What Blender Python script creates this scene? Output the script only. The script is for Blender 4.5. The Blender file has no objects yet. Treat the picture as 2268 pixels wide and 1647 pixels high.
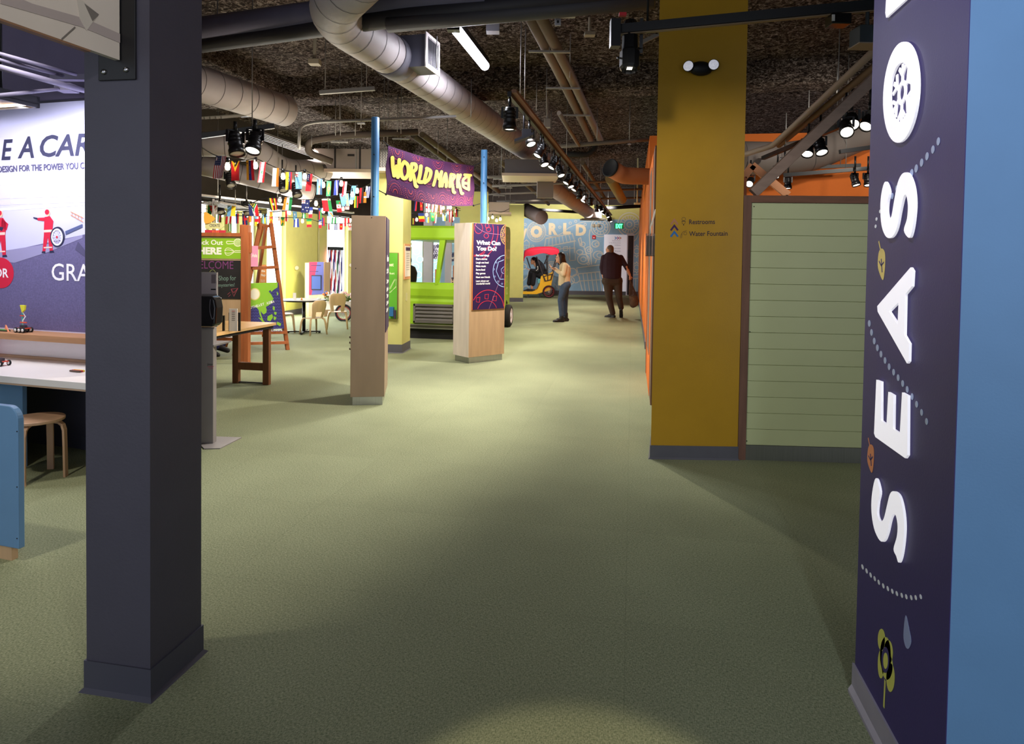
import bpy, bmesh, math, random
from mathutils import Vector, Matrix, Euler
random.seed(7)
SC = bpy.context.scene
COL = SC.collection
PI = math.pi
# ------------------------------------------------------------------ camera
IW, IH, FPX = 2268.0, 1647.0, 1450.0
YAW, PITCH, ROLL = math.atan(266/1450), 0.0276, 0.014
SHX, SHY = 0.0, -(823.5 - FPX*math.tan(PITCH) - 565.0)/IW*-1.0
SHY = (565.0 - (823.5 - FPX*math.tan(PITCH)))/IW
CAM = Vector((0, 0, 1.5))
RM = (Matrix.Rotation(YAW, 3, 'Z') @ Matrix.Rotation(PI/2 - PITCH, 3, 'X') @ Matrix.Rotation(ROLL, 3, 'Z'))
cd = bpy.data.cameras.new('camera'); cam = bpy.data.objects.new('camera', cd); COL.objects.link(cam)
cam.matrix_world = Matrix.Translation(CAM) @ RM.to_4x4()
cd.sensor_fit = 'HORIZONTAL'; cd.sensor_width = 36.0; cd.lens = 36.0*FPX/IW
cd.shift_x = SHX; cd.shift_y = SHY; cd.clip_start = 0.05; cd.clip_end = 200
SC.camera = cam
FWD = Vector((-math.sin(YAW), math.cos(YAW), 0)); RGT = Vector((math.cos(YAW), math.sin(YAW), 0))
# ------------------------------------------------------------------ world, exposure
w = bpy.data.worlds.new('world'); SC.world = w; w.use_nodes = True
wb = w.node_tree.nodes['Background']; wb.inputs[0].default_value = (0.62, 0.66, 0.75, 1); wb.inputs[1].default_value = 0.8
SC.view_settings.view_transform = 'Standard'; SC.view_settings.look = 'None'
SC.view_settings.gamma = 1.0; SC.view_settings.use_curve_mapping = False
SC.view_settings.exposure = 0.95
SC.cycles.max_bounces = 8; SC.cycles.diffuse_bounces = 4; SC.cycles.transparent_max_bounces = 12
SC.cycles.sample_clamp_indirect = 6.0; SC.cycles.use_denoising = True
SC.cycles.caustics_reflective = False; SC.cycles.caustics_refractive = False
# ------------------------------------------------------------------ pixel <-> world
def ray(px, py):
    return RM @ Vector(((px - IW/2)/FPX + SHX*IW/FPX, -(py - IH/2)/FPX + SHY*IW/FPX, -1.0))
def P(px, py, z=0.0):
    d = ray(px, py); t = (z - CAM.z)/d.z; return CAM + d*t
def D(px, py, dep):
    d = ray(px, py); return CAM + d*(dep/d.dot(FWD))
def proj(p):
    q = RM.transposed() @ (Vector(p) - CAM)
    return (IW/2 + FPX*q.x/-q.z - SHX*IW, IH/2 - FPX*q.y/-q.z + SHY*IW)
def ZAT(p, py):
    z0, z1 = 0.0, 3.0
    for _ in range(6):
        f0 = proj((p[0], p[1], z0))[1] - py; f1 = proj((p[0], p[1], z1))[1] - py
        if abs(f1 - f0) < 1e-9: break
        z0, z1 = z1, z1 - f1*(z1 - z0)/(f1 - f0)
    return z1
def dep(p): return (Vector(p) - CAM).dot(FWD)
class Fr:
    """a vertical plane frame: origin o, right r, up u, normal n (towards the viewer)"""
    def __init__(s, o, r, n=None, u=(0, 0, 1)):
        s.o = Vector(o); s.r = Vector(r).normalized(); s.u = Vector(u).normalized()
        s.n = (Vector(n) if n is not None else s.r.cross(s.u)).normalized()
    def pt(s, x, y, d=0.0): return s.o + s.r*x + s.u*y + s.n*d
    def hit(s, px, py, d=0.0):
        dr = ray(px, py); o = s.o + s.n*d
        t = (o - CAM).dot(s.n)/dr.dot(s.n); return CAM + dr*t
    def at(s, px, py):
        q = s.hit(px, py) - s.o; return (q.dot(s.r), q.dot(s.u))
    def off(s, d): return Fr(s.o + s.n*d, s.r, s.n, s.u)
def frab(A, B):
    A = Vector(A); B = Vector(B); r = (B - A); r.z = 0
    return Fr(A, r)
# ------------------------------------------------------------------ materials
def lin(c): 
    c = c/255.0
    return c/12.92 if c <= 0.04045 else ((c + 0.055)/1.055)**2.4
MATS = {}
def mat(name, rgb, rough=0.6, metal=0.0, var=0.06, scale=6.0, bump=0.0, bscale=60.0, emit=None, es=0.0, spec=0.5, coords='Object', wood=0.0, trans=0.0, alpha=1.0, ior=1.45, stretch=None):
    if name in MATS: return MATS[name]
    m = bpy.data.materials.new(name); m.use_nodes = True; nt = m.node_tree; N = nt.nodes; L = nt.links
    b = N['Principled BSDF']; c = [lin(v) for v in rgb]
    b.inputs['Roughness'].default_value = rough; b.inputs['Metallic'].default_value = metal
    b.inputs['Specular IOR Level'].default_value = spec; b.inputs['IOR'].default_value = ior
    tc = N.new('ShaderNodeTexCoord'); mp = N.new('ShaderNodeMapping'); L.new(tc.outputs[coords], mp.inputs[0])
    if stretch: mp.inputs['Scale'].default_value = stretch
    if var > 0 or wood > 0:
        nz = N.new('ShaderNodeTexNoise'); nz.inputs['Scale'].default_value = scale; nz.inputs['Detail'].default_value = 4
        L.new(mp.outputs[0], nz.inputs[0])
        cr = N.new('ShaderNodeValToRGB')
        lo = [max(0, v*(1 - var*1.6 - wood)) for v in c]; hi = [min(1, v*(1 + var*1.6 + wood*0.5)) for v in c]
        cr.color_ramp.elements[0].position = 0.3; cr.color_ramp.elements[0].color = (*lo, 1)
        cr.color_ramp.elements[1].position = 0.7; cr.color_ramp.elements[1].color = (*hi, 1)
        L.new(nz.outputs[0], cr.inputs[0]); L.new(cr.outputs[0], b.inputs['Base Color'])
    else: b.inputs['Base Color'].default_value = (*c, 1)
    if bump > 0:
        n2 = N.new('ShaderNodeTexNoise'); n2.inputs['Scale'].default_value = bscale; n2.inputs['Detail'].default_value = 3
        L.new(mp.outputs[0], n2.inputs[0]); bp = N.new('ShaderNodeBump'); bp.inputs['Strength'].default_value = bump; bp.inputs['Distance'].default_value = 0.02
        L.new(n2.outputs[0], bp.inputs['Height']); L.new(bp.outputs[0], b.inputs['Normal'])
    if emit is not None:
        b.inputs['Emission Color'].default_value = (*[lin(v) for v in emit], 1); b.inputs['Emission Strength'].default_value = es
    if trans > 0: b.inputs['Transmission Weight'].default_value = trans
    if alpha < 1: b.inputs['Alpha'].default_value = alpha
    MATS[name] = m; return m
def C_(rgb, **k):
    nm = 'paint_%d_%d_%d_%s' % (rgb[0], rgb[1], rgb[2], '_'.join(f'{a}{b}' for a, b in sorted(k.items())))
    return mat(nm, rgb, **k)
def wood(name, rgb, amt=0.18, st=(14, 14, 1.2), rough=0.55): return mat(name, rgb, rough=rough, var=0.03, wood=amt, scale=1.6, stretch=st, bump=0.05, bscale=30)
# ------------------------------------------------------------------ mesh builder
class MB:
    def __init__(s): s.v = []; s.f = []; s.m = []; s.sm = []
    def add(s, vs, fs, m=0, smooth=False):
        o = len(s.v); s.v += [Vector(a) for a in vs]
        for f in fs: s.f.append([i + o for i in f]); s.m.append(m); s.sm.append(smooth)
    def box(s, x0, y0, z0, x1, y1, z1, m=0):
        a, b = sorted((x0, x1)); c, d = sorted((y0, y1)); e, g = sorted((z0, z1))
        s.obox(Vector(((a+b)/2, (c+d)/2, (e+g)/2)), (b-a, d-c, g-e), m=m)
    def obox(s, c, size, rx=(1, 0, 0), ry=None, rz=None, m=0):
        rx = Vector(rx).normalized(); rz = Vector(rz).normalized() if rz is not None else None
        if ry is None and rz is None: rz = Vector((0, 0, 1))
        if ry is None: ry = rz.cross(rx).normalized()
        else: ry = Vector(ry).normalized()
        if rz is None: rz = rx.cross(ry).normalized()
        c = Vector(c); vs = []
        for k in (-1, 1):
            for j in (-1, 1):
                for i in (-1, 1): vs.append(c + rx*(i*size[0]/2) + ry*(j*size[1]/2) + rz*(k*size[2]/2))
        s.add(vs, [(0,2,3,1),(4,5,7,6),(0,1,5,4),(2,6,7,3),(0,4,6,2),(1,3,7,5)], m)
    def bar(s, a, b, w, h=None, up=(0, 0, 1), m=0):
        a = Vector(a); b = Vector(b); d = b - a; h = h or w; up = Vector(up)
        if abs(d.normalized().dot(up)) > 0.98: up = Vector((1, 0, 0))
        r = d.cross(up).normalized(); u = r.cross(d).normalized()
        s.obox((a+b)/2, (d.length, w, h), rx=d, ry=r, rz=u, m=m)
    def tube(s, pts, r, n=10, m=0, cap=True, smooth=True):
        pts = [Vector(p) for p in pts]; k = len(pts); rr = r if isinstance(r, (list, tuple)) else [r]*k
        t = [(pts[min(i+1, k-1)] - pts[max(i-1, 0)]).normalized() for i in range(k)]
        a = Vector((0, 0, 1)) if abs(t[0].z) < 0.9 else Vector((1, 0, 0))
        u = t[0].cross(a).normalized(); vs = []
        for i in range(k):
            u = (u - t[i]*u.dot(t[i]))
            u = u.normalized() if u.length > 1e-6 else t[i].orthogonal().normalized()
            w_ = t[i].cross(u)
            for j in range(n):
                an = 2*PI*j/n; vs.append(pts[i] + (u*math.cos(an) + w_*math.sin(an))*rr[i])
        fs = [(i*n+j, i*n+(j+1) % n, (i+1)*n+(j+1) % n, (i+1)*n+j) for i in range(k-1) for j in range(n)]
        s.add(vs, fs, m, smooth)
        if cap:
            o = len(s.v) - k*n
            s.f.append([o + j for j in range(n)][::-1]); s.m.append(m); s.sm.append(False)
            s.f.append([o + (k-1)*n + j for j in range(n)]); s.m.append(m); s.sm.append(False)
    def lathe(s, c, prof, n=24, m=0, axis=(0, 0, 1), smooth=True):
        c = Vector(c); ax = Vector(axis).normalized(); u = ax.orthogonal().normalized(); w_ = ax.cross(u); vs = []
        for (r, h) in prof:
            for j in range(n):
                an = 2*PI*j/n; vs.append(c + ax*h + (u*math.cos(an) + w_*math.sin(an))*r)
        k = len(prof)
        s.add(vs, [(i*n+j, i*n+(j+1) % n, (i+1)*n+(j+1) % n, (i+1)*n+j) for i in range(k-1) for j in range(n)], m, smooth)
    def ell(s, c, r, n=14, m=0, rot=None):
        c = Vector(c); r = Vector(r) if not isinstance(r, (int, float)) else Vector((r, r, r)); vs = []; h = n//2
        for i in range(h+1):
            ph = PI*i/h
            for j in range(n):
                th = 2*PI*j/n; q = Vector((r.x*math.sin(ph)*math.cos(th), r.y*math.sin(ph)*math.sin(th), r.z*math.cos(ph)))
                if rot is not None: q = rot @ q
                vs.append(c + q)
        s.add(vs, [(i*n+j, (i+1)*n+j, (i+1)*n+(j+1) % n, i*n+(j+1) % n) for i in range(h) for j in range(n)], m, True)
    def prism(s, pts, d, m=0, mside=None):
        """closed 3-D outline (planar) extruded by vector d"""
        pts = [Vector(p) for p in pts]; k = len(pts); d = Vector(d)
        vs = pts + [p + d for p in pts]
        s.add(vs, [tuple(range(k))[::-1], tuple(range(k, 2*k))], m)
        o = len(s.v) - 2*k
        for i in range(k): s.f.append([o+i, o+(i+1) % k, o+k+(i+1) % k, o+k+i]); s.m.append(m if mside is None else mside); s.sm.append(False)
    def fpoly(s, fr, pts, d0=0.0, th=0.002, m=0):
        s.prism([fr.pt(x, y, d0) for x, y in pts], fr.n*th, m)
    def frect(s, fr, x0, y0, x1, y1, d0=0.0, th=0.002, m=0): s.fpoly(fr, [(x0, y0), (x1, y0), (x1, y1), (x0, y1)], d0, th, m)
    def fell(s, fr, cx, cy, rx, ry=None, d0=0.0, th=0.002, m=0, n=28, rot=0.0):
        ry = ry or rx; ca, sa = math.cos(rot), math.sin(rot)
        s.fpoly(fr, [(cx + rx*math.cos(a)*ca - ry*math.sin(a)*sa, cy + rx*math.cos(a)*sa + ry*math.sin(a)*ca) for a in [2*PI*i/n for i in range(n)]], d0, th, m)
    def line(s, fr, pts, wd, d0=0.0, th=0.001, m=0, closed=False, taper=None):
        """flat ribbon along 2-D points in a frame"""
        n = len(pts); pts = [Vector((p[0], p[1])) for p in pts]; L_, R_ = [], []
        for i in range(n):
            if closed: a, b = pts[(i-1) % n], pts[(i+1) % n]
            else: a, b = pts[max(i-1, 0)], pts[min(i+1, n-1)]
            t = (b - a); t = t.normalized() if t.length > 1e-9 else Vector((1, 0)); q = Vector((-t.y, t.x))
            k_ = 1.0
            if 0 < i < n-1 or closed:
                t1 = (pts[i] - pts[(i-1) % n]); 
                if t1.length > 1e-9: k_ = min(1.6, 1/max(0.5, abs(t1.normalized().dot(t))))
            wi = wd/2*k_*(taper[i] if taper else 1)
            L_.append(pts[i] + q*wi); R_.append(pts[i] - q*wi)
        vs = [fr.pt(p.x, p.y, d0 + th) for p in L_] + [fr.pt(p.x, p.y, d0 + th) for p in R_]
        vs += [fr.pt(p.x, p.y, d0) for p in L_] + [fr.pt(p.x, p.y, d0) for p in R_]
        fs = []
        for i in range(n if closed else n-1):
            j = (i+1) % n; fs += [(i, n+i, n+j, j), (2*n+i, i, j, 2*n+j), (n+i, 3*n+i, 3*n+j, n+j)]
        s.add(vs, fs, m)
    def ring(s, fr, cx, cy, r, wd, m=0, n=32, ry=None, a0=0, a1=2*PI, d0=0.0, th=0.001, rot=0.0):
        ry = ry or r; full = abs(a1 - a0 - 2*PI) < 1e-6; ca, sa = math.cos(rot), math.sin(rot)
        k = n if full else n+1
        pts = []
        for i in range(k):
            a = a0 + (a1-a0)*i/n; x, y = r*math.cos(a), ry*math.sin(a); pts.append((cx + x*ca - y*sa, cy + x*sa + y*ca))
        s.line(fr, pts, wd, d0, th, m, closed=full)
    def text(s, fr, t, x, y, size, m=0, d0=0.0, th=0.002, align='LEFT', bold=0.0, sx=1.0, shear=0.0, rot=0.0, space=1.0, fit=None, lsp=1.0):
        c = bpy.data.curves.new('t', 'FONT'); c.body = t; c.size = size; c.align_x = align; c.offset = bold*size
        c.space_character = space; c.shear = shear; c.resolution_u = 3; c.space_line = lsp
        o = bpy.data.objects.new('t', c); COL.objects.link(o)
        me = bpy.data.meshes.new_from_object(o.evaluated_get(bpy.context.evaluated_depsgraph_get()))
        bpy.data.objects.remove(o); bpy.data.curves.remove(c)
        if not me.vertices: return
        if fit:
            xs = [v.co.x for v in me.vertices]; wd = max(xs) - min(xs); sx = fit/max(wd, 1e-6)
            x0 = min(xs) if align == 'LEFT' else 0
        else: x0 = 0
        ca, sa = math.cos(rot), math.sin(rot)
        vs = []
        for v in me.vertices:
            a, b = (v.co.x - x0)*sx, v.co.y; vs.append(fr.pt(x + a*ca - b*sa, y + a*sa + b*ca, d0 + th))
        s.add(vs, [tuple(p.vertices) for p in me.polygons], m)
        # letter sides
        ed = {}
        for p in me.polygons:
            q = list(p.vertices)
            for i in range(len(q)):
                k = (q[i], q[(i+1) % len(q)]); 
                if (k[1], k[0]) in ed: del ed[(k[1], k[0])]
                else: ed[k] = 1
        if th > 0.0015:
            o = len(s.v) - len(vs); nb = len(vs)
            s.v += [v - fr.n*th for v in vs]
            for (i, j) in ed: s.f.append([o+j, o+i, o+nb+i, o+nb+j]); s.m.append(m); s.sm.append(False)
        bpy.data.meshes.remove(me)
    def build(s, name, mats, parent=None, bevel=0.0, smooth=None, seg=2, remesh=0.0, fix=True):
        me = bpy.data.meshes.new(name); loc = Vector((0, 0, 0))
        if parent is not None:
            q = parent
            while q is not None: loc += q.location; q = q.parent
        me.from_pydata([tuple(v - loc) for v in s.v], [], s.f)
        if not isinstance(mats, (list, tuple)): mats = [mats]
        for m_ in mats: me.materials.append(m_)
        me.polygons.foreach_set('material_index', [min(i, len(mats)-1) for i in s.m])
        me.polygons.foreach_set('use_smooth', [bool(x if smooth is None else smooth) for x in s.sm])
        if fix:
            bm = bmesh.new(); bm.from_mesh(me); bmesh.ops.recalc_face_normals(bm, faces=bm.faces); bm.to_mesh(me); bm.free()
        me.update()
        o = bpy.data.objects.new(name, me); COL.objects.link(o)
        if parent is not None: o.parent = parent
        if bevel > 0:
            b = o.modifiers.new('bevel', 'BEVEL'); b.width = bevel; b.segments = seg; b.limit_method = 'ANGLE'; b.angle_limit = 0.7
        if remesh > 0:
            r = o.modifiers.new('remesh', 'REMESH'); r.mode = 'VOXEL'; r.voxel_size = remesh; r.use_smooth_shade = True
            q = o.modifiers.new('smooth', 'SMOOTH'); q.iterations = 3; q.factor = 0.5
        return o
def tag(o, label=None, cat=None, group=None, kind=None):
    if label: o['label'] = label
    if cat: o['category'] = cat
    if group: o['group'] = group
    if kind: o['kind'] = kind
    return o
def thing(name, label, cat, loc, group=None, rz=0.0):
    o = bpy.data.objects.new(name, None); COL.objects.link(o); o.empty_display_size = 0.1
    o.location = Vector(loc); o.rotation_euler = (0, 0, rz); return tag(o, label, cat, group)
def dup(root, loc, label=None, group=None, rot=None):
    def cp(o, par):
        c = o.copy(); COL.objects.link(c); c.parent = par
        for ch in kids.get(o.name, []): cp(ch, c)
        return c
    kids = {}
    st = [root]
    while st:
        q = st.pop(); kids[q.name] = list(q.children); st += kids[q.name]
    r = cp(root, None); r.location = Vector(loc)
    if rot is not None: r.rotation_euler = rot
    if label: r['label'] = label
    if group: r['group'] = group
    return r
def lamp(kind, name, loc, aim, energy, color=(1, 1, 1), size=0.1, angle=60, blend=0.5, parent=None, sy=None):
    l = bpy.data.lights.new(name, kind); l.energy = energy; l.color = color
    if kind == 'SPOT': l.spot_size = math.radians(angle); l.spot_blend = blend; l.shadow_soft_size = size
    elif kind == 'AREA':
        l.shape = 'RECTANGLE'; l.size = size; l.size_y = sy or size
    else: l.shadow_soft_size = size
    o = bpy.data.objects.new(name, l); COL.objects.link(o); o.location = Vector(loc)
    if aim is not None: o.rotation_euler = (Vector(aim) - Vector(loc)).to_track_quat('-Z', 'Y').to_euler()
    if parent is not None:
        o.parent = parent; o.matrix_parent_inverse = Matrix.Translation(-parent.location)
    return o
# ------------------------------------------------------------------ materials used in many places
M_FLOOR = None
def floor_mat():
    m = bpy.data.materials.new('carpet_tile'); m.use_nodes = True; nt = m.node_tree; N = nt.nodes; L = nt.links; b = N['Principled BSDF']
    tc = N.new('ShaderNodeTexCoord'); b.inputs['Roughness'].default_value = 0.9; b.inputs['Specular IOR Level'].default_value = 0.15
    def noise(sc, st, det=3):
        mp = N.new('ShaderNodeMapping'); mp.inputs['Scale'].default_value = st; mp.inputs['Rotation'].default_value = (0, 0, 0.1); L.new(tc.outputs['Object'], mp.inputs[0])
        n = N.new('ShaderNodeTexNoise'); n.inputs['Scale'].default_value = sc; n.inputs['Detail'].default_value = det; L.new(mp.outputs[0], n.inputs[0]); return n
    n1 = noise(90, (1, 3.2, 1)); n2 = noise(90, (3.2, 1, 1)); n3 = noise(2.2, (1, 1, 1))
    mx = N.new('ShaderNodeMix'); mx.data_type = 'FLOAT'; mx.inputs[0].default_value = 0.5; L.new(n1.outputs[0], mx.inputs[2]); L.new(n2.outputs[0], mx.inputs[3])
    cr = N.new('ShaderNodeValToRGB'); e = cr.color_ramp.elements
    e[0].position = 0.36; e[0].color = (lin(98), lin(107), lin(78), 1); e[1].position = 0.64; e[1].color = (lin(160), lin(163), lin(130), 1)
    L.new(mx.outputs[0], cr.inputs[0])
    # carpet-tile seams
    br = N.new('ShaderNodeTexBrick'); br.inputs['Scale'].default_value = 1.0; br.inputs['Mortar Size'].default_value = 0.002; br.inputs['Brick Width'].default_value = 0.9; br.inputs['Row Height'].default_value = 0.9
    br.offset = 0.0; br.inputs['Color1'].default_value = (1, 1, 1, 1); br.inputs['Color2'].default_value = (0.95, 0.95, 0.95, 1); br.inputs['Mortar'].default_value = (0.86, 0.86, 0.86, 1)
    L.new(tc.outputs['Object'], br.inputs['Vector'])
    m2 = N.new('ShaderNodeMix'); m2.data_type = 'RGBA'; m2.blend_type = 'MULTIPLY'; m2.inputs[0].default_value = 1.0
    L.new(cr.outputs[0], m2.inputs[6]); L.new(br.outputs[0], m2.inputs[7])
    m3 = N.new('ShaderNodeMix'); m3.data_type = 'RGBA'; m3.blend_type = 'OVERLAY'; m3.inputs[0].default_value = 0.12
    L.new(m2.outputs[2], m3.inputs[6]); L.new(n3.outputs[0], m3.inputs[7]); L.new(m3.outputs[2], b.inputs['Base Color'])
    bp = N.new('ShaderNodeBump'); bp.inputs['Strength'].default_value = 0.15; bp.inputs['Distance'].default_value = 0.01; L.new(mx.outputs[0], bp.inputs['Height']); L.new(bp.outputs[0], b.inputs['Normal'])
    return m
def ceil_mat():
    m = bpy.data.materials.new('sprayed_fireproofing'); m.use_nodes = True; nt = m.node_tree; N = nt.nodes; L = nt.links; b = N['Principled BSDF']
    tc = N.new('ShaderNodeTexCoord'); b.inputs['Roughness'].default_value = 1.0; b.inputs['Specular IOR Level'].default_value = 0.05
    mp = N.new('ShaderNodeMapping'); mp.inputs['Scale'].default_value = (1, 1, 2.0); L.new(tc.outputs['Object'], mp.inputs[0])
    n = N.new('ShaderNodeTexNoise'); n.inputs['Scale'].default_value = 17; n.inputs['Detail'].default_value = 7; n.inputs['Roughness'].default_value = 0.75; n.inputs['Distortion'].default_value = 1.2; L.new(mp.outputs[0], n.inputs[0])
    cr = N.new('ShaderNodeValToRGB'); e = cr.color_ramp.elements; e[0].position = 0.44; e[0].color = (lin(52), lin(43), lin(40), 1); e[1].position = 0.63; e[1].color = (lin(215), lin(200), lin(190), 1)
    q = e.new(0.52); q.color = (lin(118), lin(102), lin(92), 1)
    L.new(n.outputs[0], cr.inputs[0]); L.new(cr.outputs[0], b.inputs['Base Color'])
    bp = N.new('ShaderNodeBump'); bp.inputs['Strength'].default_value = 1.0; bp.inputs['Distance'].default_value = 0.12; L.new(n.outputs[0], bp.inputs['Height']); L.new(bp.outputs[0], b.inputs['Normal'])
    return m
M_FL = floor_mat(); M_CEIL = ceil_mat()
M_LIME = mat('pale_lime_wall_paint', (206, 202, 124), rough=0.7, var=0.02, bump=0.05, bscale=150)
M_DKW = mat('dark_umber_paint', (58, 50, 46), rough=0.9, var=0.08)
M_ORG = mat('orange_wall_paint', (222, 112, 28), rough=0.7, var=0.02)
M_NAVY = mat('charcoal_navy_paint', (70, 68, 80), rough=0.5, var=0.03, bump=0.05, bscale=120)
M_NAVY2 = mat('charcoal_rubber_base', (70, 70, 82), rough=0.45, var=0.02)
M_MUST = mat('mustard_yellow_paint', (186, 142, 36), rough=0.32, var=0.02, bump=0.04, bscale=140)
M_BASE = mat('grey_rubber_base', (92, 90, 98), rough=0.55, var=0.03)
M_WHITE = mat('white_paint', (235, 235, 232), rough=0.6, var=0.01)
M_BLACK = mat('black_metal', (20, 20, 22), rough=0.4, var=0.02)
M_BLKM = mat('black_matte', (24, 23, 24), rough=0.8, var=0.02)
M_STEEL = mat('stainless_steel', (176, 176, 180), rough=0.28, metal=1.0, var=0.04, scale=3, stretch=(30, 30, 1))
M_GALV = mat('galvanised_steel', (150, 148, 146), rough=0.5, metal=0.5, var=0.06)
M_DUCT = mat('painted_duct', (168, 160, 162), rough=0.6, var=0.03)
M_PIPE = mat('dark_pipe', (70, 66, 66), rough=0.6, var=0.06)
M_SEAM = mat('duct_seam', (70, 66, 68), rough=0.7, var=0.0)
M_BIRCH = mat('birch_ply', (190, 158, 122), rough=0.5, var=0.02, wood=0.10, scale=1.4, stretch=(9, 9, 1.0), bump=0.03, bscale=30)
M_BIRCHL = mat('pale_birch_ply', (222, 208, 196), rough=0.5, var=0.02, wood=0.08, scale=1.4, stretch=(9, 9, 1.0))
M_CEDAR = mat('cedar_wood', (164, 92, 52), rough=0.5, var=0.02, wood=0.2, scale=1.6, stretch=(14, 14, 1.2))
M_OAK = mat('oak_wood', (176, 130, 92), rough=0.5, var=0.02, wood=0.15, scale=1.6, stretch=(1.5, 16, 16))
M_WALN = mat('greyed_brown_wood', (120, 86, 70), rough=0.55, var=0.02, wood=0.2, scale=1.8, stretch=(14, 14, 1.2))
M_PURP = mat('deep_purple_print', (48, 30, 66), rough=0.45, var=0.02)
def st(name, mb, m, **k): o = mb.build(name, m, **k); return tag(o, kind='structure')
# ------------------------------------------------------------------ floor, ceiling, walls
b = MB(); b.box(-16, -3, -0.1, 9, 30, 0); st('floor', b, M_FL)
# ceiling with uneven sprayed surface
b = MB(); nx, ny = 110, 150; vs = []
rnd = random.Random(3)
from mathutils import noise as mno
for j in range(ny+1):
    for i in range(nx+1):
        x = -16 + 25*i/nx; y = -3 + 33*j/ny
        vs.append((x, y, 4.2 + 0.05*mno.noise(Vector((x*1.3, y*1.3, 0))) + 0.03*mno.noise(Vector((x*4, y*4, 3)))))
b.add(vs, [(j*(nx+1)+i, (j+1)*(nx+1)+i, (j+1)*(nx+1)+i+1, j*(nx+1)+i+1) for j in range(ny) for i in range(nx)], 0, True)
b.box(-16, -3, 4.35, 9, 30, 4.5)
st('ceiling', b, M_CEIL, fix=False)
b = MB()
for yy in (3.4, 9.4, 15.5, 21.5):
    b.box(-16, yy, 3.86, 9, yy+0.55, 4.3)
for xx in (-5.9,):
    b.box(xx, -3, 3.92, xx+0.5, 30, 4.3)
st('ceiling_beams', b, M_CEIL, bevel=0.08)
# back wall with mural : nearly square to the camera
MA = D(1100, 653, 25.5); MA.z = 0; MBp = D(1440, 650, 25.5); MBp.z = 0
F_MUR = frab(MA, MBp)
def wallf(name, fr, x0, x1, z0, z1, m, th=0.15):
    b = MB(); b.fpoly(fr, [(x0, z0), (x1, z0), (x1, z1), (x0, z1)], -th, th, 0); return st(name, b, m)
wallf('wall_back', F_MUR, -12, 12, 0, 3.5, M_LIME)
wallf('wall_back_upper', F_MUR, -12, 12, 3.5, 4.4, M_DKW)
# left wall: windows with glowing roller shades between lime piers, x = -8
XL = -8.0
def ywin(px): # Y where the column px meets x = XL
    d = ray(px, 600); return CAM.y + d.y*(XL - CAM.x)/d.x
wins = [(430, 470), (478, 497), (513, 536), (553, 573), (591, 633), (724, 771)]
F_LW = Fr((XL, 0, 0), (0, 1, 0), (1, 0, 0))
ys = [(ywin(a), ywin(c)) for a, c in wins]
b = MB(); prev = -3.0; Z0, Z1 = 0.0, 2.5
for (a, c) in ys:
    b.box(XL-0.25, prev, 0, XL, a, Z1); b.box(XL-0.25, a, 0, XL, c, 0.12); prev = c
b.box(XL-0.25, prev, 0, XL, 30, Z1)
st('wall_left', b, M_LIME)
b = MB(); b.box(XL-0.25, -3, Z1, XL+0.02, 30, 4.3); st('wall_left_upper', b, M_DKW)
M_SHADE = mat('bright_roller_shade', (250, 250, 248), rough=0.9, var=0, emit=(240, 246, 255), es=2.6)
for i, (a, c) in enumerate(ys):
    b = MB(); b.box(XL-0.2, a, 0.12, XL-0.16, c, Z1)
    o = b.build('window_%d' % (i+1), M_SHADE); tag(o, kind='structure')
    f = MB(); f.box(XL-0.16, a, 0.12, XL-0.1, a+0.05, Z1); f.box(XL-0.16, c-0.05, 0.12, XL-0.1, c, Z1); f.box(XL-0.16, a, 0.12, XL-0.08, c, 0.17); f.build('window_frame', M_WHITE, o)
    lamp('AREA', 'daylight', (XL+0.1, (a+c)/2, 1.5), (0, (a+c)/2, 1.2), 20*(c-a)*2.5, (0.9, 0.95, 1.0), size=c-a, sy=2.4)
b = MB(); prev = -3.0
b.box(XL, -3, 0, XL+0.02, 30, 0.12)
st('baseboard_left', b, M_BASE)
b = MB(); b.fpoly(F_MUR, [(-12, 0), (12, 0), (12, 0.15), (-12, 0.15)], 0, 0.02); st('baseboard_back', b, M_BASE)
# right: orange room behind, far corridor side
XO = 0.24
b = MB(); b.box(XO, 10.86, 0, 8.5, 11.0, 3.46); b.box(XO, 11.0, 0, XO+0.14, 27.5, 3.46)
st('wall_right', b, M_ORG)
b = MB(); b.box(8.3, -3, 0, 8.5, 11, 4.3); st('wall_right_far', b, M_DKW)
b = MB(); b.box(XO-0.015, 10.86, 0, XO, 27.5, 0.12); st('baseboard_right', b, M_BASE)
# ------------------------------------------------------------------ charcoal column, front left
def column(name, A, B, dp, m, mbase, hb=0.1, ztop=4.25, label=None, flare=0.012, skew=None):
    """A left floor corner, B right floor corner of the front face, depth dp away from viewer"""
    fr = frab(A, B); wdt = (Vector(B)-Vector(A)).length; n = fr.n
    if skew is not None: fr.n = Vector(skew).normalized()
    b = MB(); b.fpoly(fr, [(0, 0), (wdt, 0), (wdt, ztop), (0, ztop)], -dp, dp)
    o = st(name, b, m)
    if label: o['label'] = label; o['category'] = 'column'
    t = 0.006; q = MB()
    for (z0, z1, e0, e1) in ((0.012, hb, t, t), (0, 0.012, t+flare, t)):
        vs = []
        for z, e in ((z0, e0), (z1, e1)):
            for (x, d) in ((-e, e), (wdt+e, e), (wdt+e, -dp-e), (-e, -dp-e)): vs.append(fr.pt(x, z, d))
        q.add(vs, [(0,1,2,3), (4,7,6,5), (0,4,5,1), (1,5,6,2), (2,6,7,3), (3,7,4,0)])
    q.build('column_base', mbase, o)
    return o, fr, wdt
A = P(184, 1535); B = P(333, 1549)
A = Vector((B.x - 0.245, B.y, 0))
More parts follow.
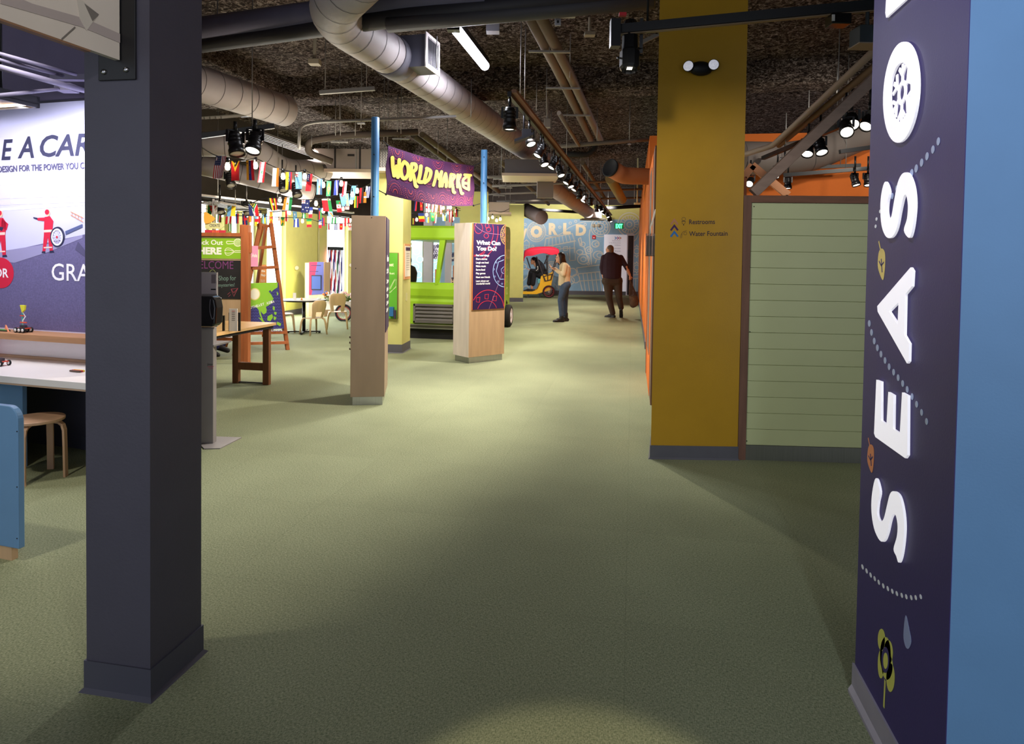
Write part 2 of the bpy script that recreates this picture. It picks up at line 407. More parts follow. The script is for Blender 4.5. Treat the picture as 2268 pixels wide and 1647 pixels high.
col1, F_C1, W_C1 = column('column_charcoal', A, B, 0.262, M_NAVY, M_NAVY2, hb=0.105, label='charcoal square column at the left front with a bolted black bracket')
# yellow column
A = P(1441, 1015); B = P(1633, 1018); ycol, F_YC, W_YC = column('column_yellow', A, B, 0.62, M_MUST, mat('slate_rubber_base', (94, 93, 100), rough=0.4), hb=0.1, label='mustard yellow column with restroom lettering and an emergency light', skew=(-0.055, -1, 0))
# lime pillar behind the ply column, and the far lime pillar
A = P(850, 784); B = P(890, 782); A.y = B.y + 0.02*0
lcol, F_LC, W_LC = column('column_lime', Vector((B.x-0.42, B.y-0.04, 0)), B, 0.5, M_LIME, M_BASE, hb=0.13, ztop=2.8, label='lime green pillar behind the left plywood post carrying a green phone panel')
A = D(1128, 669, 21.1); A.z = 0; B = D(1158, 669, 21.1); B.z = 0
gcol, F_GC, W_GC = column('column_far', A - RGT*0.72, B, 0.35, M_LIME, M_BASE, hb=0.13, ztop=3.12, label='far lime pillar left of the blue world mural')
A = D(1016, 700, 15.6); B = D(1077, 700, 15.6); A.z = B.z = 0
column('column_behind_truck', A, B, 0.3, M_LIME, M_BASE, hb=0.13, ztop=3.0, label='wide lime pier rising behind the right end of the truck roof')
# ------------------------------------------------------------------ navy "SEASONS" column, front right
XS = 0.785; YN, YF = 1.755, 2.405
M_SEAS = mat('navy_printed_column', (58, 48, 104), rough=0.5, spec=0.35, var=0.02, bump=0.03, bscale=160)
M_BLUE = mat('blue_paint', (98, 138, 178), rough=0.38, var=0.02, bump=0.03, bscale=160)
b = MB(); b.box(XS, YN, 0, XS+1.3, YF, 4.25, 1)
b.box(XS-0.002, YN, 0, XS, YF, 4.25, 0)
scol = st('column_navy', b, [M_SEAS, M_BLUE]); scol['label'] = 'navy column at the right front with large white upright lettering'; scol['category'] = 'column'
q = MB(); q.prism([(XS-0.02, YN, 0), (XS-0.02, YN, 0.012), (XS-0.009, YN, 0.03), (XS-0.009, YN, 0.105), (XS-0.002, YN, 0.105), (XS-0.002, YN, 0)], (0, YF-YN+0.008, 0))
q.build('column_base', mat('light_grey_base', (150, 146, 158), rough=0.5), scol)
F_S = Fr((XS-0.002, YF, 0), (0, -1, 0), (-1, 0, 0))
def boxfr(mb, fr, x0, y0, x1, y1, d0, d1, m=0): mb.fpoly(fr, [(x0, y0), (x1, y0), (x1, y1), (x0, y1)], d0, d1-d0, m)
def pr(fr, x0, y0, x1, y1):
    """pixel rectangle -> frame rectangle"""
    a = fr.at(x0, y0); c = fr.at(x1, y1); return (min(a[0], c[0]), min(a[1], c[1]), max(a[0], c[0]), max(a[1], c[1]))
def pp(fr, pts): return [fr.at(x, y) for x, y in pts]
# ================================================================== LETTERS ON THE NAVY COLUMN
M_LET = mat('white_acrylic_letter', (246, 244, 250), rough=0.35, var=0, emit=(250, 248, 255), es=0.26)  # faint emission added to keep the letters white, they are not lamps
def stroke_letter(name, fr, paths, wd, th, closed=None, cap=True):
    """letters cut from thick sheet: every stroke a rounded ribbon"""
    mb = MB()
    for k, p in enumerate(paths):
        cl = bool(closed and closed[k]); mb.line(fr, p, wd, 0.004, th, 0, closed=cl)
        if not cl and cap:
            for q in (p[0], p[-1]): mb.fell(fr, q[0], q[1], wd*0.5, wd*0.5, 0.004, th, 0, n=16)
    return mb.build(name, M_LET, scol)
# local letter axes on the column: letter-right = up the column (+z), letter-up = towards the far edge (-x of frame)
def lp(px, py): return F_S.at(px, py)
def lettbox(pts):
    return [lp(x, y) for x, y in pts]
def sm(pts, n=6, closed=False):
    """Catmull-Rom through 2-D points"""
    out = []; k = len(pts)
    rng = range(k) if closed else range(k-1)
    for i in rng:
        p0 = pts[(i-1) % k] if (closed or i > 0) else pts[0]; p1 = pts[i]; p2 = pts[(i+1) % k]; p3 = pts[(i+2) % k] if (closed or i+2 < k) else pts[-1]
        for j in range(n):
            t = j/n
            out.append(tuple(0.5*((2*p1[a]) + (-p0[a]+p2[a])*t + (2*p0[a]-5*p1[a]+4*p2[a]-p3[a])*t*t + (-p0[a]+3*p1[a]-3*p2[a]+p3[a])*t**3) for a in (0, 1)))
    if not closed: out.append(pts[-1])
    return out
def letter_poly(name, outer, holes=(), m=None, th=0.007, parent=None, fr=None):
    """filled outline with optional holes, by bridging through bmesh triangle fill"""
    fr = fr or F_S; bm = bmesh.new(); loops = [outer] + list(holes); es = []
    for lpn in loops:
        vs = [bm.verts.new(fr.pt(x, y, 0.004)) for x, y in lpn]
        es += [bm.edges.new((vs[i], vs[(i+1) % len(vs)])) for i in range(len(vs))]
    bmesh.ops.triangle_fill(bm, edges=es, use_beauty=True, normal=fr.n)
    g = bmesh.ops.extrude_face_region(bm, geom=list(bm.faces))
    bmesh.ops.translate(bm, verts=[v for v in g['geom'] if isinstance(v, bmesh.types.BMVert)], vec=fr.n*th)
    bmesh.ops.recalc_face_normals(bm, faces=bm.faces)
    me = bpy.data.meshes.new(name); bm.to_mesh(me); bm.free(); me.materials.append(m or M_LET)
    o = bpy.data.objects.new(name, me); COL.objects.link(o); o.parent = parent or scol
    if o.parent: me.transform(Matrix.Translation(-o.parent.location))
    return o
def strokepts(pts, wpx):
    """outline of a thick stroke drawn in pixel space -> returns closed pixel outline"""
    L_, R_ = [], []
    for i in range(len(pts)):
        a = pts[max(i-1, 0)]; c = pts[min(i+1, len(pts)-1)]; tx, ty = c[0]-a[0], c[1]-a[1]; l = math.hypot(tx, ty) or 1
        w = wpx[i] if isinstance(wpx, (list, tuple)) else wpx
        # strokes are foreshortened across the column: squash the horizontal offset
        nx_, ny_ = -ty/l, tx/l; L_.append((pts[i][0]+nx_*w[0]/2, pts[i][1]+ny_*w[1]/2)); R_.append((pts[i][0]-nx_*w[0]/2, pts[i][1]-ny_*w[1]/2))
    return L_ + R_[::-1]
def PX(pts): return [lp(x, y) for x, y in pts]
# bottom S, upper S as smooth closed outlines (photo pixels)
S1 = [(1948, 1059), (1957, 1088), (1953, 1112), (1951, 1138), (1958, 1155), (1966, 1148), (1973, 1120), (1980, 1094), (1989, 1088), (2001, 1099), (2009, 1130), (2012, 1165), (2010, 1200), (2005, 1232), (1999, 1246), (1994, 1232), (1988, 1216), (1995, 1190), (1997, 1165), (1993, 1142), (1987, 1139), (1981, 1150), (1974, 1180), (1966, 1198), (1956, 1196), (1944, 1170), (1938, 1130), (1940, 1090)]
letter_poly('letter', PX(sm(S1, 4, True)))
S2 = [(1969, 402), (1978, 424), (1974, 448), (1973, 470), (1977, 485), (1983, 478), (1989, 445), (1997, 405), (2008, 384), (2021, 385), (2032, 412), (2036, 450), (2033, 490), (2027, 520), (2021, 526), (2011, 510), (2018, 484), (2020, 455), (2016, 432), (2010, 436), (2003, 465), (1995, 505), (1984, 525), (1971, 524), (1961, 500), (1958, 460), (1961, 425)]
letter_poly('letter', PX(sm(S2, 4, True)))
E_ = [(1949, 841), (1960, 845), (1960, 931), (1972, 940), (1976, 868), (1988, 875), (1987, 950), (2002, 960), (2007, 869), (2020, 876), (2019, 1008), (2014, 1015), (1947, 968), (1944, 960)]
letter_poly('letter', PX(E_))
letter_poly('letter', PX([(2026, 592), (2031, 600), (2029, 634), (2014, 652), (2012, 742), (2023, 761), (2022, 800), (2018, 805), (1952, 690), (1951, 678)]), [PX([(1999, 669), (1978, 690), (1997, 718)])])
def ellpx(cx, cy, rx, ry, n=40, tilt=0.0): return [(cx + rx*math.cos(2*PI*i/n) + tilt*ry*math.sin(2*PI*i/n), cy + ry*math.sin(2*PI*i/n)) for i in range(n)]
letter_poly('letter', PX(ellpx(2003.5, 204, 39, 112, 48, -0.06)), [PX(ellpx(2002.5, 204, 23, 66, 40, -0.06))])
# snowflake inside the O
mb = MB(); c0 = lp(2002.5, 205); ry_ = (lp(2002, 140)[1] - lp(2002, 270)[1])/2; rx_ = abs(lp(2025, 205)[0]-lp(1980, 205)[0])/2
mb.ring(F_S, c0[0], c0[1], rx_*0.33, 0.014, ry=ry_*0.33, th=0.004, d0=0.003)
for k in range(6):
    a = PI/2 + k*PI/3; q = lambda r, da=0.0: (c0[0] + rx_*r*math.cos(a+da), c0[1] + ry_*r*math.sin(a+da))
    mb.line(F_S, [q(0.33), q(0.97)], 0.012, 0.003, 0.004)
    for sgn in (-1, 1): mb.line(F_S, [q(0.58), q(0.93, sgn*0.38)], 0.011, 0.003, 0.004)
mb.build('letter_snowflake', M_LET, scol)
letter_poly('letter', PX([(1979, -150), (1969, 28), (1971, 39), (2014, 0), (2030, -20), (2050, -160), (2030, -150), (2018, -40), (1992, -20), (1992, -150)]))
# dots, leaves, drop and flower printed on the face
M_DOT = mat('pale_blue_print', (168, 184, 214), rough=0.4, var=0); M_DOTW = mat('white_print', (240, 244, 250), rough=0.4, var=0)
mb = MB()
def dots(pts, rx, ry, m=0):
    for x, y in pts:
        c = lp(x, y); e = lp(x+rx, y); g = lp(x, y-ry); mb.fell(F_S, c[0], c[1], abs(e[0]-c[0]), abs(g[1]-c[1]), 0.0005, 0.0008, m, n=14)
dots([(2079, 313), (2067, 331), (2054, 346), (2042, 360), (2030, 373), (2020, 383)], 3.6, 9, 0)
dots([(1997, 404), (1987, 417), (1977, 434)], 3, 7, 0)
dots([(1957, 454), (1950, 468), (1942, 485), (1940, 501)], 2.2, 4, 1)
dots([(1926, 716), (1931, 736), (1937, 755), (1944, 770), (1952, 784), (1961, 798), (1970, 812), (1980, 824), (1990, 836), (2000, 849), (2010, 862), (2021, 878), (2031, 895), (2042, 913), (2053, 933)], 3, 7.5, 0)
dots([(1911, 1255), (1920, 1264), (1929, 1273), (1938, 1281), (1947, 1289), (1957, 1297), (1967, 1303), (1977, 1309), (1987, 1314), (1998, 1318), (2008, 1321), (2019, 1323), (2029, 1323), (2040, 1321)], 2.6, 5, 1)
mb.build('printed_dots', [M_DOT, M_DOTW], scol)
def leafp(x, y, col, s=1.0):
    mb = MB(); pts = sm([(x, y-38*s), (x+7*s, y-30*s), (x+8*s, y-5*s), (x+6*s, y+20*s), (x+3*s, y+32*s), (x-3*s, y+20*s), (x-8*s, y), (x-6*s, y-28*s)], 4, True)
    mb.fpoly(F_S, PX(pts), 0.0005, 0.0008, 0)
    mb.line(F_S, PX([(x-1, y-30*s), (x-6*s, y-54*s)]), 0.006, 0.0005, 0.0008, 0)
    mb.line(F_S, PX([(x+2, y+15*s), (x, y-15*s)]), 0.006, 0.0015, 0.0005, 1); mb.line(F_S, PX([(x+6*s, y-8*s), (x, y), (x-5*s, y-10*s)]), 0.005, 0.0015, 0.0005, 1)
    mb.build('printed_leaf', [C_(col, rough=0.5, var=0), M_SEAS], scol)
leafp(1953, 588, (232, 208, 112)); leafp(1929, 1018, (222, 138, 88), 0.9)
mb = MB(); mb.fpoly(F_S, PX(sm([(2007, 1362), (2015, 1395), (2019, 1420), (2013, 1436), (2006, 1430), (2002, 1405)], 4, True)), 0.0005, 0.0008); mb.build('printed_raindrop', C_((150, 162, 204), var=0), scol)
mb = MB()
for (x, y, rx, ry) in [(1953, 1416, 8, 24), (1968, 1445, 10, 28), (1973, 1500, 9, 32), (1952, 1470, 7, 32), (1962, 1450, 12, 40), (1966, 1475, 12, 30)]:
    mb.fpoly(F_S, PX(ellpx(x, y, rx, ry, 24)), 0.0005, 0.0008)
mb.line(F_S, PX([(1961, 1505), (1958, 1566)]), 0.009, 0.0005, 0.0008)
mb.fpoly(F_S, PX(ellpx(1962, 1461, 8.5, 29, 28)), 0.0013, 0.0006, 1); mb.fpoly(F_S, PX(ellpx(1963, 1463, 5, 18, 28)), 0.0019, 0.0006, 0)
mb.build('printed_flower', [C_((208, 208, 100), rough=0.5, var=0), M_SEAS], scol)
# ================================================================== HANGING SIGN + BRACKET on the charcoal column
pz = F_C1.hit(262, 180).z; r = pr(F_C1, 222, 180, 302, -700)
t = thing('steel_bracket', 'black steel angle bracket bolted to the charcoal column below the hanging sign', 'bracket', F_C1.pt(r[0], r[1], 0))
mb = MB(); boxfr(mb, F_C1, r[0], r[1], r[2], 3.3, 0.001, 0.008); mb.build('plate', M_BLACK, t, bevel=0.002)
for (bx, by) in ((235, 161), (284, 156)):
    q = F_C1.at(bx, by); mb = MB(); mb.lathe(F_C1.pt(q[0], q[1], 0.008), [(0.0, 0.008), (0.006, 0.0075), (0.009, 0.004), (0.009, 0)], n=14, axis=F_C1.n); mb.build('bolt', M_STEEL, t)
e1 = F_C1.hit(265, 133, 0.012); zs = e1.z; e0 = P(0, 40, zs)
F_SG = frab(e0, e1); Ls = (e1-e0).length
t = thing('hanging_sign', 'cream printed sign panel hanging from the bracket on the charcoal column', 'sign', e0)
M_SGN = mat('cream_print', (226, 214, 200), rough=0.5, var=0.02)
mb = MB(); mb.fpoly(F_SG, [(-1.5, 0), (Ls, 0), (Ls, 1.0), (-1.5, 1.0)], -0.02, 0.02)
mb.build('panel', M_SGN, t)
mb = MB(); mb.fpoly(F_SG, [(-1.5, -0.006), (Ls*0.72, -0.006), (Ls*0.72, 0.0), (-1.5, 0.0)], -0.022, 0.022); mb.build('edge_trim', C_((150, 112, 84), var=0), t)
mb = MB(); G1, G2, G3 = 0, 1, 2
def sg(pts): return pp(F_SG, pts)
mb.fpoly(F_SG, sg([(0, 8), (60, 25), (180, 60), (265, 95), (265, 75), (190, 42), (70, 8), (30, -10), (0, -10)]), 0.001, 0.001, 0)
mb.fpoly(F_SG, sg([(168, -10), (217, 32), (190, 68), (175, 40)]), 0.002, 0.001, 1)
mb.fpoly(F_SG, sg([(185, 8), (217, 32), (203, 47)]), 0.003, 0.001, 2)
mb.line(F_SG, sg([(165, 60), (135, 87)]), 0.004, 0.002, 0.001, 2)
mb.build('printed_graphic', [C_((186, 172, 166), var=0), C_((214, 204, 190), var=0), C_((128, 120, 112), var=0)], t)
# ================================================================== LEFT EXHIBIT: mural wall, shelf, counter
r_ = (RGT*5044 - FWD*1450).normalized()
cA = D(95, 760, 4.98); cA.z = 0
F_M1 = Fr(cA - r_*1.6, r_)
x_of = lambda px, py=600: F_M1.at(px, py)[0]
zt0 = F_M1.at(100, 229)[1]; zsh = F_M1.at(100, 733)[1]
wl = MB(); boxfr(wl, F_M1, -1.5, 0, 2.9, zt0+0.02, -0.12, 0, 0); boxfr(wl, F_M1, -1.5, zt0+0.02, 2.9, 4.25, -0.14, -0.02, 1)
st('wall_exhibit', wl, [M_NAVY, mat('lavender_grey_paint', (112, 104, 132), rough=0.7, var=0.02)])
t = thing('printed_mural', 'lilac racing mural panel with pit crew figures above the wooden shelf', 'mural', F_M1.pt(1.6, zsh, 0))
M_LIL = mat('lilac_print', (200, 200, 236), rough=0.5, var=0.01)
M_LIL2 = C_((104, 98, 142), var=0.1, scale=80); M_INK = C_((38, 40, 74), var=0); M_RED = C_((206, 30, 66), var=0); M_INK2 = C_((78, 76, 112), var=0)
mb = MB(); boxfr(mb, F_M1, -1.4, zsh, 2.85, zt0, 0, 0.01); mb.build('panel', M_LIL, t)
mb = MB(); a = F_M1.at
bx = [(-420, 590), (0, 557), (40, 552), (186, 520), (400, 470)]
pts = pp(F_M1, bx); pts = [(pts[0][0], zsh+0.01)] + pts + [(pts[-1][0], zsh+0.01)]
mb.fpoly(F_M1, pts, 0.01, 0.001, 0)
pts = pp(F_M1, [(35, 582), (110, 558), (186, 527), (186, 520), (110, 540), (0, 557), (0, 575)]); mb.fpoly(F_M1, pts, 0.0115, 0.0008, 1)
mb.fpoly(F_M1, pp(F_M1, [(170, 552), (176, 535), (190, 552), (200, 575)]), 0.0125, 0.0008, 2)
for k in range(7):   # pale grandstand windows
    for j in range(2):
        x0, x1 = -40 + k*36, -10 + k*36; y0 = 432 + j*14 - k*1.2; mb.fpoly(F_M1, pp(F_M1, [(x0, y0), (x1, y0-1), (x1, y0+9), (x0, y0+10)]), 0.0105, 0.0006, 3)
mb.fpoly(F_M1, pp(F_M1, [(-40, 412), (190, 400), (190, 392), (-40, 404)]), 0.0105, 0.0006, 4)
mb.fpoly(F_M1, pp(F_M1, [(-40, 470), (190, 455), (190, 450), (-40, 464)]), 0.0105, 0.0006, 4)
mb.build('track_print', [M_LIL2, C_((150, 146, 188), var=0), C_((84, 80, 116), var=0), C_((204, 200, 226), var=0), C_((236, 234, 246), var=0)], t)
mb = MB()
def tx(mb, fr, s, px, py, hpx, m=0, d0=0.0125, **k):
    """text with its left baseline at a pixel and cap height in pixels"""
    p0 = fr.at(px, py); p1 = fr.at(px, py-hpx); size = (p1[1]-p0[1])/0.729
    if 'fitpx' in k: f = k.pop('fitpx'); k['fit'] = abs(fr.at(px+f, py)[0]-p0[0])
    mb.text(fr, s, p0[0], p0[1], size, m=m, d0=d0, **k)
tx(mb, F_M1, 'C', -22, 356, 46, fitpx=24, shear=0.2, bold=0.004, th=0.001); tx(mb, F_M1, 'E', 7, 354, 46, fitpx=25, shear=0.2, bold=0.018, th=0.001)
tx(mb, F_M1, 'A', 43, 350, 48, fitpx=36, shear=0.2, bold=0.018, th=0.001)
tx(mb, F_M1, 'CAR', 92, 347, 48, fitpx=112, shear=0.2, bold=0.018, th=0.001)
tx(mb, F_M1, 'DESIGN FOR THE POWER YOU C', 0, 382, 14, m=1, fitpx=190, th=0.002, rot=0.012, bold=0.012)
tx(mb, F_M1, 'GRA', 118, 620, 39, m=2, fitpx=86, bold=0.006, th=0.001, d0=0.012)
c = a(6, 604); e = a(34, 604); g = a(6, 570); mb.fell(F_M1, c[0], c[1], e[0]-c[0], g[1]-c[1], 0.012, 0.001, 3)
tx(mb, F_M1, 'OR', -8, 613, 20, m=2, fitpx=31, bold=0.02, th=0.001, d0=0.0135)
mb.build('lettering', [M_INK, M_INK2, C_((244, 242, 250), var=0), M_RED], t)
def crew(x, y, point=True, s=1.0):
    mb = MB(); q = lambda *pts: pp(F_M1, [(x+px*s, y+py*s) for px, py in pts])
    mb.fpoly(F_M1, q((-4, 0), (-8, 48), (-1, 48), (5, 14), (9, 47), (17, 46), (15, 0)), 0.0115, 0.001, 0)     # legs
    mb.fpoly(F_M1, q((-3, -34), (10, -36), (18, -24), (15, 4), (-5, 4), (-4, -20)), 0.0118, 0.001, 0)
    if point: mb.fpoly(F_M1, q((-2, -33), (-20, -32), (-20, -26), (-2, -24)), 0.0118, 0.001, 0); mb.fpoly(F_M1, q((-20, -32), (-30, -34), (-30, -31), (-20, -27)), 0.0118, 0.001, 1)
    else: mb.fpoly(F_M1, q((8, -34), (22, -22), (18, -8), (6, -14)), 0.0118, 0.001, 0); mb.fpoly(F_M1, q((4, -16), (12, -14), (8, -6), (3, -9)), 0.0122, 0.001, 1)
    for yy in (0, -3, 38): mb.fpoly(F_M1, q((-5, yy), (15, yy-1), (15, yy+2), (-5, yy+3)), 0.0126, 0.0006, 2)
    mb.fell(F_M1, *F_M1.at(x+5*s, y-44*s), 0.021, 0.026, 0.0118, 0.001, 3, n=16); mb.fell(F_M1, *F_M1.at(x+3*s, y-46*s), 0.022, 0.02, 0.0122, 0.001, 0, n=16, )
    mb.fpoly(F_M1, q((-9, 48), (-1, 48), (-1, 53), (-10, 53)), 0.0118, 0.001, 1); mb.fpoly(F_M1, q((9, 47), (18, 46), (20, 51), (9, 52)), 0.0118, 0.001, 1)
    mb.build('pit_crew_print', [M_RED, M_INK, C_((240, 204, 196), var=0), C_((236, 190, 160), var=0)], t)
crew(105, 512, s=0.92); crew(0, 518, False)
mb = MB(); c = a(130, 525)
for rr, wd, m in ((0.062, 0.009, 0), (0.05, 0.012, 1)): mb.ring(F_M1, c[0], c[1], rr, wd, m, ry=rr*1.15, d0=0.013, th=0.001)
mb.ring(F_M1, c[0]+0.008, c[1]+0.002, 0.064, 0.006, 0, ry=0.073, d0=0.0128, th=0.0005)
for k in range(12): mb.line(F_M1, [(c[0], c[1]), (c[0]+0.046*math.cos(k*PI/6), c[1]+0.053*math.sin(k*PI/6))], 0.003, 0.0132, 0.0006, 1)
mb.fell(F_M1, c[0], c[1], 0.009, 0.01, 0.0142, 0.0006, 2)
mb.fpoly(F_M1, pp(F_M1, [(148, 512), (186, 496), (186, 503), (149, 520)]), 0.0128, 0.0006, 3)
for k in (0, 1): mb.line(F_M1, pp(F_M1, [(160, 476-k*7), (188, 492-k*9)]), 0.005, 0.0128, 0.0006, 4)
for k in range(4): mb.line(F_M1, pp(F_M1, [(163+k*7, 470+k*3), (163+k*7, 479+k*3.6)]), 0.003, 0.0128, 0.0006, 4)
mb.build('wheel_print', [M_INK, C_((232, 230, 236), var=0), M_RED, C_((82, 92, 140), var=0), C_((222, 140, 90), var=0)], t)
# shelf, back panel, counter
zs0, zs1 = F_M1.at(100, 745)[1], zsh
t = thing('counter_unit', 'white topped exhibit counter with wooden shelf under the racing mural', 'counter', F_M1.pt(1.6, 0, 0))
mb = MB(); boxfr(mb, F_M1, -1.4, zsh-0.045, 2.85, zsh-0.0, 0.0, 0.2); mb.build('shelf', M_OAK, t, bevel=0.002)
zc = 0.665
mb = MB(); boxfr(mb, F_M1, -1.4, zc, 2.85, zsh-0.05, 0.0, 0.03); mb.build('back_panel', mat('white_laminate', (232, 228, 234), rough=0.4, var=0.01), t)
mb = MB(); boxfr(mb, F_M1, -1.4, zc-0.045, 2.85, zc, 0.03, 0.62); mb.build('counter_top', mat('white_counter', (238, 232, 228), rough=0.3, var=0.01), t, bevel=0.003)
mb = MB(); boxfr(mb, F_M1, -1.4, zc-0.055, 2.85, zc-0.045, 0.05, 0.62); boxfr(mb, F_M1, -1.4, zc+0.0, 2.85, zc+0.018, 0.03, 0.06); mb.build('edge_strip', C_((188, 158, 132), var=0.02), t)
mb = MB(); mb.fpoly(F_M1, [(x_of(1), zc), (x_of(3), zc), (x_of(3), zsh-0.05), (x_of(1), zsh-0.05)], 0.03, 0.16); mb.build('divider', C_((196, 52, 60), var=0), t)
mb = MB(); xx = F_M1.off(0.45).at(50, 900)[0]; boxfr(mb, F_M1, xx-1.2, 0, xx, zc-0.055, 0.42, 0.45); mb.build('end_panel', M_BLUE, t)
mb = MB(); boxfr(mb, F_M1, xx, 0, 2.85, 0.1, 0, 0.012); mb.build('toe_board', M_NAVY2, t)
# near blue desk end with rounded corner on a birch plinth
bp0 = P(24, 1242); t = thing('blue_desk', 'light blue desk end panel with rounded top corner on a plywood plinth', 'desk', bp0)
F_BD = Fr(bp0, r_); zt = F_BD.at(20, 899)[1]; zb = F_BD.at(20, 1212)[1]; xr = F_BD.at(41, 1100)[0]; R_ = 0.07
mb = MB(); pts = [(-1.2, zb), (xr, zb), (xr, zt-R_)] + [(xr-R_+R_*math.cos(k*PI/16), zt-R_+R_*math.sin(k*PI/16)) for k in range(1, 9)] + [(-1.2, zt)]
mb.fpoly(F_BD, pts, -0.03, 0.03); mb.build('body', M_BLUE, t, bevel=0.004)
mb = MB(); boxfr(mb, F_BD, -1.15, 0, 0.0, zb, -0.035, -0.004); mb.build('plinth', M_BIRCH, t)
mb = MB()
for yy in (955, 1078, 1192):
    q = F_BD.at(38, yy); mb.fell(F_BD, q[0], q[1], 0.003, 0.003, 0.0, 0.002, n=10)
mb.build('screw', M_BLKM, t)
# bentwood stool
def stool(t):
    mb = MB(); mb.lathe((0, 0, 0), [(0, 0.375), (0.155, 0.375), (0.158, 0.38), (0.158, 0.392), (0.155, 0.396), (0, 0.396)], n=36, smooth=False); s_ = mb.build('seat', M_BIRCHS, t, bevel=0.002)
    for k in range(4):
        a = k*PI/2 + 0.35; c_, s2 = math.cos(a), math.sin(a); mb = MB(); q = []
        for (r, z) in [(0.06, 0.368), (0.10, 0.368), (0.135, 0.362), (0.155, 0.345), (0.165, 0.31), (0.168, 0.2), (0.171, 0.0)]: q.append((r*c_, r*s2, z))
        for i in range(len(q)-1):
            A_, B_ = Vector(q[i]), Vector(q[i+1]); d = (B_-A_); tn = Vector((-s2, c_, 0)); nn = d.cross(tn).normalized()
            mb.obox((A_+B_)/2, (d.length+0.004, 0.04, 0.013), rx=d, ry=tn, rz=nn)
        mb.build('leg', M_BIRCHS, t)
M_BIRCHS = mat('light_bent_birch', (206, 166, 134), rough=0.45, var=0.02, wood=0.08, scale=1.6, stretch=(9, 9, 1.5))
t = thing('bentwood_stool', 'round bentwood birch stool under the white exhibit counter', 'stool', (0, 0, 0)); stool(t)
sp = P(82, 1057); t.location = sp
# toys on the shelf and counter
def wheel(mb, c, ax, r, w, m=0, m2=1):
    ax = Vector(ax).normalized(); c = Vector(c)
    mb.lathe(c - ax*w/2, [(0, 0), (r*0.7, 0), (r, w*0.15), (r, w*0.85), (r*0.7, w), (0, w)], n=20, m=m, axis=ax)
    for sgn in (-1, 1): mb.lathe(c + ax*sgn*(w/2), [(r*0.62, 0), (r*0.6, sgn*0.0015), (0, sgn*0.0015)], n=16, m=m2, axis=ax)
def toycar(name, loc, label, tower=True, s=1.0):
    t = thing(name, label, 'toy', loc); u, n = F_M1.r, F_M1.n; z = Vector((0, 0, 1)); L = Vector(loc)
    mb = MB(); mb.obox(L + z*0.032*s, (0.09*s, 0.05*s, 0.006), rx=u, m=0); mb.obox(L + z*0.045*s, (0.05*s, 0.02*s, 0.02*s), rx=u, m=1); mb.build('chassis', [C_((196, 70, 50), var=0), C_((60, 60, 70), var=0)], t)
    for i in (-1, 0, 1) if tower else (-1, 1):
        for j in (-1, 1):
            mb = MB(); wheel(mb, L + u*i*0.036*s + n*j*0.03*s + z*0.02*s, n, 0.0195*s, 0.012); mb.build('wheel', [M_BLKM, C_((225, 225, 225), var=0)], t)
    if tower:
        mb = MB(); q = [L + z*0.05, L + z*0.09 - u*0.005, L + z*0.12 + u*0.02, L + z*0.15 - u*0.005, L + z*0.17]
        mb.tube(q, 0.004, n=6, m=0); mb.bar(L + z*0.075 - u*0.03, L + z*0.075 + u*0.03, 0.008, m=1); mb.bar(L + z*0.125 - u*0.03, L + z*0.125 + u*0.015, 0.008, m=1)
        mb.bar(L + z*0.04 - u*0.01, L + z*0.205 - u*0.01, 0.005, m=2)
        mb.build('tower', [C_((240, 240, 240), var=0), C_((226, 88, 60), var=0), C_((80, 200, 170), var=0)], t)
        mb = MB(); mb.prism([L + z*0.205 - u*0.02, L + z*0.205 + u*0.03, L + z*0.17 + u*0.025, L + z*0.15 + u*0.0], n*0.012); mb.build('sail', C_((226, 220, 60), var=0), t)
toycar('toy_car', F_M1.off(0.12).pt(F_M1.off(0.12).at(52, 733)[0], zsh, 0), 'small toy car with black wheels and a yellow sail tower on the wooden shelf')
q = F_M1.off(0.35); toycar('toy_car', q.pt(q.at(2, 815)[0], zc+0.0, 0), 'small low toy car with two black wheels on the white counter top', False)
t = thing('marker_pens', 'small bundle of pens lying on the white counter by the charcoal column', 'pens', q.pt(q.at(172, 812)[0], zc, 0))
for k, cc in enumerate([(230, 200, 60), (190, 40, 60), (90, 70, 60)]):
    mb = MB(); L = Vector(t.location) + F_M1.n*(k*0.014-0.01) + Vector((0, 0, 0.008)); mb.tube([L - F_M1.r*0.045, L + F_M1.r*0.045], 0.0065, n=10); mb.build('pen', C_(cc, var=0), t)
t = thing('craft_box', 'small orange and green folded craft part lying on the wooden shelf', 'toy', F_M1.off(0.12).pt(F_M1.off(0.12).at(8, 733)[0], zsh, 0))
mb = MB(); L = Vector(t.location); mb.obox(L + Vector((0, 0, 0.012)), (0.09, 0.03, 0.006), rx=F_M1.r, rz=(0.2, 0, 1)); mb.prism([L + F_M1.r*0.02, L + F_M1.r*0.06 + Vector((0, 0, 0.0)), L + F_M1.r*0.03 + Vector((0, 0, 0.05))], F_M1.n*0.01, m=1)
mb.obox(L + Vector((0, 0, 0.004)), (0.1, 0.03, 0.008), rx=F_M1.r, m=2); mb.build('body', [C_((90, 160, 90), var=0), C_((236, 150, 110), var=0), C_((70, 60, 60), var=0)], t)
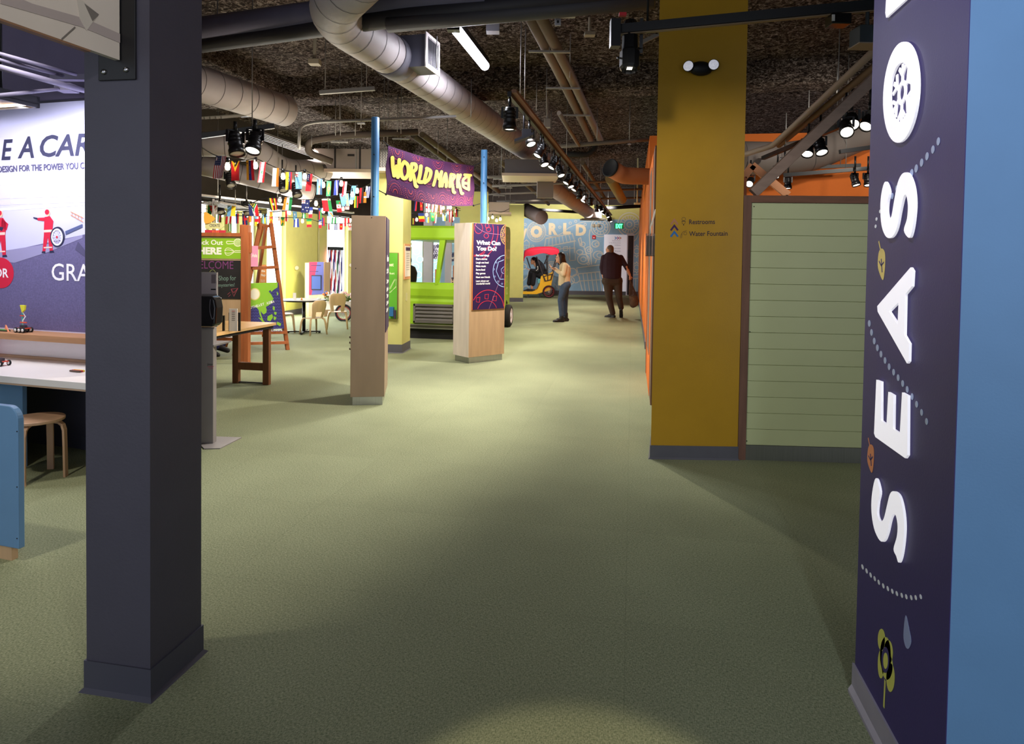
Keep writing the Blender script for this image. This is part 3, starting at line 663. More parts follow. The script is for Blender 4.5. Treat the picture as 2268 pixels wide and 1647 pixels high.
# hanging light fixture over the exhibit
zf = 2.46; pR = P(82, 238, zf)
t = thing('light_bar', 'black hanging light bar over the racing mural with two lit strips', 'light', pR)
F_L = Fr(pR, r_); mb = MB(); boxfr(mb, F_L, -1.8, 0.0, 0.0, 0.075, -0.02, 0.0, 0); boxfr(mb, F_L, -1.8, 0.0, 0, 0.075, 0.3, 0.32, 0); boxfr(mb, F_L, -1.8, 0.02, 0, 0.03, 0, 0.3, 0); boxfr(mb, F_L, -0.02, 0, 0, 0.075, -0.02, 0.32, 0)
mb.build('housing', M_BLACK, t)
mb = MB(); boxfr(mb, F_L, -1.78, 0.008, -0.03, 0.018, 0.03, 0.06); boxfr(mb, F_L, -1.78, 0.008, -0.03, 0.018, 0.24, 0.27); mb.build('lit_strip', mat('warm_lit_strip', (255, 220, 190), var=0, emit=(255, 214, 180), es=3.0), t)
for xx in (-0.12, -0.9):
    mb = MB(); mb.tube([F_L.pt(xx, 0.07, 0.15), F_L.pt(xx, 1.75, 0.15)], 0.008, n=8); mb.build('hanging_rod', M_BLACK, t)
lamp('AREA', 'exhibit_light', F_L.pt(-0.3, -0.02, 0.15), F_M1.pt(1.5, 1.3, 0), 20, (0.93, 0.92, 1.0), size=2.2, sy=0.25)
lamp('SPOT', 'exhibit_spot', F_L.pt(0.6, 0.5, 0.5), F_M1.pt(1.6, 1.3, 0), 30, (0.95, 0.93, 1.0), size=0.1, angle=70, blend=0.8)
Z = Vector((0, 0, 1))
def fmat(rgb, **k): return C_(rgb, var=0, **k)
# ================================================================== SANITISER STAND
sb = P(488, 984); F_SN = Fr(sb, RGT)
t = thing('sanitizer_stand', 'grey floor stand for hand sanitizer beside the charcoal column', 'stand', sb)
M_GST = mat('warm_grey_metal', (150, 144, 142), rough=0.45, metal=0.2, var=0.02)
mb = MB(); pts = [P(x, y) for x, y in [(452, 995), (488, 994), (535, 970), (470, 968), (430, 972)]]; mb.prism(pts, (0, 0, 0.008)); mb.build('base_plate', M_GST, t)
r = pr(F_SN, 438, 725, 472, 985); mb = MB(); boxfr(mb, F_SN, r[0], 0.006, r[2], r[3], -0.06, 0.0); mb.build('post', M_GST, t, bevel=0.004)
mb = MB(); r2 = pr(F_SN, 440, 762, 512, 768); mb.prism([F_SN.pt(r2[0], r2[1], 0.0), F_SN.pt(r[2]+0.005, r2[1], 0.002), F_SN.pt(r[2]+0.09, r2[1]+0.02, -0.12), F_SN.pt(r2[0], r2[1]+0.02, -0.12)], (0, 0, 0.012)); mb.build('drip_tray', M_GST, t)
r3 = pr(F_SN, 438, 603, 473, 725); mb = MB(); boxfr(mb, F_SN, r3[0], r3[1], r3[2], r3[3], -0.075, -0.06); mb.build('back_plate', M_GST, t)
mb = MB(); tx(mb, F_SN, 'Johnson', 459, 809, 6, fitpx=12, d0=0.0, th=0.0008); mb.line(F_SN, pp(F_SN, [(460, 812), (474, 811)]), 0.003, 0.0, 0.0008, 1); mb.line(F_SN, pp(F_SN, [(462, 816), (473, 815)]), 0.002, 0.0, 0.0008, 1); mb.build('printed_label', [M_BLACK, M_RED], t)
c = F_SN.at(468, 688); mb = MB(); prof = [(-0.09, -0.115), (0.05, -0.115), (0.072, -0.09), (0.078, 0.03), (0.066, 0.1), (0.04, 0.118), (-0.09, 0.118)]
mb.fpoly(F_SN, [(c[0]+x, c[1]+y) for x, y in prof], -0.04, 0.13)
t2 = thing('soap_dispenser', 'glossy black hand sanitizer dispenser on the grey floor stand', 'dispenser', F_SN.pt(c[0], c[1]-0.11, 0.0))
mb.build('body', mat('gloss_black_plastic', (14, 14, 16), rough=0.12, var=0), t2, bevel=0.015, seg=3)
mb = MB(); mb.line(F_SN, sm([(c[0]+0.035, c[1]+0.095), (c[0]+0.03, c[1]+0.02), (c[0]+0.045, c[1]-0.05), (c[0]+0.06, c[1]-0.04), (c[0]+0.068, c[1]+0.03)], 5), 0.004, 0.0905, 0.001); mb.build('chrome_edge', M_STEEL, t2)
r4 = pr(F_SN, 438, 604, 472, 652); mb = MB(); boxfr(mb, F_SN, r4[0], r4[1], r4[2], r4[3], -0.06, -0.054, 0); q = pr(F_SN, 460, 640, 471, 643); boxfr(mb, F_SN, *q[:4], -0.054, -0.053, 1); q = pr(F_SN, 461, 608, 471, 628); boxfr(mb, F_SN, *q[:4], -0.054, -0.053, 2)
o = mb.build('notice_card', [fmat((176, 166, 168)), M_BLACK, fmat((120, 108, 112))]); tag(o, 'small grey notice card above the black sanitizer dispenser', 'card')
# ================================================================== WELCOME BOOTH
bp = P(545, 806); F_B = Fr(bp - RGT*2.2, RGT); X0 = 0.6
t = thing('market_booth', 'cedar framed market booth with green sign and chalkboard', 'booth', bp)
def R(fr, x0, y0, x1, y1, d0, d1, mb, m=0): q = pr(fr, x0, y0, x1, y1); boxfr(mb, fr, q[0], q[1], q[2], q[3], d0, d1, m)
mb = MB(); R(F_B, 400, 514, 538, 524, -0.03, 0.03, mb); mb.build('header_board', M_CEDAR, t)
mb = MB(); R(F_B, 536, 498, 552, 805, -0.05, 0.04, mb); R(F_B, 530, 497, 539, 520, -0.05, -0.01, mb); R(F_B, 552, 514, 555, 560, -0.05, 0.0, mb); mb.build('post', M_CEDAR, t, bevel=0.004)
mb = MB(); R(F_B, 400, 522, 536, 712, -0.02, -0.006, mb); mb.build('backing_panel', M_BIRCH, t)
mb = MB(); q = F_B.at(494, 756); boxfr(mb, F_B, 0, q[1]-0.03, F_B.at(520, 750)[0], q[1]+0.02, -0.3, -0.27); mb.build('rail', M_CEDAR, t)
mb = MB(); R(F_B, 400, 524, 536, 574, -0.006, 0.0, mb, 0); R(F_B, 400, 526, 533.5, 573, 0.0, 0.003, mb, 1); mb.build('sign_panel', [fmat((226, 214, 170)), fmat((138, 186, 40))], t)
mb = MB(); tx(mb, F_B, 'Check Out', 421, 541, 11, fitpx=73, d0=0.003, bold=0.02, th=0.0015); tx(mb, F_B, 'HERE', 439, 562, 15, fitpx=52, d0=0.003, bold=0.05, th=0.0015); mb.build('sign_lettering', fmat((240, 240, 225)), t)
mb = MB(); W_ = 0.009
c = F_B.at(527, 537); mb.ring(F_B, c[0], c[1], 0.05, W_, d0=0.003); 
for k in range(-2, 3): mb.line(F_B, [(c[0]+k*0.018, c[1]-0.045), (c[0]+k*0.018+0.01, c[1]+0.045)], 0.004, 0.003); mb.line(F_B, [(c[0]-0.045, c[1]+k*0.018), (c[0]+0.045, c[1]+k*0.018)], 0.004, 0.003)
mb.line(F_B, sm(pp(F_B, [(519, 535), (504, 534), (502, 537), (505, 540), (519, 539)]), 4), W_, 0.003)
for k in (-1, -.45, .45, 1): mb.line(F_B, sm(pp(F_B, [(520, 557), (510, 557+7*k), (502, 557+7.5*k), (498, 557+2*k)]), 4), 0.007, 0.003)
mb.line(F_B, pp(F_B, [(520, 555), (534, 555)]), W_, 0.003); mb.line(F_B, pp(F_B, [(520, 558.5), (534, 558.5)]), W_, 0.003)
mb.build('utensil_drawing', fmat((240, 238, 200)), t)
mb = MB(); R(F_B, 400, 575, 533, 662, -0.006, 0.002, mb); mb.build('chalkboard', mat('chalkboard', (30, 27, 28), rough=0.8, var=0.1), t)
mb = MB(); tx(mb, F_B, 'WELCOME', 420, 594, 18, fitpx=97, d0=0.002, th=0.001)
mb.build('chalk_lettering', fmat((118, 58, 110)), t)
mb = MB()
tx(mb, F_B, 'Shop for', 485, 621, 11, fitpx=38, d0=0.002, th=0.001, rot=0.03); tx(mb, F_B, 'mysteries!', 484, 635, 8, fitpx=36, d0=0.002, th=0.001, rot=0.05)
mb.build('chalk_note', fmat((116, 142, 130)), t)
mb = MB(); mb.line(F_B, sm(pp(F_B, [(466, 600), (472, 597), (477, 602), (478, 611), (474, 620), (468, 618), (464, 608)]), 4, True), 0.006, 0.002, closed=True); mb.line(F_B, pp(F_B, [(474, 620), (480, 625), (474, 628), (481, 627)]), 0.006, 0.002); mb.build('chalk_carrot', fmat((132, 140, 84)), t)
mb = MB(); mb.line(F_B, pp(F_B, [(512, 640), (527, 638), (518, 656), (512, 640)]), 0.006, 0.002); mb.line(F_B, pp(F_B, [(512, 640), (518, 648), (527, 638)]), 0.005, 0.002); mb.line(F_B, pp(F_B, [(510, 647), (504, 652)]), 0.005, 0.002); mb.line(F_B, pp(F_B, [(511, 652), (506, 657)]), 0.005, 0.002); mb.build('chalk_paper_plane', fmat((160, 72, 84)), t)
# arrow signpost above the booth
t = thing('arrow_signpost', 'signpost with CREATE and FUN arrow boards rising behind the booth', 'signpost', F_B.pt(F_B.at(462, 600)[0], 0, -0.3))
F_B2 = F_B.off(-0.3)
mb = MB(); R(F_B2, 470, 440, 473, 700, -0.02, 0.0, mb); q = F_B2.at(471, 700); boxfr(mb, F_B2, q[0]-0.012, 0, q[0]+0.006, q[1], -0.02, 0); mb.build('pole', M_GST, t)
def arrow(name, pts, txt, tp, m, mt, h, fp, d):
    mb = MB(); mb.fpoly(F_B2, pp(F_B2, pts), d, 0.012); a_ = mb.build(name, m, t)
    mb = MB(); tx(mb, F_B2, txt, tp[0], tp[1], h, fitpx=fp, d0=d+0.012, bold=0.01, th=0.001); mb.build('lettering', mt, a_)
arrow('arrow_board', [(455, 492), (489, 494), (498, 500), (489, 507), (455, 506)], 'CREATE', (465, 502), fmat((216, 214, 150)), fmat((60, 50, 80)), 6.5, 23, 0.0)
arrow('arrow_board', [(455, 509), (502, 510), (500, 517), (455, 516)], 'FUN', (472, 516), fmat((196, 52, 70)), fmat((236, 130, 60)), 6, 14, 0.01)
mb = MB(); mb.fpoly(F_B2, pp(F_B2, sm([(455, 470), (468, 476), (478, 484), (470, 492), (455, 494)], 4, True)), 0.02, 0.01); mb.build('fish_cutout', fmat((240, 176, 70)), t)
# ================================================================== TRESTLE TABLE in front of the booth
zt = 0.70; c1 = P(612, 714, zt); c2 = P(473, 739, zt); u1 = (c2-c1); u1.z = 0; u1.normalize(); n1 = Vector((u1.y, -u1.x, 0)); n1 = n1 if n1.x < 0 else -n1
t = thing('trestle_table', 'wooden topped trestle table with brown framed end legs', 'table', (c1.x, c1.y, 0))
c1z = Vector((c1.x, c1.y, 0)); LT, WT = 1.5, 0.72
def tq(a, b, z): return c1z + u1*a + n1*b + Z*z
mb = MB(); mb.prism([tq(0, 0, zt-0.03), tq(LT, 0, zt-0.03), tq(LT, WT, zt-0.03), tq(0, WT, zt-0.03)], Z*0.03); mb.build('table_top', mat('honey_ply', (214, 170, 112), rough=0.4, var=0.02, wood=0.08, scale=1.4, stretch=(6, 6, 6)), t, bevel=0.002)
mb = MB(); mb.prism([tq(0.03, 0.02, zt-0.06), tq(LT-0.03, 0.02, zt-0.06), tq(LT-0.03, WT-0.02, zt-0.06), tq(0.03, WT-0.02, zt-0.06)], Z*0.03); mb.build('apron', M_BLKM, t)
M_TLEG = mat('brown_stained_wood', (128, 80, 50), rough=0.5, var=0.02, wood=0.2, scale=1.6, stretch=(14, 14, 1.2))
for a_ in (0.06, LT-0.1):
    for b_ in (0.08, 0.46):
        mb = MB(); mb.obox(tq(a_, b_, (zt-0.06)/2), (0.05, 0.075, zt-0.06), rx=u1, ry=n1, rz=Z); mb.build('leg', M_TLEG, t, bevel=0.003)
    mb = MB(); mb.obox(tq(a_, 0.27, 0.2), (0.04, 0.38, 0.085), rx=u1, ry=n1, rz=Z); mb.build('stretcher', M_TLEG, t, bevel=0.003)
    mb = MB(); mb.obox(tq(a_, 0.27, 0.014), (0.03, 0.38, 0.012), rx=u1, ry=n1, rz=Z); mb.build('foot_rail', M_BLKM, t)
# menu holder on the table
q = tq(0.25, 0.55, zt); F_MH = Fr(P(517, 733, zt), RGT); o0 = F_MH.o
t = thing('menu_holder', 'white printed menu card standing on the trestle table', 'menu card', o0)
mb = MB(); r = pr(F_MH, 508, 683, 526, 712); boxfr(mb, F_MH, r[0], 0, r[2], r[3], 0, 0.006); mb.build('card', fmat((244, 240, 236)), t)
mb = MB(); 
for k in range(6): R(F_MH, 514, 688+k*4, 521, 689.2+k*4, 0.006, 0.007, mb, 0 if k else 1)
mb.build('printed_lines', [fmat((90, 84, 90)), fmat((206, 60, 60))], t)
t = thing('table_rack', 'three short black upright dividers on the trestle table beside the menu card', 'rack', F_MH.pt(r[2], 0, -0.01))
for x in (493, 507, 528):
    mb = MB(); q = F_MH.at(x, 690); boxfr(mb, F_MH, q[0]-0.008, 0, q[0]+0.012, q[1]-0.01 if x > 500 else q[1]-0.04, -0.03, -0.01); mb.build('divider', M_BLACK, t)
# ================================================================== A-FRAME MAP EASEL
fA, fB = P(518, 787), P(641, 774)
F_E = frab(fA, fB); 
t = thing('map_easel', 'cedar A-frame easel carrying the South East Asia map board', 'easel', (fA+fB)/2)
def barpx(mb, fr, a_, c_, w_, th=0.035, d=0.0, m=0):
    A_ = fr.at(*a_); B_ = fr.at(*c_); dx, dy = B_[0]-A_[0], B_[1]-A_[1]; l = math.hypot(dx, dy); nx_, ny_ = -dy/l*w_/2, dx/l*w_/2
    mb.fpoly(fr, [(A_[0]+nx_, A_[1]+ny_), (B_[0]+nx_, B_[1]+ny_), (B_[0]-nx_, B_[1]-ny_), (A_[0]-nx_, A_[1]-ny_)], d-th/2, th, m)
def legz(px, py, top, wd, fr=F_E, d=0.0, nm='leg'):
    A_ = fr.at(px, py); A_ = (A_[0], 0.0); B_ = fr.at(*top); dx, dy = B_[0]-A_[0], B_[1]-A_[1]; l = math.hypot(dx, dy); q = wd/2*l/dy
    mb = MB(); mb.fpoly(fr, [(A_[0]-q, A_[1]), (A_[0]+q, A_[1]), (B_[0]+q, B_[1]), (B_[0]-q, B_[1])], d-0.018, 0.036); mb.build(nm, M_CEDAR, t, bevel=0.002)
legz(637, 774, (600, 494), 0.055); legz(519, 787, (577, 494), 0.055)
mb = MB(); R(F_E, 572, 496, 603, 504, -0.04, -0.018, mb); mb.build('top_block', M_CEDAR, t)
for (y0, y1, x0, x1) in ((545, 551, 566, 608), (590, 596, 556, 614), (733, 741, 530, 632), (755, 764, 526, 635)):
    mb = MB(); barpx(mb, F_E, (x0, (y0+y1)/2+1), (x1, (y0+y1)/2-2), 0.045, d=0.03); mb.build('rung', M_CEDAR, t, bevel=0.002)
for sx_ in (0, 1):
    T = F_E.pt(*F_E.at(584+sx_*8, 500), -0.03); Bq = F_E.pt(F_E.at(560+sx_*50, 760)[0], 0, -0.9)
    mb = MB(); mb.bar(T, Bq + Z*0.012, 0.035, 0.05); mb.build('rear_leg', M_CEDAR, t)
mb = MB(); T = F_E.pt(F_E.at(545, 600)[0], 0.22, -0.66); mb.bar(T, T + F_E.r*0.6, 0.03, 0.05); mb.build('rear_rung', M_CEDAR, t)
F_E3 = F_E.off(0.055); t2 = thing('map_board', 'green and navy South East Asia map board on the cedar easel', 'map', F_E3.pt(*F_E3.at(590, 732), 0))
mb = MB(); mb.fpoly(F_E3, pp(F_E3, [(546, 627), (616, 625), (629, 727), (530, 733)]), 0, 0.01, 0)
wv = mb.build('board', [mat('navy_print', (54, 52, 118), rough=0.5, var=0)], t2)
mb = MB()
for k in range(15):
    y0 = 640 + k*6.6; xs_ = [x for x in range(548, 628, 3) if x < 616+(y0-625)*0.125]
    mb.line(F_E3, pp(F_E3, [(x, y0 + (1.2 if i % 2 else -1.2)) for i, x in enumerate(xs_)]), 0.006, 0.01, 0.0008)
mb.build('wave_print', fmat((84, 86, 156)), t2)
mb = MB(); LAND = [(546, 627), (614, 625), (614, 636), (606, 641), (600, 646), (598, 642), (594, 645), (600, 652), (604, 660), (602, 670), (594, 676), (588, 679), (590, 686), (589, 692), (583, 696), (579, 692), (576, 688), (578, 698), (582, 708), (579, 707), (574, 696), (572, 686), (567, 680), (562, 678), (552, 680), (541, 672), (537, 672)]
mb.fpoly(F_E3, pp(F_E3, LAND), 0.0105, 0.001)
for isl in ([(571, 702), (580, 706), (588, 715), (582, 714)], [(592, 700), (602, 695), (604, 702), (598, 711), (591, 709)], [(606, 700), (612, 703), (608, 709), (605, 706)], [(586, 718), (604, 721), (603, 724), (588, 721)], [(604, 677), (608, 680), (607, 688), (603, 684)], [(606, 690), (612, 691), (611, 697), (607, 696)], [(613, 712), (622, 716), (620, 722), (612, 718)], [(601, 657), (605, 660), (604, 664)], [(612, 645), (616, 650), (613, 655)]):
    mb.fpoly(F_E3, pp(F_E3, isl), 0.0105, 0.001)
mb.build('land_print', fmat((140, 196, 56)), t2)
mb = MB(); c = F_E3.at(563, 651); mb.fell(F_E3, c[0], c[1], 0.085, 0.09, 0.0115, 0.003, 0); mb.fell(F_E3, c[0], c[1], 0.072, 0.076, 0.0145, 0.001, 1); mb.build('round_badge', [fmat((226, 210, 130)), fmat((236, 232, 214))], t2)
mb = MB(); s_ = 'SOUTHEAST ASIA'
for i, ch in enumerate(s_):
    if ch == ' ': continue
    x = 545 + i*4.5; y = 686 - i*1.15 - (2 if i > 6 else 0)*0.3; tx(mb, F_E3, ch, x, y, 5.6, fitpx=3.9, d0=0.012, bold=0.03, th=0.001, rot=0.25)
mb.build('lettering', M_WHITE, t2)
# small hanging signs beyond the easel
def wallsign(name, label, cat, px0, py0, px1, py1, dp, col, lines=(), th=0.01, mt=None, group=None, extra=None):
    A_ = D(px0, py1, dp); fr = Fr(A_, RGT); r = pr(fr, px0, py0, px1, py1)
    mb = MB(); boxfr(mb, fr, r[0], r[1], r[2], r[3], -th, 0)
    t = thing(name, label, cat, fr.pt((r[0]+r[2])/2, r[1], 0), group); mb.build('panel', fmat(col), t)
    if cat != 'notice': pm = MB(); q_ = fr.pt((r[0]+r[2])/2, r[1], -th-0.02); pm.bar(Vector((q_.x, q_.y, 0)), q_ + Z*0.1, 0.04); pm.build('post', M_CEDAR, t)
    if lines or extra:
        mb = MB()
        for (s_, x, y, h, f) in lines: tx(mb, fr, s_, x, y, h, fitpx=f, d0=0.0, bold=0.03, th=0.0012)
        if extra: extra(mb, fr)
        mb.build('lettering', mt or M_WHITE, t)
    return t, fr
F_E4 = F_E.off(0.055)
def on_easel(name, label, px0, py0, px1, py1, col, lines):
    r = pr(F_E4, px0, py0, px1, py1); t = thing(name, label, 'sign', F_E4.pt((r[0]+r[2])/2, r[1], 0)); mb = MB(); boxfr(mb, F_E4, *r, 0, 0.008); mb.build('panel', fmat(col), t)
    mb = MB()
    for (s_, x, y, h, f) in lines: tx(mb, F_E4, s_, x, y, h, fitpx=f, d0=0.008, bold=0.03, th=0.001)
    mb.build('lettering', M_WHITE, t); return t
on_easel('pink_sign', 'pale pink Asia sign resting on the easel rung above the map', 553, 544, 571, 590, (226, 150, 186), [('t Asia', 553, 569, 8, 16)])
t, fr = wallsign('orange_sign', 'narrow orange lift the flap sign behind the map easel', 'sign', 575, 586, 590, 628, 11.5, (226, 150, 86), [('the', 579, 602, 5, 8), ('flap', 578, 611, 5, 10), ('Tell us what', 577, 621, 2, 10), ('surprised us!', 577, 624, 2, 10)])
# ================================================================== CAFE TABLE, CHILD CHAIRS, CART, KIOSK
cT = P(673, 737); tc_ = P(672, 661, 0.62)
t = thing('cafe_table', 'round white topped cafe table on a black cross base', 'table', cT); rt = 48*dep(cT)/FPX
mb = MB(); mb.lathe(cT, [(0, 0.60), (rt, 0.60), (rt, 0.604), (0, 0.604)], n=40, smooth=False); mb.lathe(cT, [(rt, 0.598), (rt+0.006, 0.602), (rt+0.006, 0.622), (rt-0.004, 0.626)], n=40, m=0); mb.build('table_edge', M_BLACK, t)
mb = MB(); mb.lathe(cT, [(0, 0.604), (rt, 0.604), (rt, 0.625), (0, 0.627)], n=40, smooth=False); mb.build('table_top', mat('grey_white_top', (206, 204, 198), rough=0.35, var=0.02), t)
mb = MB(); mb.tube([cT + Z*0.02, cT + Z*0.6], 0.03, n=14); mb.build('pole', M_BLACK, t)
mb = MB()
for a_ in (0.15, 0.15+PI/2):
    d_ = (RGT*math.cos(a_) + FWD*math.sin(a_)); mb.bar(cT - d_*0.3 + Z*0.03, cT + d_*0.3 + Z*0.03, 0.05, 0.022)
    for s_ in (-1, 1): mb.tube([cT + d_*0.28*s_, cT + d_*0.28*s_ + Z*0.02], 0.02, n=10)
mb.build('cross_base', M_BLACK, t)
def item(name, label, cat, loc, fn, mats_, group=None):
    mb = MB(); fn(mb, Vector(loc)); o = mb.build(name, mats_); return tag(o, label, cat, group)
tt = cT + Z*0.627
item('tent_card', 'tall white tent card standing on the cafe table', 'card', tt, lambda m, L: m.obox(L + RGT*(-0.16) + Z*0.06 - FWD*0.05, (0.055, 0.02, 0.12), rx=RGT), M_WHITE)
item('party_cone', 'tiny orange cone on the cafe table', 'cone', tt, lambda m, L: m.lathe(L + RGT*0.02 - FWD*0.2, [(0.0, 0), (0.018, 0), (0.004, 0.05), (0, 0.05)], n=12), fmat((230, 150, 40)))
item('paper_cup', 'small white tub near the right edge of the cafe table', 'tub', tt, lambda m, L: m.lathe(L + RGT*0.28, [(0, 0), (0.03, 0), (0.035, 0.03), (0, 0.03)], n=12), M_WHITE)
M_CH = mat('pale_birch_chair', (204, 174, 132), rough=0.45, var=0.02, wood=0.06, scale=1.6, stretch=(9, 9, 1.5))
def child_chair(t):
    # seat at 0.3, back curved; faces -y locally (back at +y)
    mb = MB(); vs = []; nx_, ny_ = 6, 6
    for z in (0.296, 0.306):
        vs += [Vector((0.16*math.copysign(min(1, abs(math.cos(a))**0.6), math.cos(a)), 0.15*math.copysign(min(1, abs(math.sin(a))**0.6), math.sin(a)), z - 0.012*(math.sin(a) < -0.9))) for a in [2*PI*i/28 for i in range(28)]]
    mb.add(vs, [tuple(range(28))[::-1], tuple(range(28, 56))] + [(i, (i+1) % 28, 28+(i+1) % 28, 28+i) for i in range(28)]); mb.build('seat', M_CH, t, bevel=0.003)
    # backrest : bent shell, wide rounded top, narrow waist
    mb = MB(); rows = [(0.31, 0.115, 0.15), (0.36, 0.12, 0.165), (0.42, 0.128, 0.185), (0.48, 0.14, 0.2), (0.54, 0.146, 0.212), (0.59, 0.138, 0.22), (0.62, 0.11, 0.225), (0.635, 0.06, 0.228)]
    vs = []; K = 9
    for off in (0, 0.012):
        for (z, hw, y) in rows:
            for k in range(K):
                s_ = -1 + 2*k/(K-1); vs.append(Vector((hw*s_, y + off - 0.03*s_*s_, z)))
    n_ = len(rows); f = []
    for L_ in (0, 1):
        for i in range(n_-1):
            for k in range(K-1):
                if i in (0, 1) and 2 <= k <= 5: continue
                a_ = L_*n_*K + i*K + k; f.append((a_, a_+1, a_+K+1, a_+K))
    for i in range(n_-1):
        for k in (0, K-1): a_ = i*K+k; f.append((a_, a_+K, a_+K+n_*K, a_+n_*K))
    for k in range(K-1): a_ = (n_-1)*K+k; f.append((a_, a_+1, a_+1+n_*K, a_+n_*K))
    mb.add(vs, f, 0, True); mb.build('backrest', M_CH, t)
    for sx_ in (-1, 1):
        for sy_ in (-1, 1):
            mb = MB(); mb.tube([(sx_*0.115, sy_*0.11, 0.298), (sx_*0.14, sy_*0.135, 0.28), (sx_*0.155, sy_*0.15, 0.22), (sx_*0.175, sy_*0.172, 0.0)], [0.014, 0.018, 0.018, 0.014], n=8); mb.build('leg', M_CH, t)
CG = 'small birch chairs around the cafe table'
c_a = P(694, 740); c_b = P(747, 727); c_c = P(628, 735)
ch = thing('child_chair', 'small birch child chair in front of the cafe table with its back to the right', 'chair', (0, 0, 0), CG); child_chair(ch)
ch.location = c_a; 
def face(v): return math.atan2(-v.x, v.y)
ch.rotation_euler = (0, 0, face(RGT*0.75 - FWD*0.65))
ang = lambda a: (0, 0, a)
s1 = dup(ch, c_b, 'small birch child chair at the right of the cafe table by the flower cart', CG, ang(face(RGT*0.25 - FWD*0.95))); s1.scale = (1.12, 1.12, 1.12)
s2 = dup(ch, c_c, 'small birch child chair half hidden by the map easel, left of the cafe table', CG, ang(YAW + 1.9)); s2.scale = (1.15, 1.15, 1.15)
c_d = P(590, 750); s3 = dup(ch, D(596, 735, 12.3) , 'small birch child chair seen between the legs of the map easel', CG, ang(YAW + 2.6)); s3.location.z = 0
# flower cart
cw = P(761, 711); dcw = dep(cw); t = thing('flower_cart', 'pale plywood flower cart with one red rimmed spoked wheel', 'cart', cw)
F_FC = Fr(cw - RGT*0.45, RGT)
mb = MB(); r = pr(F_FC, 716, 668, 800, 684); boxfr(mb, F_FC, r[0], r[1]-0.03, r[2]+0.3, r[3], -0.45, -0.04, 0); boxfr(mb, F_FC, r[0]-0.01, r[3], r[2]+0.3, r[3]+0.015, -0.46, -0.03, 0); mb.build('box', M_BIRCHL, t)
rw = 17.5*dcw/FPX; wc = cw + Z*(rw+0.01)
F_W = Fr(wc, RGT); mb = MB(); mb.tube([F_W.pt(rw*math.cos(a_), rw*math.sin(a_), 0) for a_ in [2*PI*i/32 for i in range(33)]], 0.022, n=8, cap=False); wh = mb.build('wheel', M_BLKM, t)
mb = MB(); mb.ring(F_W, 0, 0, rw-0.03, 0.014, d0=-0.01, th=0.02); mb.build('rim', fmat((150, 40, 40)), wh)
mb = MB()
for k in range(16): mb.line(F_W, [(0, 0), ((rw-0.03)*math.cos(k*PI/8), (rw-0.03)*math.sin(k*PI/8))], 0.004, 0, 0.003)
mb.fell(F_W, 0, 0, 0.03, 0.03, -0.02, 0.05); mb.build('spokes', M_GST, wh)
mb = MB(); mb.bar(F_W.pt(-0.02, 0, 0.02), F_W.pt(0.02, 0.2, 0.02), 0.03); q = F_W.pt(0.8, 0, -0.25); mb.bar(Vector((q.x, q.y, 0)), q + Z*0.3, 0.04); mb.build('leg', fmat((120, 50, 44)), t)
def flowers(name, label, px, py, dp, cols, n=16, sp=0.1):
    L = D(px, py, dp); L.z = F_FC.at(760, 668)[1] + 0.016
    t = thing(name, label, 'flowers', L); rn = random.Random(px)
    mb = MB(); mb.lathe(L, [(0, 0), (0.05, 0), (0.065, 0.07), (0, 0.07)], n=14); mb.build('pot', fmat((90, 100, 60)), t)
    mb = MB(); bl = MB()
    for k in range(n):
        q = L + RGT*rn.uniform(-sp, sp) + FWD*rn.uniform(-0.06, 0.06) + Z*(0.09 + rn.uniform(0, 0.11)); mb.tube([L + Z*0.05, q], 0.003, n=4)
        for j in range(5):
            a_ = j*2*PI/5; bl.ell(q + RGT*0.018*math.cos(a_) + Z*0.018*math.sin(a_) - FWD*0.01, (0.016, 0.016, 0.013), n=6, m=k % len(cols))
        lf = L + RGT*rn.uniform(-sp, sp) + Z*rn.uniform(0.03, 0.12); mb.ell(lf, (0.03, 0.015, 0.012), n=6, rot=Matrix.Rotation(rn.uniform(0, 3), 3, 'Z'))
    mb.build('leaves', fmat((70, 110, 50)), t); bl.build('blossoms', [fmat(c_) for c_ in cols], t)
flowers('flower_pot', 'flower bunch with white, orange and blue blooms at the left end of the cart', 729, 664, 14.3, [(240, 240, 235), (236, 130, 50), (70, 90, 150), (240, 240, 235)], sp=0.12)
flowers('flower_pot', 'pale pink and cream flower bunch on the cart beside the left plywood post', 768, 664, 14.3, [(246, 214, 206), (250, 236, 214), (240, 190, 190)], n=22, sp=0.14)
# kiosk with screen
kb = D(692, 700, 15.3); kb.z = 0; F_K = Fr(kb, RGT); t = thing('info_kiosk', 'birch kiosk with a red and blue panel around a small screen', 'kiosk', kb)
r = pr(F_K, 684, 580, 717.5, 700); mb = MB(); boxfr(mb, F_K, r[0], 0, r[2], r[3], -0.5, 0.0); mb.build('body', M_BIRCH, t)
mb = MB(); ra = pr(F_K, 665, 582, 684, 700); mb.prism([F_K.pt(r[0], 0, 0), F_K.pt(r[0], 0, -0.5), F_K.pt(ra[0]-0.05, 0, -0.5), F_K.pt(ra[0], 0, -0.35)], Z*ra[3]); mb.build('side_panel', C_((206, 200, 130), var=0.02), t)
mb = MB(); mb.fpoly(F_K, pp(F_K, [(684.5, 580), (703, 580), (690, 653), (684.5, 653)]), 0, 0.006, 0); mb.fpoly(F_K, pp(F_K, [(703, 580), (717, 580), (717, 651), (690, 653)]), 0, 0.006, 1); pnl = mb.build('front_panel', [fmat((178, 24, 60)), fmat((74, 76, 132))], t)
mb = MB(); R(F_K, 690, 609, 711.5, 642, 0.006, 0.02, mb, 0); R(F_K, 691.2, 611, 710.3, 640, 0.02, 0.022, mb, 1); mb.build('screen', [M_BLACK, mat('dim_screen', (60, 76, 120), rough=0.2, var=0, emit=(70, 90, 150), es=0.35)], t)
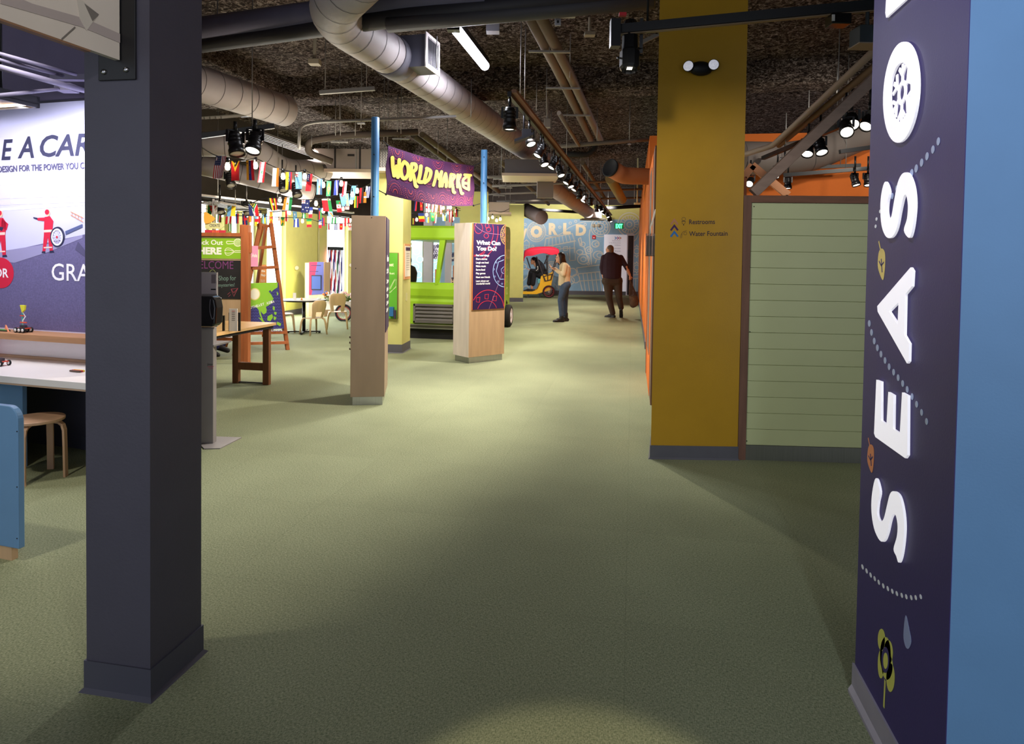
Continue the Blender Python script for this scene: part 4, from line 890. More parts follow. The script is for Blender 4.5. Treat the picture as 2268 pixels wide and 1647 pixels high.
mb = MB(); R(F_K, 689, 586.5, 711, 588.5, 0.006, 0.008, mb); R(F_K, 686, 600, 705, 601.6, 0.006, 0.008, mb); mb.build('lettering', fmat((40, 24, 60)), t)
# ribbons in the far window
F_RW = Fr((XL+0.08, 0, 0), (0, 1, 0), (1, 0, 0))
t = thing('ribbon_curtain', 'curtain of long coloured ribbons hanging from a black rail in the far window', 'ribbons', F_RW.pt(*F_RW.at(741, 655), 0))
mb = MB(); R(F_RW, 725, 546, 757, 554, 0, 0.05, mb); mb.build('rail', M_BLACK, t)
mb = MB(); rc = [(190, 40, 40), (40, 50, 120), (220, 60, 50), (240, 240, 245), (60, 60, 160), (200, 40, 60), (250, 250, 250), (40, 110, 90), (120, 50, 130), (240, 240, 250), (60, 70, 150)]
xs_ = [F_RW.at(725.5 + k*2.85, 600)[0] for k in range(12)]; zt_, zb_ = F_RW.at(740, 553)[1], F_RW.at(740, 656)[1]
for k in range(11):
    for j in range(10):
        za, zb2 = zt_ + (zb_-zt_)*j/10, zt_ + (zb_-zt_)*(j+1)/10; w1 = 0.006*math.sin(k*2+j); w2 = 0.006*math.sin(k*2+j+1)
        x0, x1 = xs_[k], xs_[k+1]-0.006; mb.add([F_RW.pt(x0+w1, za, 0.02+w1), F_RW.pt(x1+w1, za, 0.02-w1), F_RW.pt(x1+w2, zb2, 0.02-w2), F_RW.pt(x0+w2, zb2, 0.02+w2)], [(0, 1, 2, 3)], k)
o = mb.build('ribbons', [fmat(c_) for c_ in rc], t, fix=False); o['kind'] = 'stuff'
# thermostats / round discs, conduit on the left wall
F_LWo = F_LW.off(0.0)
for (x, y, lb) in ((656.5, 593, 'round cream wall disc between the bright window and the kiosk'), (776, 587, 'round cream wall disc just left of the tall plywood post')):
    c = F_LWo.at(x, y); mb = MB(); mb.fell(F_LWo, c[0], c[1], 0.12, 0.065, 0.0, 0.012, 0); mb.fell(F_LWo, c[0], c[1], 0.09, 0.047, 0.012, 0.002, 1)
    o = mb.build('wall_disc', [fmat((200, 190, 120)), fmat((236, 232, 216))]); tag(o, lb, 'disc')
c = F_LWo.at(703, 600); mb = MB(); mb.tube([F_LWo.pt(c[0], 0.9, 0.03), F_LWo.pt(c[0], 2.7, 0.03)], 0.022, n=8); tag(mb.build('conduit', fmat((180, 176, 130))), 'thin vertical conduit on the lime wall above the kiosk', 'pipe')
# ================================================================== PLYWOOD POST, LEFT (with blue pole)
def rotdir(a): return (RGT*math.sin(a) + FWD*math.cos(a))   # a measured to the right of the camera's forward
def plypost(name, label, corner_r, aside, wl, wr, htop, ml, mr, side='L'):
    """corner = near vertical edge; left face runs left, right face runs away"""
    d = rotdir(aside); l = Vector((-d.y, d.x, 0)); l = l if l.dot(RGT) < 0 else -l
    C = Vector(corner_r); C.z = 0; t = thing(name, label, 'post', C)
    hb = 0.085
    mb = MB(); mb.prism([C + Z*hb, C + l*wl + Z*hb, C + l*wl + d*wr + Z*hb, C + d*wr + Z*hb], Z*(htop-hb)); b_ = mb.build('body', [ml], t, bevel=0.002)
    i = 0.02; mb = MB(); mb.prism([C + l*i + d*i, C + l*(wl-i) + d*i, C + l*(wl-i) + d*(wr-i), C + l*i + d*(wr-i)], Z*hb); mb.build('plinth', M_STEEL, t)
    fl = Fr(C + l*wl, -l); fr_ = Fr(C, d); return t, fl, fr_
cR = P(851, 897); a1 = math.radians(-7.8)
t, F_P1, F_P1r = plypost('plywood_post', 'tall brown plywood post with a dark purple side panel nearest the camera', cR, a1, 0.33, 0.6, 1.0, M_BIRCH, M_BIRCH)
bpy.data.objects.remove(t.children[0]); 
hp = F_P1.at(800, 477)[1]
l = -F_P1.r; d = rotdir(a1); C = Vector(cR)
mb = MB(); mb.prism([C + Z*0.085, C + l*0.33 + Z*0.085, C + l*0.33 + d*0.6 + Z*0.085, C + d*0.6 + Z*0.085], Z*(hp-0.085)); mb.build('body', mat('shaded_brown_ply', (152, 130, 108), rough=0.45, var=0.03, wood=0.05, scale=1.4, stretch=(5, 5, 1.0)), t, bevel=0.002)  # ply colour darkened to hold the shade of this side
mb = MB(); boxfr(mb, F_P1r, 0.02, 0.72, 0.58, hp-0.01, 0, 0.008); mb.build('side_panel', M_PURP, t)
mb = MB()
for k, (zz, f) in enumerate([(1.42, .34), (1.3, .3), (1.2, .34), (1.12, .3), (1.05, .3), (0.98, .34), (0.91, .3)]): mb.text(F_P1r, ['Welcome', 'to the', 'Discover', 'Explore', 'Taste', 'Listen', 'Learn'][k], 0.1, zz, 0.09 if k < 2 else 0.06, d0=0.008, fit=f, bold=0.03, th=0.001)
mb.build('lettering', M_WHITE, t)
mb = MB(); 
for (x, y) in ((788, 594), (823, 482)): q = F_P1.at(x, y); mb.fell(F_P1, q[0], q[1], 0.005, 0.005, 0, 0.001, n=10)
mb.build('screw', M_BLKM, t)
def pole(px, y0, dp, post_top, r, label):
    q = D(px, 500, dp); base = Vector((q.x, q.y, post_top)); ztp = ZAT(q, y0); mb = MB(); mb.lathe(base, [(r, 0), (r, ztp-post_top-0.004), (r-0.004, ztp-post_top), (0, ztp-post_top)], n=24)
    for f in ((0.55, 0.9) if px > 900 else (0.2, 0.62)): mb.tube([base + RGT*r*-0.0 - FWD*(r+0.0) + Z*(f*(ztp-post_top)), base - FWD*(r+0.02) + Z*(f*(ztp-post_top))], 0.006, n=8, m=1)
    return tag(mb.build('blue_pole', [mat('sky_blue_pole', (84, 140, 190), rough=0.4, var=0.02), M_BLACK]), label, 'pole')
pole(829.5, 260, 6.62, hp, 0.040, 'sky blue pole on the nearer plywood post, left of the purple banner')
# small bracket box on the post's left side
F_BX = Fr(D(774, 775, 6.7), RGT); r = pr(F_BX, 773, 747, 782, 775)
t3 = thing('leaflet_box', 'small pale leaflet box with dark clips behind the left edge of the nearer plywood post', 'box', F_BX.pt(r[0], r[1], 0))
mb = MB(); boxfr(mb, F_BX, r[0]+0.012, r[1], r[2]+0.05, r[3], -0.08, -0.02); mb.build('body', M_BIRCHL, t3)
mb = MB()
for zz in (0.0, 0.5, 0.93): boxfr(mb, F_BX, r[0], r[1]+(r[3]-r[1])*zz, r[0]+0.03, r[1]+(r[3]-r[1])*zz+0.01, -0.03, -0.01); boxfr(mb, F_BX, r[0], r[1]+(r[3]-r[1])*zz-0.0, r[0]+0.006, r[1]+(r[3]-r[1])*zz+0.02, -0.03, -0.01)
mb.build('clip', fmat((110, 76, 60)), t3)
# ================================================================== PLYWOOD POST, RIGHT, "What Can You Do?"
c2 = P(1038, 805); a2 = math.radians(50); d = rotdir(a2); l = rotdir(math.radians(-40))
fr2 = Fr(c2, d); h2 = fr2.at(1045, 493)[1]
t = thing('plywood_post', 'pale plywood post with the purple What Can You Do panel on its right face', 'post', c2)
hb = 0.085; C = c2
fo = [C - d*0.01 - l*0.01, C + l*0.36, C + l*0.36 + d*0.62, C + d*0.62 - l*0.01]
mb = MB(); mb.prism([Vector((q.x, q.y, hb)) for q in fo], Z*(h2-hb)); body = mb.build('body', [M_BIRCH], t, bevel=0.002)
mb = MB(); mb.prism([C + Z*hb - l*0.013 - d*0.013, C + l*0.36 - d*0.013 + Z*hb, C + l*0.36 - d*0.011 + Z*hb, C - l*0.011 - d*0.011 + Z*hb], Z*(h2-hb)); mb.build('pale_face', M_BIRCHL, t)
mb = MB(); mb.prism([C + l*0.01 + d*0.01, C + l*0.34 + d*0.01, C + l*0.34 + d*0.6, C + l*0.01 + d*0.6], Z*hb); mb.build('plinth', M_STEEL, t)
F_WC = Fr(c2 - l*0.012, d)
x0, zb_ = F_WC.at(1046, 684)[0], F_WC.at(1046, 686)[1]; x1 = F_WC.at(1116.5, 600)[0]; W = x1-x0
mb = MB(); mb.fpoly(F_WC, [(x0-0.012, zb_-0.004), (x1+0.012, zb_-0.004), (x1+0.012, h2-0.004), (x0-0.012, h2-0.004)], 0, 0.006, 0); mb.build('panel_edge', fmat((212, 124, 60)), t)
mb = MB(); mb.fpoly(F_WC, [(x0, zb_), (x1, zb_), (x1, h2-0.004), (x0, h2-0.004)], 0.006, 0.004, 0); pan = mb.build('info_panel', mat('midnight_purple', (44, 28, 72), rough=0.45, var=0.02), t)
mb = MB(); ra = lambda px, py: F_WC.at(px, py)
M_RD = fmat((210, 42, 60)); M_OR = fmat((230, 170, 90)); M_LB = fmat((150, 180, 226)); M_PK = fmat((170, 120, 150))
D0 = 0.0102
def carc(cx, cy, rpx, wd, m, a0=0, a1=2*PI, ry=None, n=40):
    c = ra(cx, cy); e = abs(ra(cx+rpx, cy)[0]-c[0]) if cx+rpx < 1130 else abs(c[0]-ra(cx-rpx, cy)[0]); g = abs(ra(cx, cy-(ry or rpx))[1]-c[1])
    pts = [(c[0]+e*math.cos(a0+(a1-a0)*i/n), c[1]+g*math.sin(a0+(a1-a0)*i/n)) for i in range(n+1)]; run = []
    for p_ in pts + [None]:
        if p_ is not None and x0+0.004 < p_[0] < x1-0.004 and zb_+0.004 < p_[1] < h2-0.008: run.append(p_)
        else:
            if len(run) > 1: mb.line(F_WC, run, wd, D0, 0.0008, m)
            run = []
carc(1059, 505, 9, 0.006, 0, ry=12); carc(1078, 500, 4, 0.006, 0, ry=5); carc(1081, 508, 5, 0.006, 0); carc(1076, 522, 5, 0.006, 0, ry=5)
carc(1040, 510, 62, 0.008, 0, -1.2, 1.2, ry=70); carc(1034, 510, 58, 0.007, 0, -1.3, 1.2, ry=60); carc(1052, 555, 22, 0.007, 0, PI, 2*PI-0.3, ry=10)
carc(1121, 520, 13, 0.008, 1, PI/2, 1.5*PI, ry=22); carc(1121, 520, 9, 0.006, 1, PI/2, 1.5*PI, ry=17)
for k in range(6):
    a_ = PI/2 + 0.3 + k*0.5; c = ra(1118, 520); mb.line(F_WC, [(min(c[0]+0.02*math.cos(a_), x1-0.004), c[1]+0.03*math.sin(a_)), (c[0]+0.075*math.cos(a_), c[1]+0.12*math.sin(a_))], 0.005, D0, 0.0008, 1)
mb.line(F_WC, sm([ra(1050, 497), ra(1062, 508), ra(1080, 516), ra(1115, 520)], 6), 0.004, D0, 0.0008, 3)
carc(1118, 600, 27, 0.009, 2, PI/2, 1.5*PI, ry=35)
mb.line(F_WC, [ra(1115, 575), ra(1103, 580), ra(1098, 600), ra(1106, 618), ra(1115, 618)], 0.008, D0, 0.0008, 2)
mb.line(F_WC, [ra(1115, 590), ra(1109, 596), ra(1110, 603), ra(1115, 606)], 0.006, D0, 0.0008, 2)
for (x, y) in ((1105, 572), (1098, 581), (1093, 596), (1095, 612), (1102, 623), (1111, 628)): carc(x, y, 1.6, 0.004, 2, n=12)
carc(1079, 688, 36, 0.009, 0, 0.02, PI-0.02, ry=46); carc(1078, 688, 21, 0.007, 0, 0.02, PI-0.02, ry=22)
for (x, y) in ((1058, 663), (1077, 656), (1095, 660)): mb.line(F_WC, [ra(x-4, y-4), ra(x+4, y-5), ra(x+3, y+6), ra(x-4, y+5), ra(x-4, y-4)], 0.006, D0, 0.0008, 0)
mb.line(F_WC, [ra(1082, 684), ra(1115, 596)], 0.004, D0, 0.0008, 3)
mb.build('line_drawing', [M_RD, M_OR, M_LB, M_PK], pan)
mb = MB(); tx(mb, F_WC, 'What Can', 1054, 541, 9, fitpx=53, d0=0.011, bold=0.045, th=0.001); tx(mb, F_WC, 'You Do?', 1054, 554, 9, fitpx=45, d0=0.011, bold=0.045, th=0.001)
for i, (s_, f) in enumerate([('Find cool things', 29), ('Share stories', 25), ('Laugh out loud', 28), ('Make music', 22), ('Serve food', 20), ('Play games', 21), ('Meet new friends', 31), ('Learn about our', 29), ('wonderful world', 31)]):
    y = [567, 575, 583, 591, 599, 607, 615.5, 624, 630][i]; tx(mb, F_WC, s_, 1053, y, 4.2, fitpx=f, d0=0.011, bold=0.03, th=0.001)
mb.build('lettering', M_WHITE, pan)
pole(1070.5, 332, 9.22, h2, 0.045, 'sky blue pole on the pale plywood post at the right end of the purple banner')
# ================================================================== BANNER
class BF:
    def __init__(s, TL, TR, BL, BR): s.c = (TL, TR, BL, BR); s.n = ((TR-TL).cross(TL-BL)).normalized(); s.n = s.n if s.n.dot(FWD) < 0 else -s.n
    def pt(s, x, y, d=0.0):
        TL, TR, BL, BR = s.c; x_, y_ = x, y
        top = TL*(1-x_) + TR*x_; bot = BL*(1-x_) + BR*x_; p = bot*(1-y_) + top*y_
        sag = -0.05*4*x_*(1-x_)*(0.6 + 0.4*(1-y_)); w_ = 0.018*math.sin(x_*7+y_*2)*math.sin(PI*x_) + 0.01*math.sin(y_*9+x_*4)
        return p + Z*sag*1.0 + s.n*(w_ + d)
    def at(s, px, py):
        x, y = 0.5, 0.5
        for _ in range(25):
            a_ = proj(s.pt(x, y)); e1, e2 = px-a_[0], py-a_[1]; b1 = proj(s.pt(x+0.01, y)); b2 = proj(s.pt(x, y+0.01))
            j11, j21, j12, j22 = (b1[0]-a_[0])/0.01, (b1[1]-a_[1])/0.01, (b2[0]-a_[0])/0.01, (b2[1]-a_[1])/0.01; dt = j11*j22-j12*j21
            x += (e1*j22 - e2*j12)/dt; y += (j11*e2 - j21*e1)/dt
        return (x, y)
bn = BF(D(858, 322, 6.85), D(1050, 367, 9.05), D(855, 430, 6.85), D(1049, 455, 9.05))
t = thing('fabric_banner', 'purple fabric World Market banner with puffy yellow lettering strung between the blue poles', 'banner', (bn.c[2]+bn.c[3])/2)
mb = MB(); NX, NY = 40, 14
for off in (0, -0.004):
    mb.add([bn.pt(i/NX, j/NY, off) for j in range(NY+1) for i in range(NX+1)], [(j*(NX+1)+i, j*(NX+1)+i+1, (j+1)*(NX+1)+i+1, (j+1)*(NX+1)+i) for j in range(NY) for i in range(NX)], 0, True)
mb.build('cloth', mat('plum_fabric', (74, 28, 74), rough=0.85, var=0.05), t, fix=False)
# dotted concentric arcs
mb = MB(); rn = random.Random(5)
def bdot(x, y, r, m=0):
    if 0.01 < x < 0.99 and 0.03 < y < 0.97:
        p = bn.pt(x, y, 0.003); ex = (bn.pt(x+0.005, y, 0.003)-p).normalized(); ey = (bn.pt(x, y+0.01, 0.003)-p).normalized()
        mb.add([p + ex*r*math.cos(a_) + ey*r*math.sin(a_) for a_ in [PI/3*k for k in range(6)]], [(0, 1, 2, 3, 4, 5)], m)
AR = 3.9
for cx, cy, up in [(0.08, 0.95, 0), (0.3, 0.95, 0), (0.53, 1.0, 0), (0.75, 1.0, 0), (0.95, 0.95, 0), (0.07, 0.08, 1), (0.21, 0.2, 0), (0.33, 0.0, 1), (0.47, 0.2, 0), (0.6, 0.05, 1), (0.72, 0.22, 0), (0.83, 0.02, 1), (0.93, 0.2, 0), (0.18, 0.6, 0), (0.43, 0.62, 0), (0.66, 0.6, 0), (0.86, 0.65, 0)]:
    for k, rr in enumerate((0.07, 0.13, 0.19, 0.25)):
        nn = int(12 + rr*90)
        for i in range(nn):
            a_ = 2*PI*i/nn
            if (math.sin(a_) > 0.25) if not up else (math.sin(a_) < -0.1): continue
            bdot(cx + rr*math.cos(a_)/AR*1.05, cy + rr*math.sin(a_), 0.0062, 0 if k % 2 == 0 else 1)
mb.build('dotted_print', [fmat((226, 90, 90)), fmat((168, 64, 110))], t, fix=False)
class BF2:
    """text frame over the banner: x, y already in banner coordinates"""
    n = bn.n
    def pt(s, x, y, d=0.0): return bn.pt(x, y, d)
    def at(s, px, py): return bn.at(px, py)
b2 = BF2()
def bletter(ch, quad, wpx=8.5):
    """fat brush letters drawn as closed outlines in photo pixels"""
    for m_, off, grow in ((1, 0.004, 1.6), (0, 0.007, 0.0)):
        for st_ in quad:
            w_ = wpx*1.18 + grow*1.6; st2 = sm(st_, 5) if len(st_) > 2 else [(st_[0][0] + (st_[1][0]-st_[0][0])*k/6, st_[0][1] + (st_[1][1]-st_[0][1])*k/6) for k in range(7)]
            # ribbon with round ends in pixel space
            L_, R_ = [], []
            for i, q in enumerate(st2):
                a_ = st2[max(i-1, 0)]; c_ = st2[min(i+1, len(st2)-1)]; tx_, ty_ = c_[0]-a_[0], c_[1]-a_[1]; ln = math.hypot(tx_, ty_) or 1
                L_.append((q[0]-ty_/ln*w_/2, q[1]+tx_/ln*w_/2)); R_.append((q[0]+ty_/ln*w_/2, q[1]-tx_/ln*w_/2))
            n_ = len(st2); vs = [bn.pt(*bn.at(*p_), off) for p_ in L_ + R_]
            bm_.add(vs, [(i, i+1, n_+i+1, n_+i) for i in range(n_-1)], m_)
            for q in (st2[0], st2[-1]): bm_.add([bn.pt(*bn.at(q[0]+w_/2*math.cos(a_), q[1]+w_/2*math.sin(a_)), off) for a_ in [PI/6*k for k in range(12)]], [tuple(range(12))], m_)
bm_ = MB()
LT_ = [('W', [[(868, 349), (869, 370), (872, 389)], [(872, 388), (876, 372), (877, 368)], [(878, 370), (880, 380), (881, 391)], [(880, 392), (882, 374), (883, 354)]], 7),
 ('O', [[(894, 358), (887, 372), (889, 390), (896, 395), (903, 384), (902, 366), (894, 358)]], 7),
 ('R', [[(911, 364), (909, 382), (908, 398)], [(911, 363), (919, 364), (920, 374), (913, 381)], [(913, 382), (917, 398), (919, 410), (922, 413)]], 6.5),
 ('L', [[(931, 368), (929, 386), (926, 401), (934, 403)]], 7),
 ('D', [[(945, 374), (941, 390), (938, 403)], [(944, 373), (953, 380), (949, 396), (940, 404)]], 6.5),
 ('M', [[(966, 379), (963, 396), (959, 410)], [(967, 382), (971, 394)], [(971, 396), (977, 380)], [(977, 381), (974, 398), (973, 412)]], 5.5),
 ('A', [[(986, 384), (981, 398), (978, 412)], [(986, 384), (988, 400), (987, 413)], [(981, 402), (987, 402)]], 5.5),
 ('R', [[(998, 386), (996, 400), (995, 413)], [(998, 386), (1006, 389), (1001, 399)], [(999, 400), (1002, 414), (1003, 424), (1006, 426)]], 5.5),
 ('K', [[(1013, 387), (1012, 402), (1012, 414)], [(1019, 387), (1013, 402)], [(1014, 401), (1018, 416), (1021, 428), (1024, 428)]], 5),
 ('E', [[(1032, 392), (1025, 398), (1025, 412), (1033, 418)], [(1026, 405), (1032, 406)]], 5),
 ('T', [[(1028, 387), (1042, 388)], [(1038, 390), (1037, 405), (1037, 420)]], 5)]
for ch_, q_, w_ in LT_: bletter(ch_, q_, w_)
bm_.build('lettering', [fmat((246, 226, 110), emit=(246, 226, 110), es=0.12), fmat((60, 16, 60))], t, fix=False)
for (cn, px, py, dp_) in ((bn.c[0], 848, 311, 6.66), (bn.c[2], 838, 421, 6.66), (bn.c[1], 1063, 360, 9.2), (bn.c[3], 1063, 451, 9.2)):
    mb = MB(); q = D(px, py, dp_); mb.tube([cn, q], 0.005, n=5); mb.ell(cn, 0.014, n=8); mb.build('tie_cord', M_BLKM, t)
# ================================================================== GREEN PLAY TRUCK
F_T = Fr(P(1000, 752), (1, 0, 0)); YT = F_T.o.y; XR = -2.6; XLt = -4.15
M_TR = mat('lime_green_truck', (140, 182, 38), rough=0.3, var=0.02)
t = thing('play_truck', 'lime green play truck with a grey louvred grille behind the plywood posts', 'truck', ((XR+XLt)/2, YT+1.3, 0))
zz = lambda py: F_T.at(960, py)[1]
b_ = MB()
def tr(y0, y1, z0, z1, mb, m=0, x0=XLt, x1=XR): mb.box(x0, YT+y0, z0, x1, YT+y1, z1, m)
mb = MB(); z_sill, z_op, z_top = zz(628), zz(531), zz(499)
prof = [(0.0, zz(727)), (0.0, zz(668)), (0.02, zz(662)), (0.0, zz(655)), (0.0, zz(640)), (0.05, zz(628)), (0.16, zz(626)), (0.16, zz(727))]
mb.prism([(XLt, YT+a_, z_) for a_, z_ in prof], (XR-XLt, 0, 0)); mb.build('hood', M_TR, t, bevel=0.01)
mb = MB(); prof = [(0.02, z_op-0.0), (0.0, z_op+0.04), (0.04, z_top-0.04), (0.14, z_top), (2.7, z_top), (2.7, z_op)]
mb.prism([(XLt, YT+a_, z_) for a_, z_ in prof], (XR-XLt, 0, 0)); mb.build('roof', M_TR, t, bevel=0.01)
def xat(px): return F_T.o.x + F_T.at(px, 600)[0]
mb = MB(); mb.prism([(xat(962.5), YT+0.03, z_sill-0.02), (xat(968.5), YT+0.03, z_sill-0.02), (xat(985), YT+0.03, z_op+0.02), (xat(972), YT+0.03, z_op+0.02)], (0, 0.1, 0)); mb.build('window_pillar', M_TR, t)
for (x, y, w_) in ((XR-0.09, 0.02, 0.09), (XLt, 0.02, 0.12)):
    mb = MB(); mb.box(x, YT+y, z_sill-0.03, x+w_, YT+y+0.12, z_op+0.02); mb.build('corner_post', M_TR, t)
mb = MB(); mb.box(XR-0.05, YT+0.16, 0.3, XR, YT+2.2, z_sill); mb.build('side_panel', M_TR, t)
# rounded rear side panel with vertical letters
mb = MB(); y0, y1 = YT+2.0, YT+2.72; pts = [(y0, 0.35), (y1, 0.35), (y1, z_top-0.05)] + [(y1-0.14+0.14*math.cos(a_), z_top-0.05+0.14*math.sin(a_)) for a_ in [PI/2*k/6 for k in range(1, 7)]] + [(y0, z_top+0.09)]
mb.prism([(XR-0.1, a_, z_) for a_, z_ in pts], (0.12, 0, 0)); sp_ = mb.build('side_wing', M_TR, t, bevel=0.02)
F_TS = Fr((XR+0.02, 0, 0), (0, 1, 0), (1, 0, 0)); mb = MB(); c = F_TS.at(1126, 572); c2_ = F_TS.at(1126, 552)
mb.text(F_TS, 'MALTS', YT+2.1, c[1], (c2_[1]-c[1])/0.73, d0=0.001, fit=0.55, bold=0.04, th=0.002)
for z_ in (0.75, 1.0, 1.25, 1.85): mb.ring(F_TS, YT+2.4, z_, 0.07, 0.012, d0=0.001)
mb.build('lettering', fmat((226, 230, 190)), sp_)
# grille
mb = MB(); R(F_T, 917, 672, 1008, 717, 0.0, 0.035, mb); R(F_T, 922, 677, 1003, 712, 0.035, 0.03, mb)
gx0, gz0, gx1, gz1 = pr(F_T, 917, 672, 1008, 717)
mb = MB(); wd_ = 0.04
boxfr(mb, F_T, gx0, gz0, gx1, gz0+wd_, 0, 0.05); boxfr(mb, F_T, gx0, gz1-wd_, gx1, gz1, 0, 0.05); boxfr(mb, F_T, gx0, gz0, gx0+wd_, gz1, 0, 0.05); boxfr(mb, F_T, gx1-wd_, gz0, gx1, gz1, 0, 0.05)
g_ = mb.build('grille', mat('grey_plastic', (96, 92, 90), rough=0.6, var=0.02), t, bevel=0.006)
mb = MB(); boxfr(mb, F_T, gx0+wd_, gz0+wd_, gx1-wd_, gz1-wd_, 0, 0.006, 1)
for k in range(4):
    z_ = gz0+wd_ + (gz1-gz0-2*wd_)*(k+0.15)/4; mb.add([F_T.pt(gx0+wd_, z_, 0.045), F_T.pt(gx1-wd_, z_, 0.045), F_T.pt(gx1-wd_, z_+0.06, 0.008), F_T.pt(gx0+wd_, z_+0.06, 0.008), F_T.pt(gx0+wd_, z_-0.012, 0.04), F_T.pt(gx1-wd_, z_-0.012, 0.04)], [(0, 1, 2, 3), (4, 5, 1, 0)], 0)
mb.build('louvres', [mat('grey_plastic', (96, 92, 90)), M_BLKM], g_, fix=False)
mb = MB(); bx0 = F_T.at(880, 720)[0]; bx1 = XR - F_T.o.x; boxfr(mb, F_T, bx0, zz(720), bx1, zz(718), 0, 0.06); boxfr(mb, F_T, bx0, zz(727.5), bx1, zz(725.5), 0, 0.06); boxfr(mb, F_T, bx0, zz(725.5), bx1, zz(720), 0, 0.045, 1); mb.build('bumper', [M_STEEL, fmat((90, 88, 80), metal=0.6, rough=0.4)], t)
mb = MB(); boxfr(mb, F_T, F_T.at(880, 720)[0]+0.02, 0, bx1-0.02, zz(727.5), -0.1, -0.02); boxfr(mb, F_T, bx1-0.08, 0, bx1-0.06, 0.3, -2.0, -0.02); mb.build('skirt', M_BLKM, t)
mb = MB(); tq_ = P(1126, 722); rt_ = 0.235; wc_ = Vector((XR+0.06, YT+2.35, rt_))
mb.lathe(wc_ - Vector((0.13, 0, 0)), [(0.12, 0), (rt_-0.03, 0), (rt_, 0.03), (rt_, 0.17), (rt_-0.03, 0.2), (0.16, 0.205), (0.15, 0.19)], n=32, axis=(1, 0, 0)); ty = mb.build('tyre', M_BLKM, t)
mb = MB(); mb.lathe(wc_ + Vector((0.05, 0, 0)), [(0, 0.01), (0.05, 0.02), (0.06, 0.0), (0.13, 0.0), (0.155, 0.022), (0.16, 0.0)], n=32, axis=(1, 0, 0)); mb.build('wheel_hub', fmat((214, 210, 216), rough=0.4), ty)
mb = MB(); mb.lathe(wc_ + Z*0.25 - Vector((0.06, 0, 0)), [(0, 0), (0.05, 0), (0.03, 0.07), (0, 0.08)], n=14); mb.build('mud_flap', M_BLKM, t)
# interior furniture seen through the truck windows
M_GP = mat('pale_grey_post', (176, 170, 178), rough=0.6, var=0.02)
def postpx(name, label, px0, px1, dp, z1, m, z0=0.0, cat='post', th=0.2):
    A_ = D(px0, 700, dp); B_ = D(px1, 700, dp); wd_ = (B_-A_).length; fr = Fr(Vector((A_.x, A_.y, 0)), RGT); mb = MB(); boxfr(mb, fr, 0, z0, wd_, z1, -th, 0); return tag(mb.build(name, m), label, cat), fr
postpx('interior_post', 'wide pale grey post seen through the left window of the green truck', 936, 956, 16.5, 3.2, M_GP, th=0.25)
postpx('interior_post', 'pale grey post seen through the right window of the green truck', 984, 997, 16.5, 3.2, M_GP, th=0.25)
o_, fr = postpx('interior_ladder', 'thin orange ladder post seen through the left window of the green truck', 951.5, 956.5, 17.6, 1.85, fmat((226, 130, 60)), th=0.06)
t = thing('pattern_board', 'black and white patterned board seen through the left truck window', 'board', D(963, 620, 18)); F_ = Fr(D(957, 620, 18), RGT)
mb = MB(); R(F_, 957, 541, 972, 574, -0.02, 0, mb); mb.build('board', fmat((208, 208, 226)), t); mb = MB(); q = F_.pt(0.1, 0, -0.04); mb.bar(Vector((q.x, q.y, 0)), q + Z*0.3, 0.04); mb.build('post', M_CEDAR, t)
mb = MB(); rn = random.Random(9)
for k in range(22): c = F_.at(958 + rn.random()*13, 542 + rn.random()*31); mb.ring(F_, c[0], c[1], 0.03, 0.014, n=10, d0=0.001)
mb.build('floral_print', fmat((60, 54, 90)), t)
t, fr = wallsign('europe_sign', 'pale blue Europe panel with dark flowers seen through the right truck window', 'sign', 996, 540, 1014, 588, 17.8, (150, 196, 222), [('Europe', 997, 573, 6, 19)], mt=M_WHITE)
mb = MB()
for k in range(26): c = fr.at(997 + rn.random()*14, 561 + rn.random()*15); mb.ring(fr, c[0], c[1], 0.03, 0.012, n=10, d0=-0.0005)
mb.build('floral_print', fmat((70, 70, 110)), t)
wallsign('shop_sign', 'dark SHOP sign seen low in the right truck window', 'sign', 997, 614, 1016, 629, 17.6, (70, 62, 72), [('SHOP', 996, 627, 9, 20)], mt=fmat((236, 206, 170)))
for (x0, x1, nm) in ((912, 935, 'light blue graphic panel at the left of the left truck window'), (957, 975, 'light blue graphic panel low behind the patterned board'), (998, 1014, 'light blue graphic panel above the SHOP sign')):
    t, fr = wallsign('graphic_panel', nm, 'panel', x0, 515, x1, 640, 18.6, (160, 206, 230))
    mb = MB()
    for k in range(5): c = fr.at(x0+4+(k*7) % (x1-x0-6), 540+k*17); mb.ring(fr, c[0], c[1], 0.09, 0.02, n=16, d0=0.001)
    mb.build('line_print', fmat((206, 228, 238)), t)
# ================================================================== LIME PILLAR FITTINGS
n_ = F_LC.n
c0 = F_LC.at(880, 650)
t = thing('green_board', 'green graphic panel with a small blue phone tray on the lime pillar', 'panel', F_LC.pt(c0[0], F_LC.at(876, 705)[1], 0.0))
r = pr(F_LC, 858, 560, 881, 705)
mb = MB(); boxfr(mb, F_LC, r[0], r[1], r[2], r[3], 0.01, 0.05, 0); boxfr(mb, F_LC, r[0], r[1]-0.005, r[2]+0.006, r[3]+0.006, 0.0, 0.04, 1); mb.build('panel', [fmat((92, 168, 40)), fmat((132, 100, 60))], t)
mb = MB(); F_ = F_LC.off(0.05); tx(mb, F_, 'Street', 849, 589, 8, fitpx=23, d0=0, bold=0.03, th=0.001); tx(mb, F_, 'Market', 850, 607, 5, fitpx=24, d0=0, bold=0.02, th=0.001)
for k in (1.0, 0.6): mb.line(F_, pp(F_, [(868-6*k, 640), (874, 618+6*(1-k)), (877, 618+6*(1-k)), (877, 630+6*k), (868-6*k, 648)]), 0.005, 0, 0.001)
mb.build('lettering', fmat((220, 236, 170)), t)
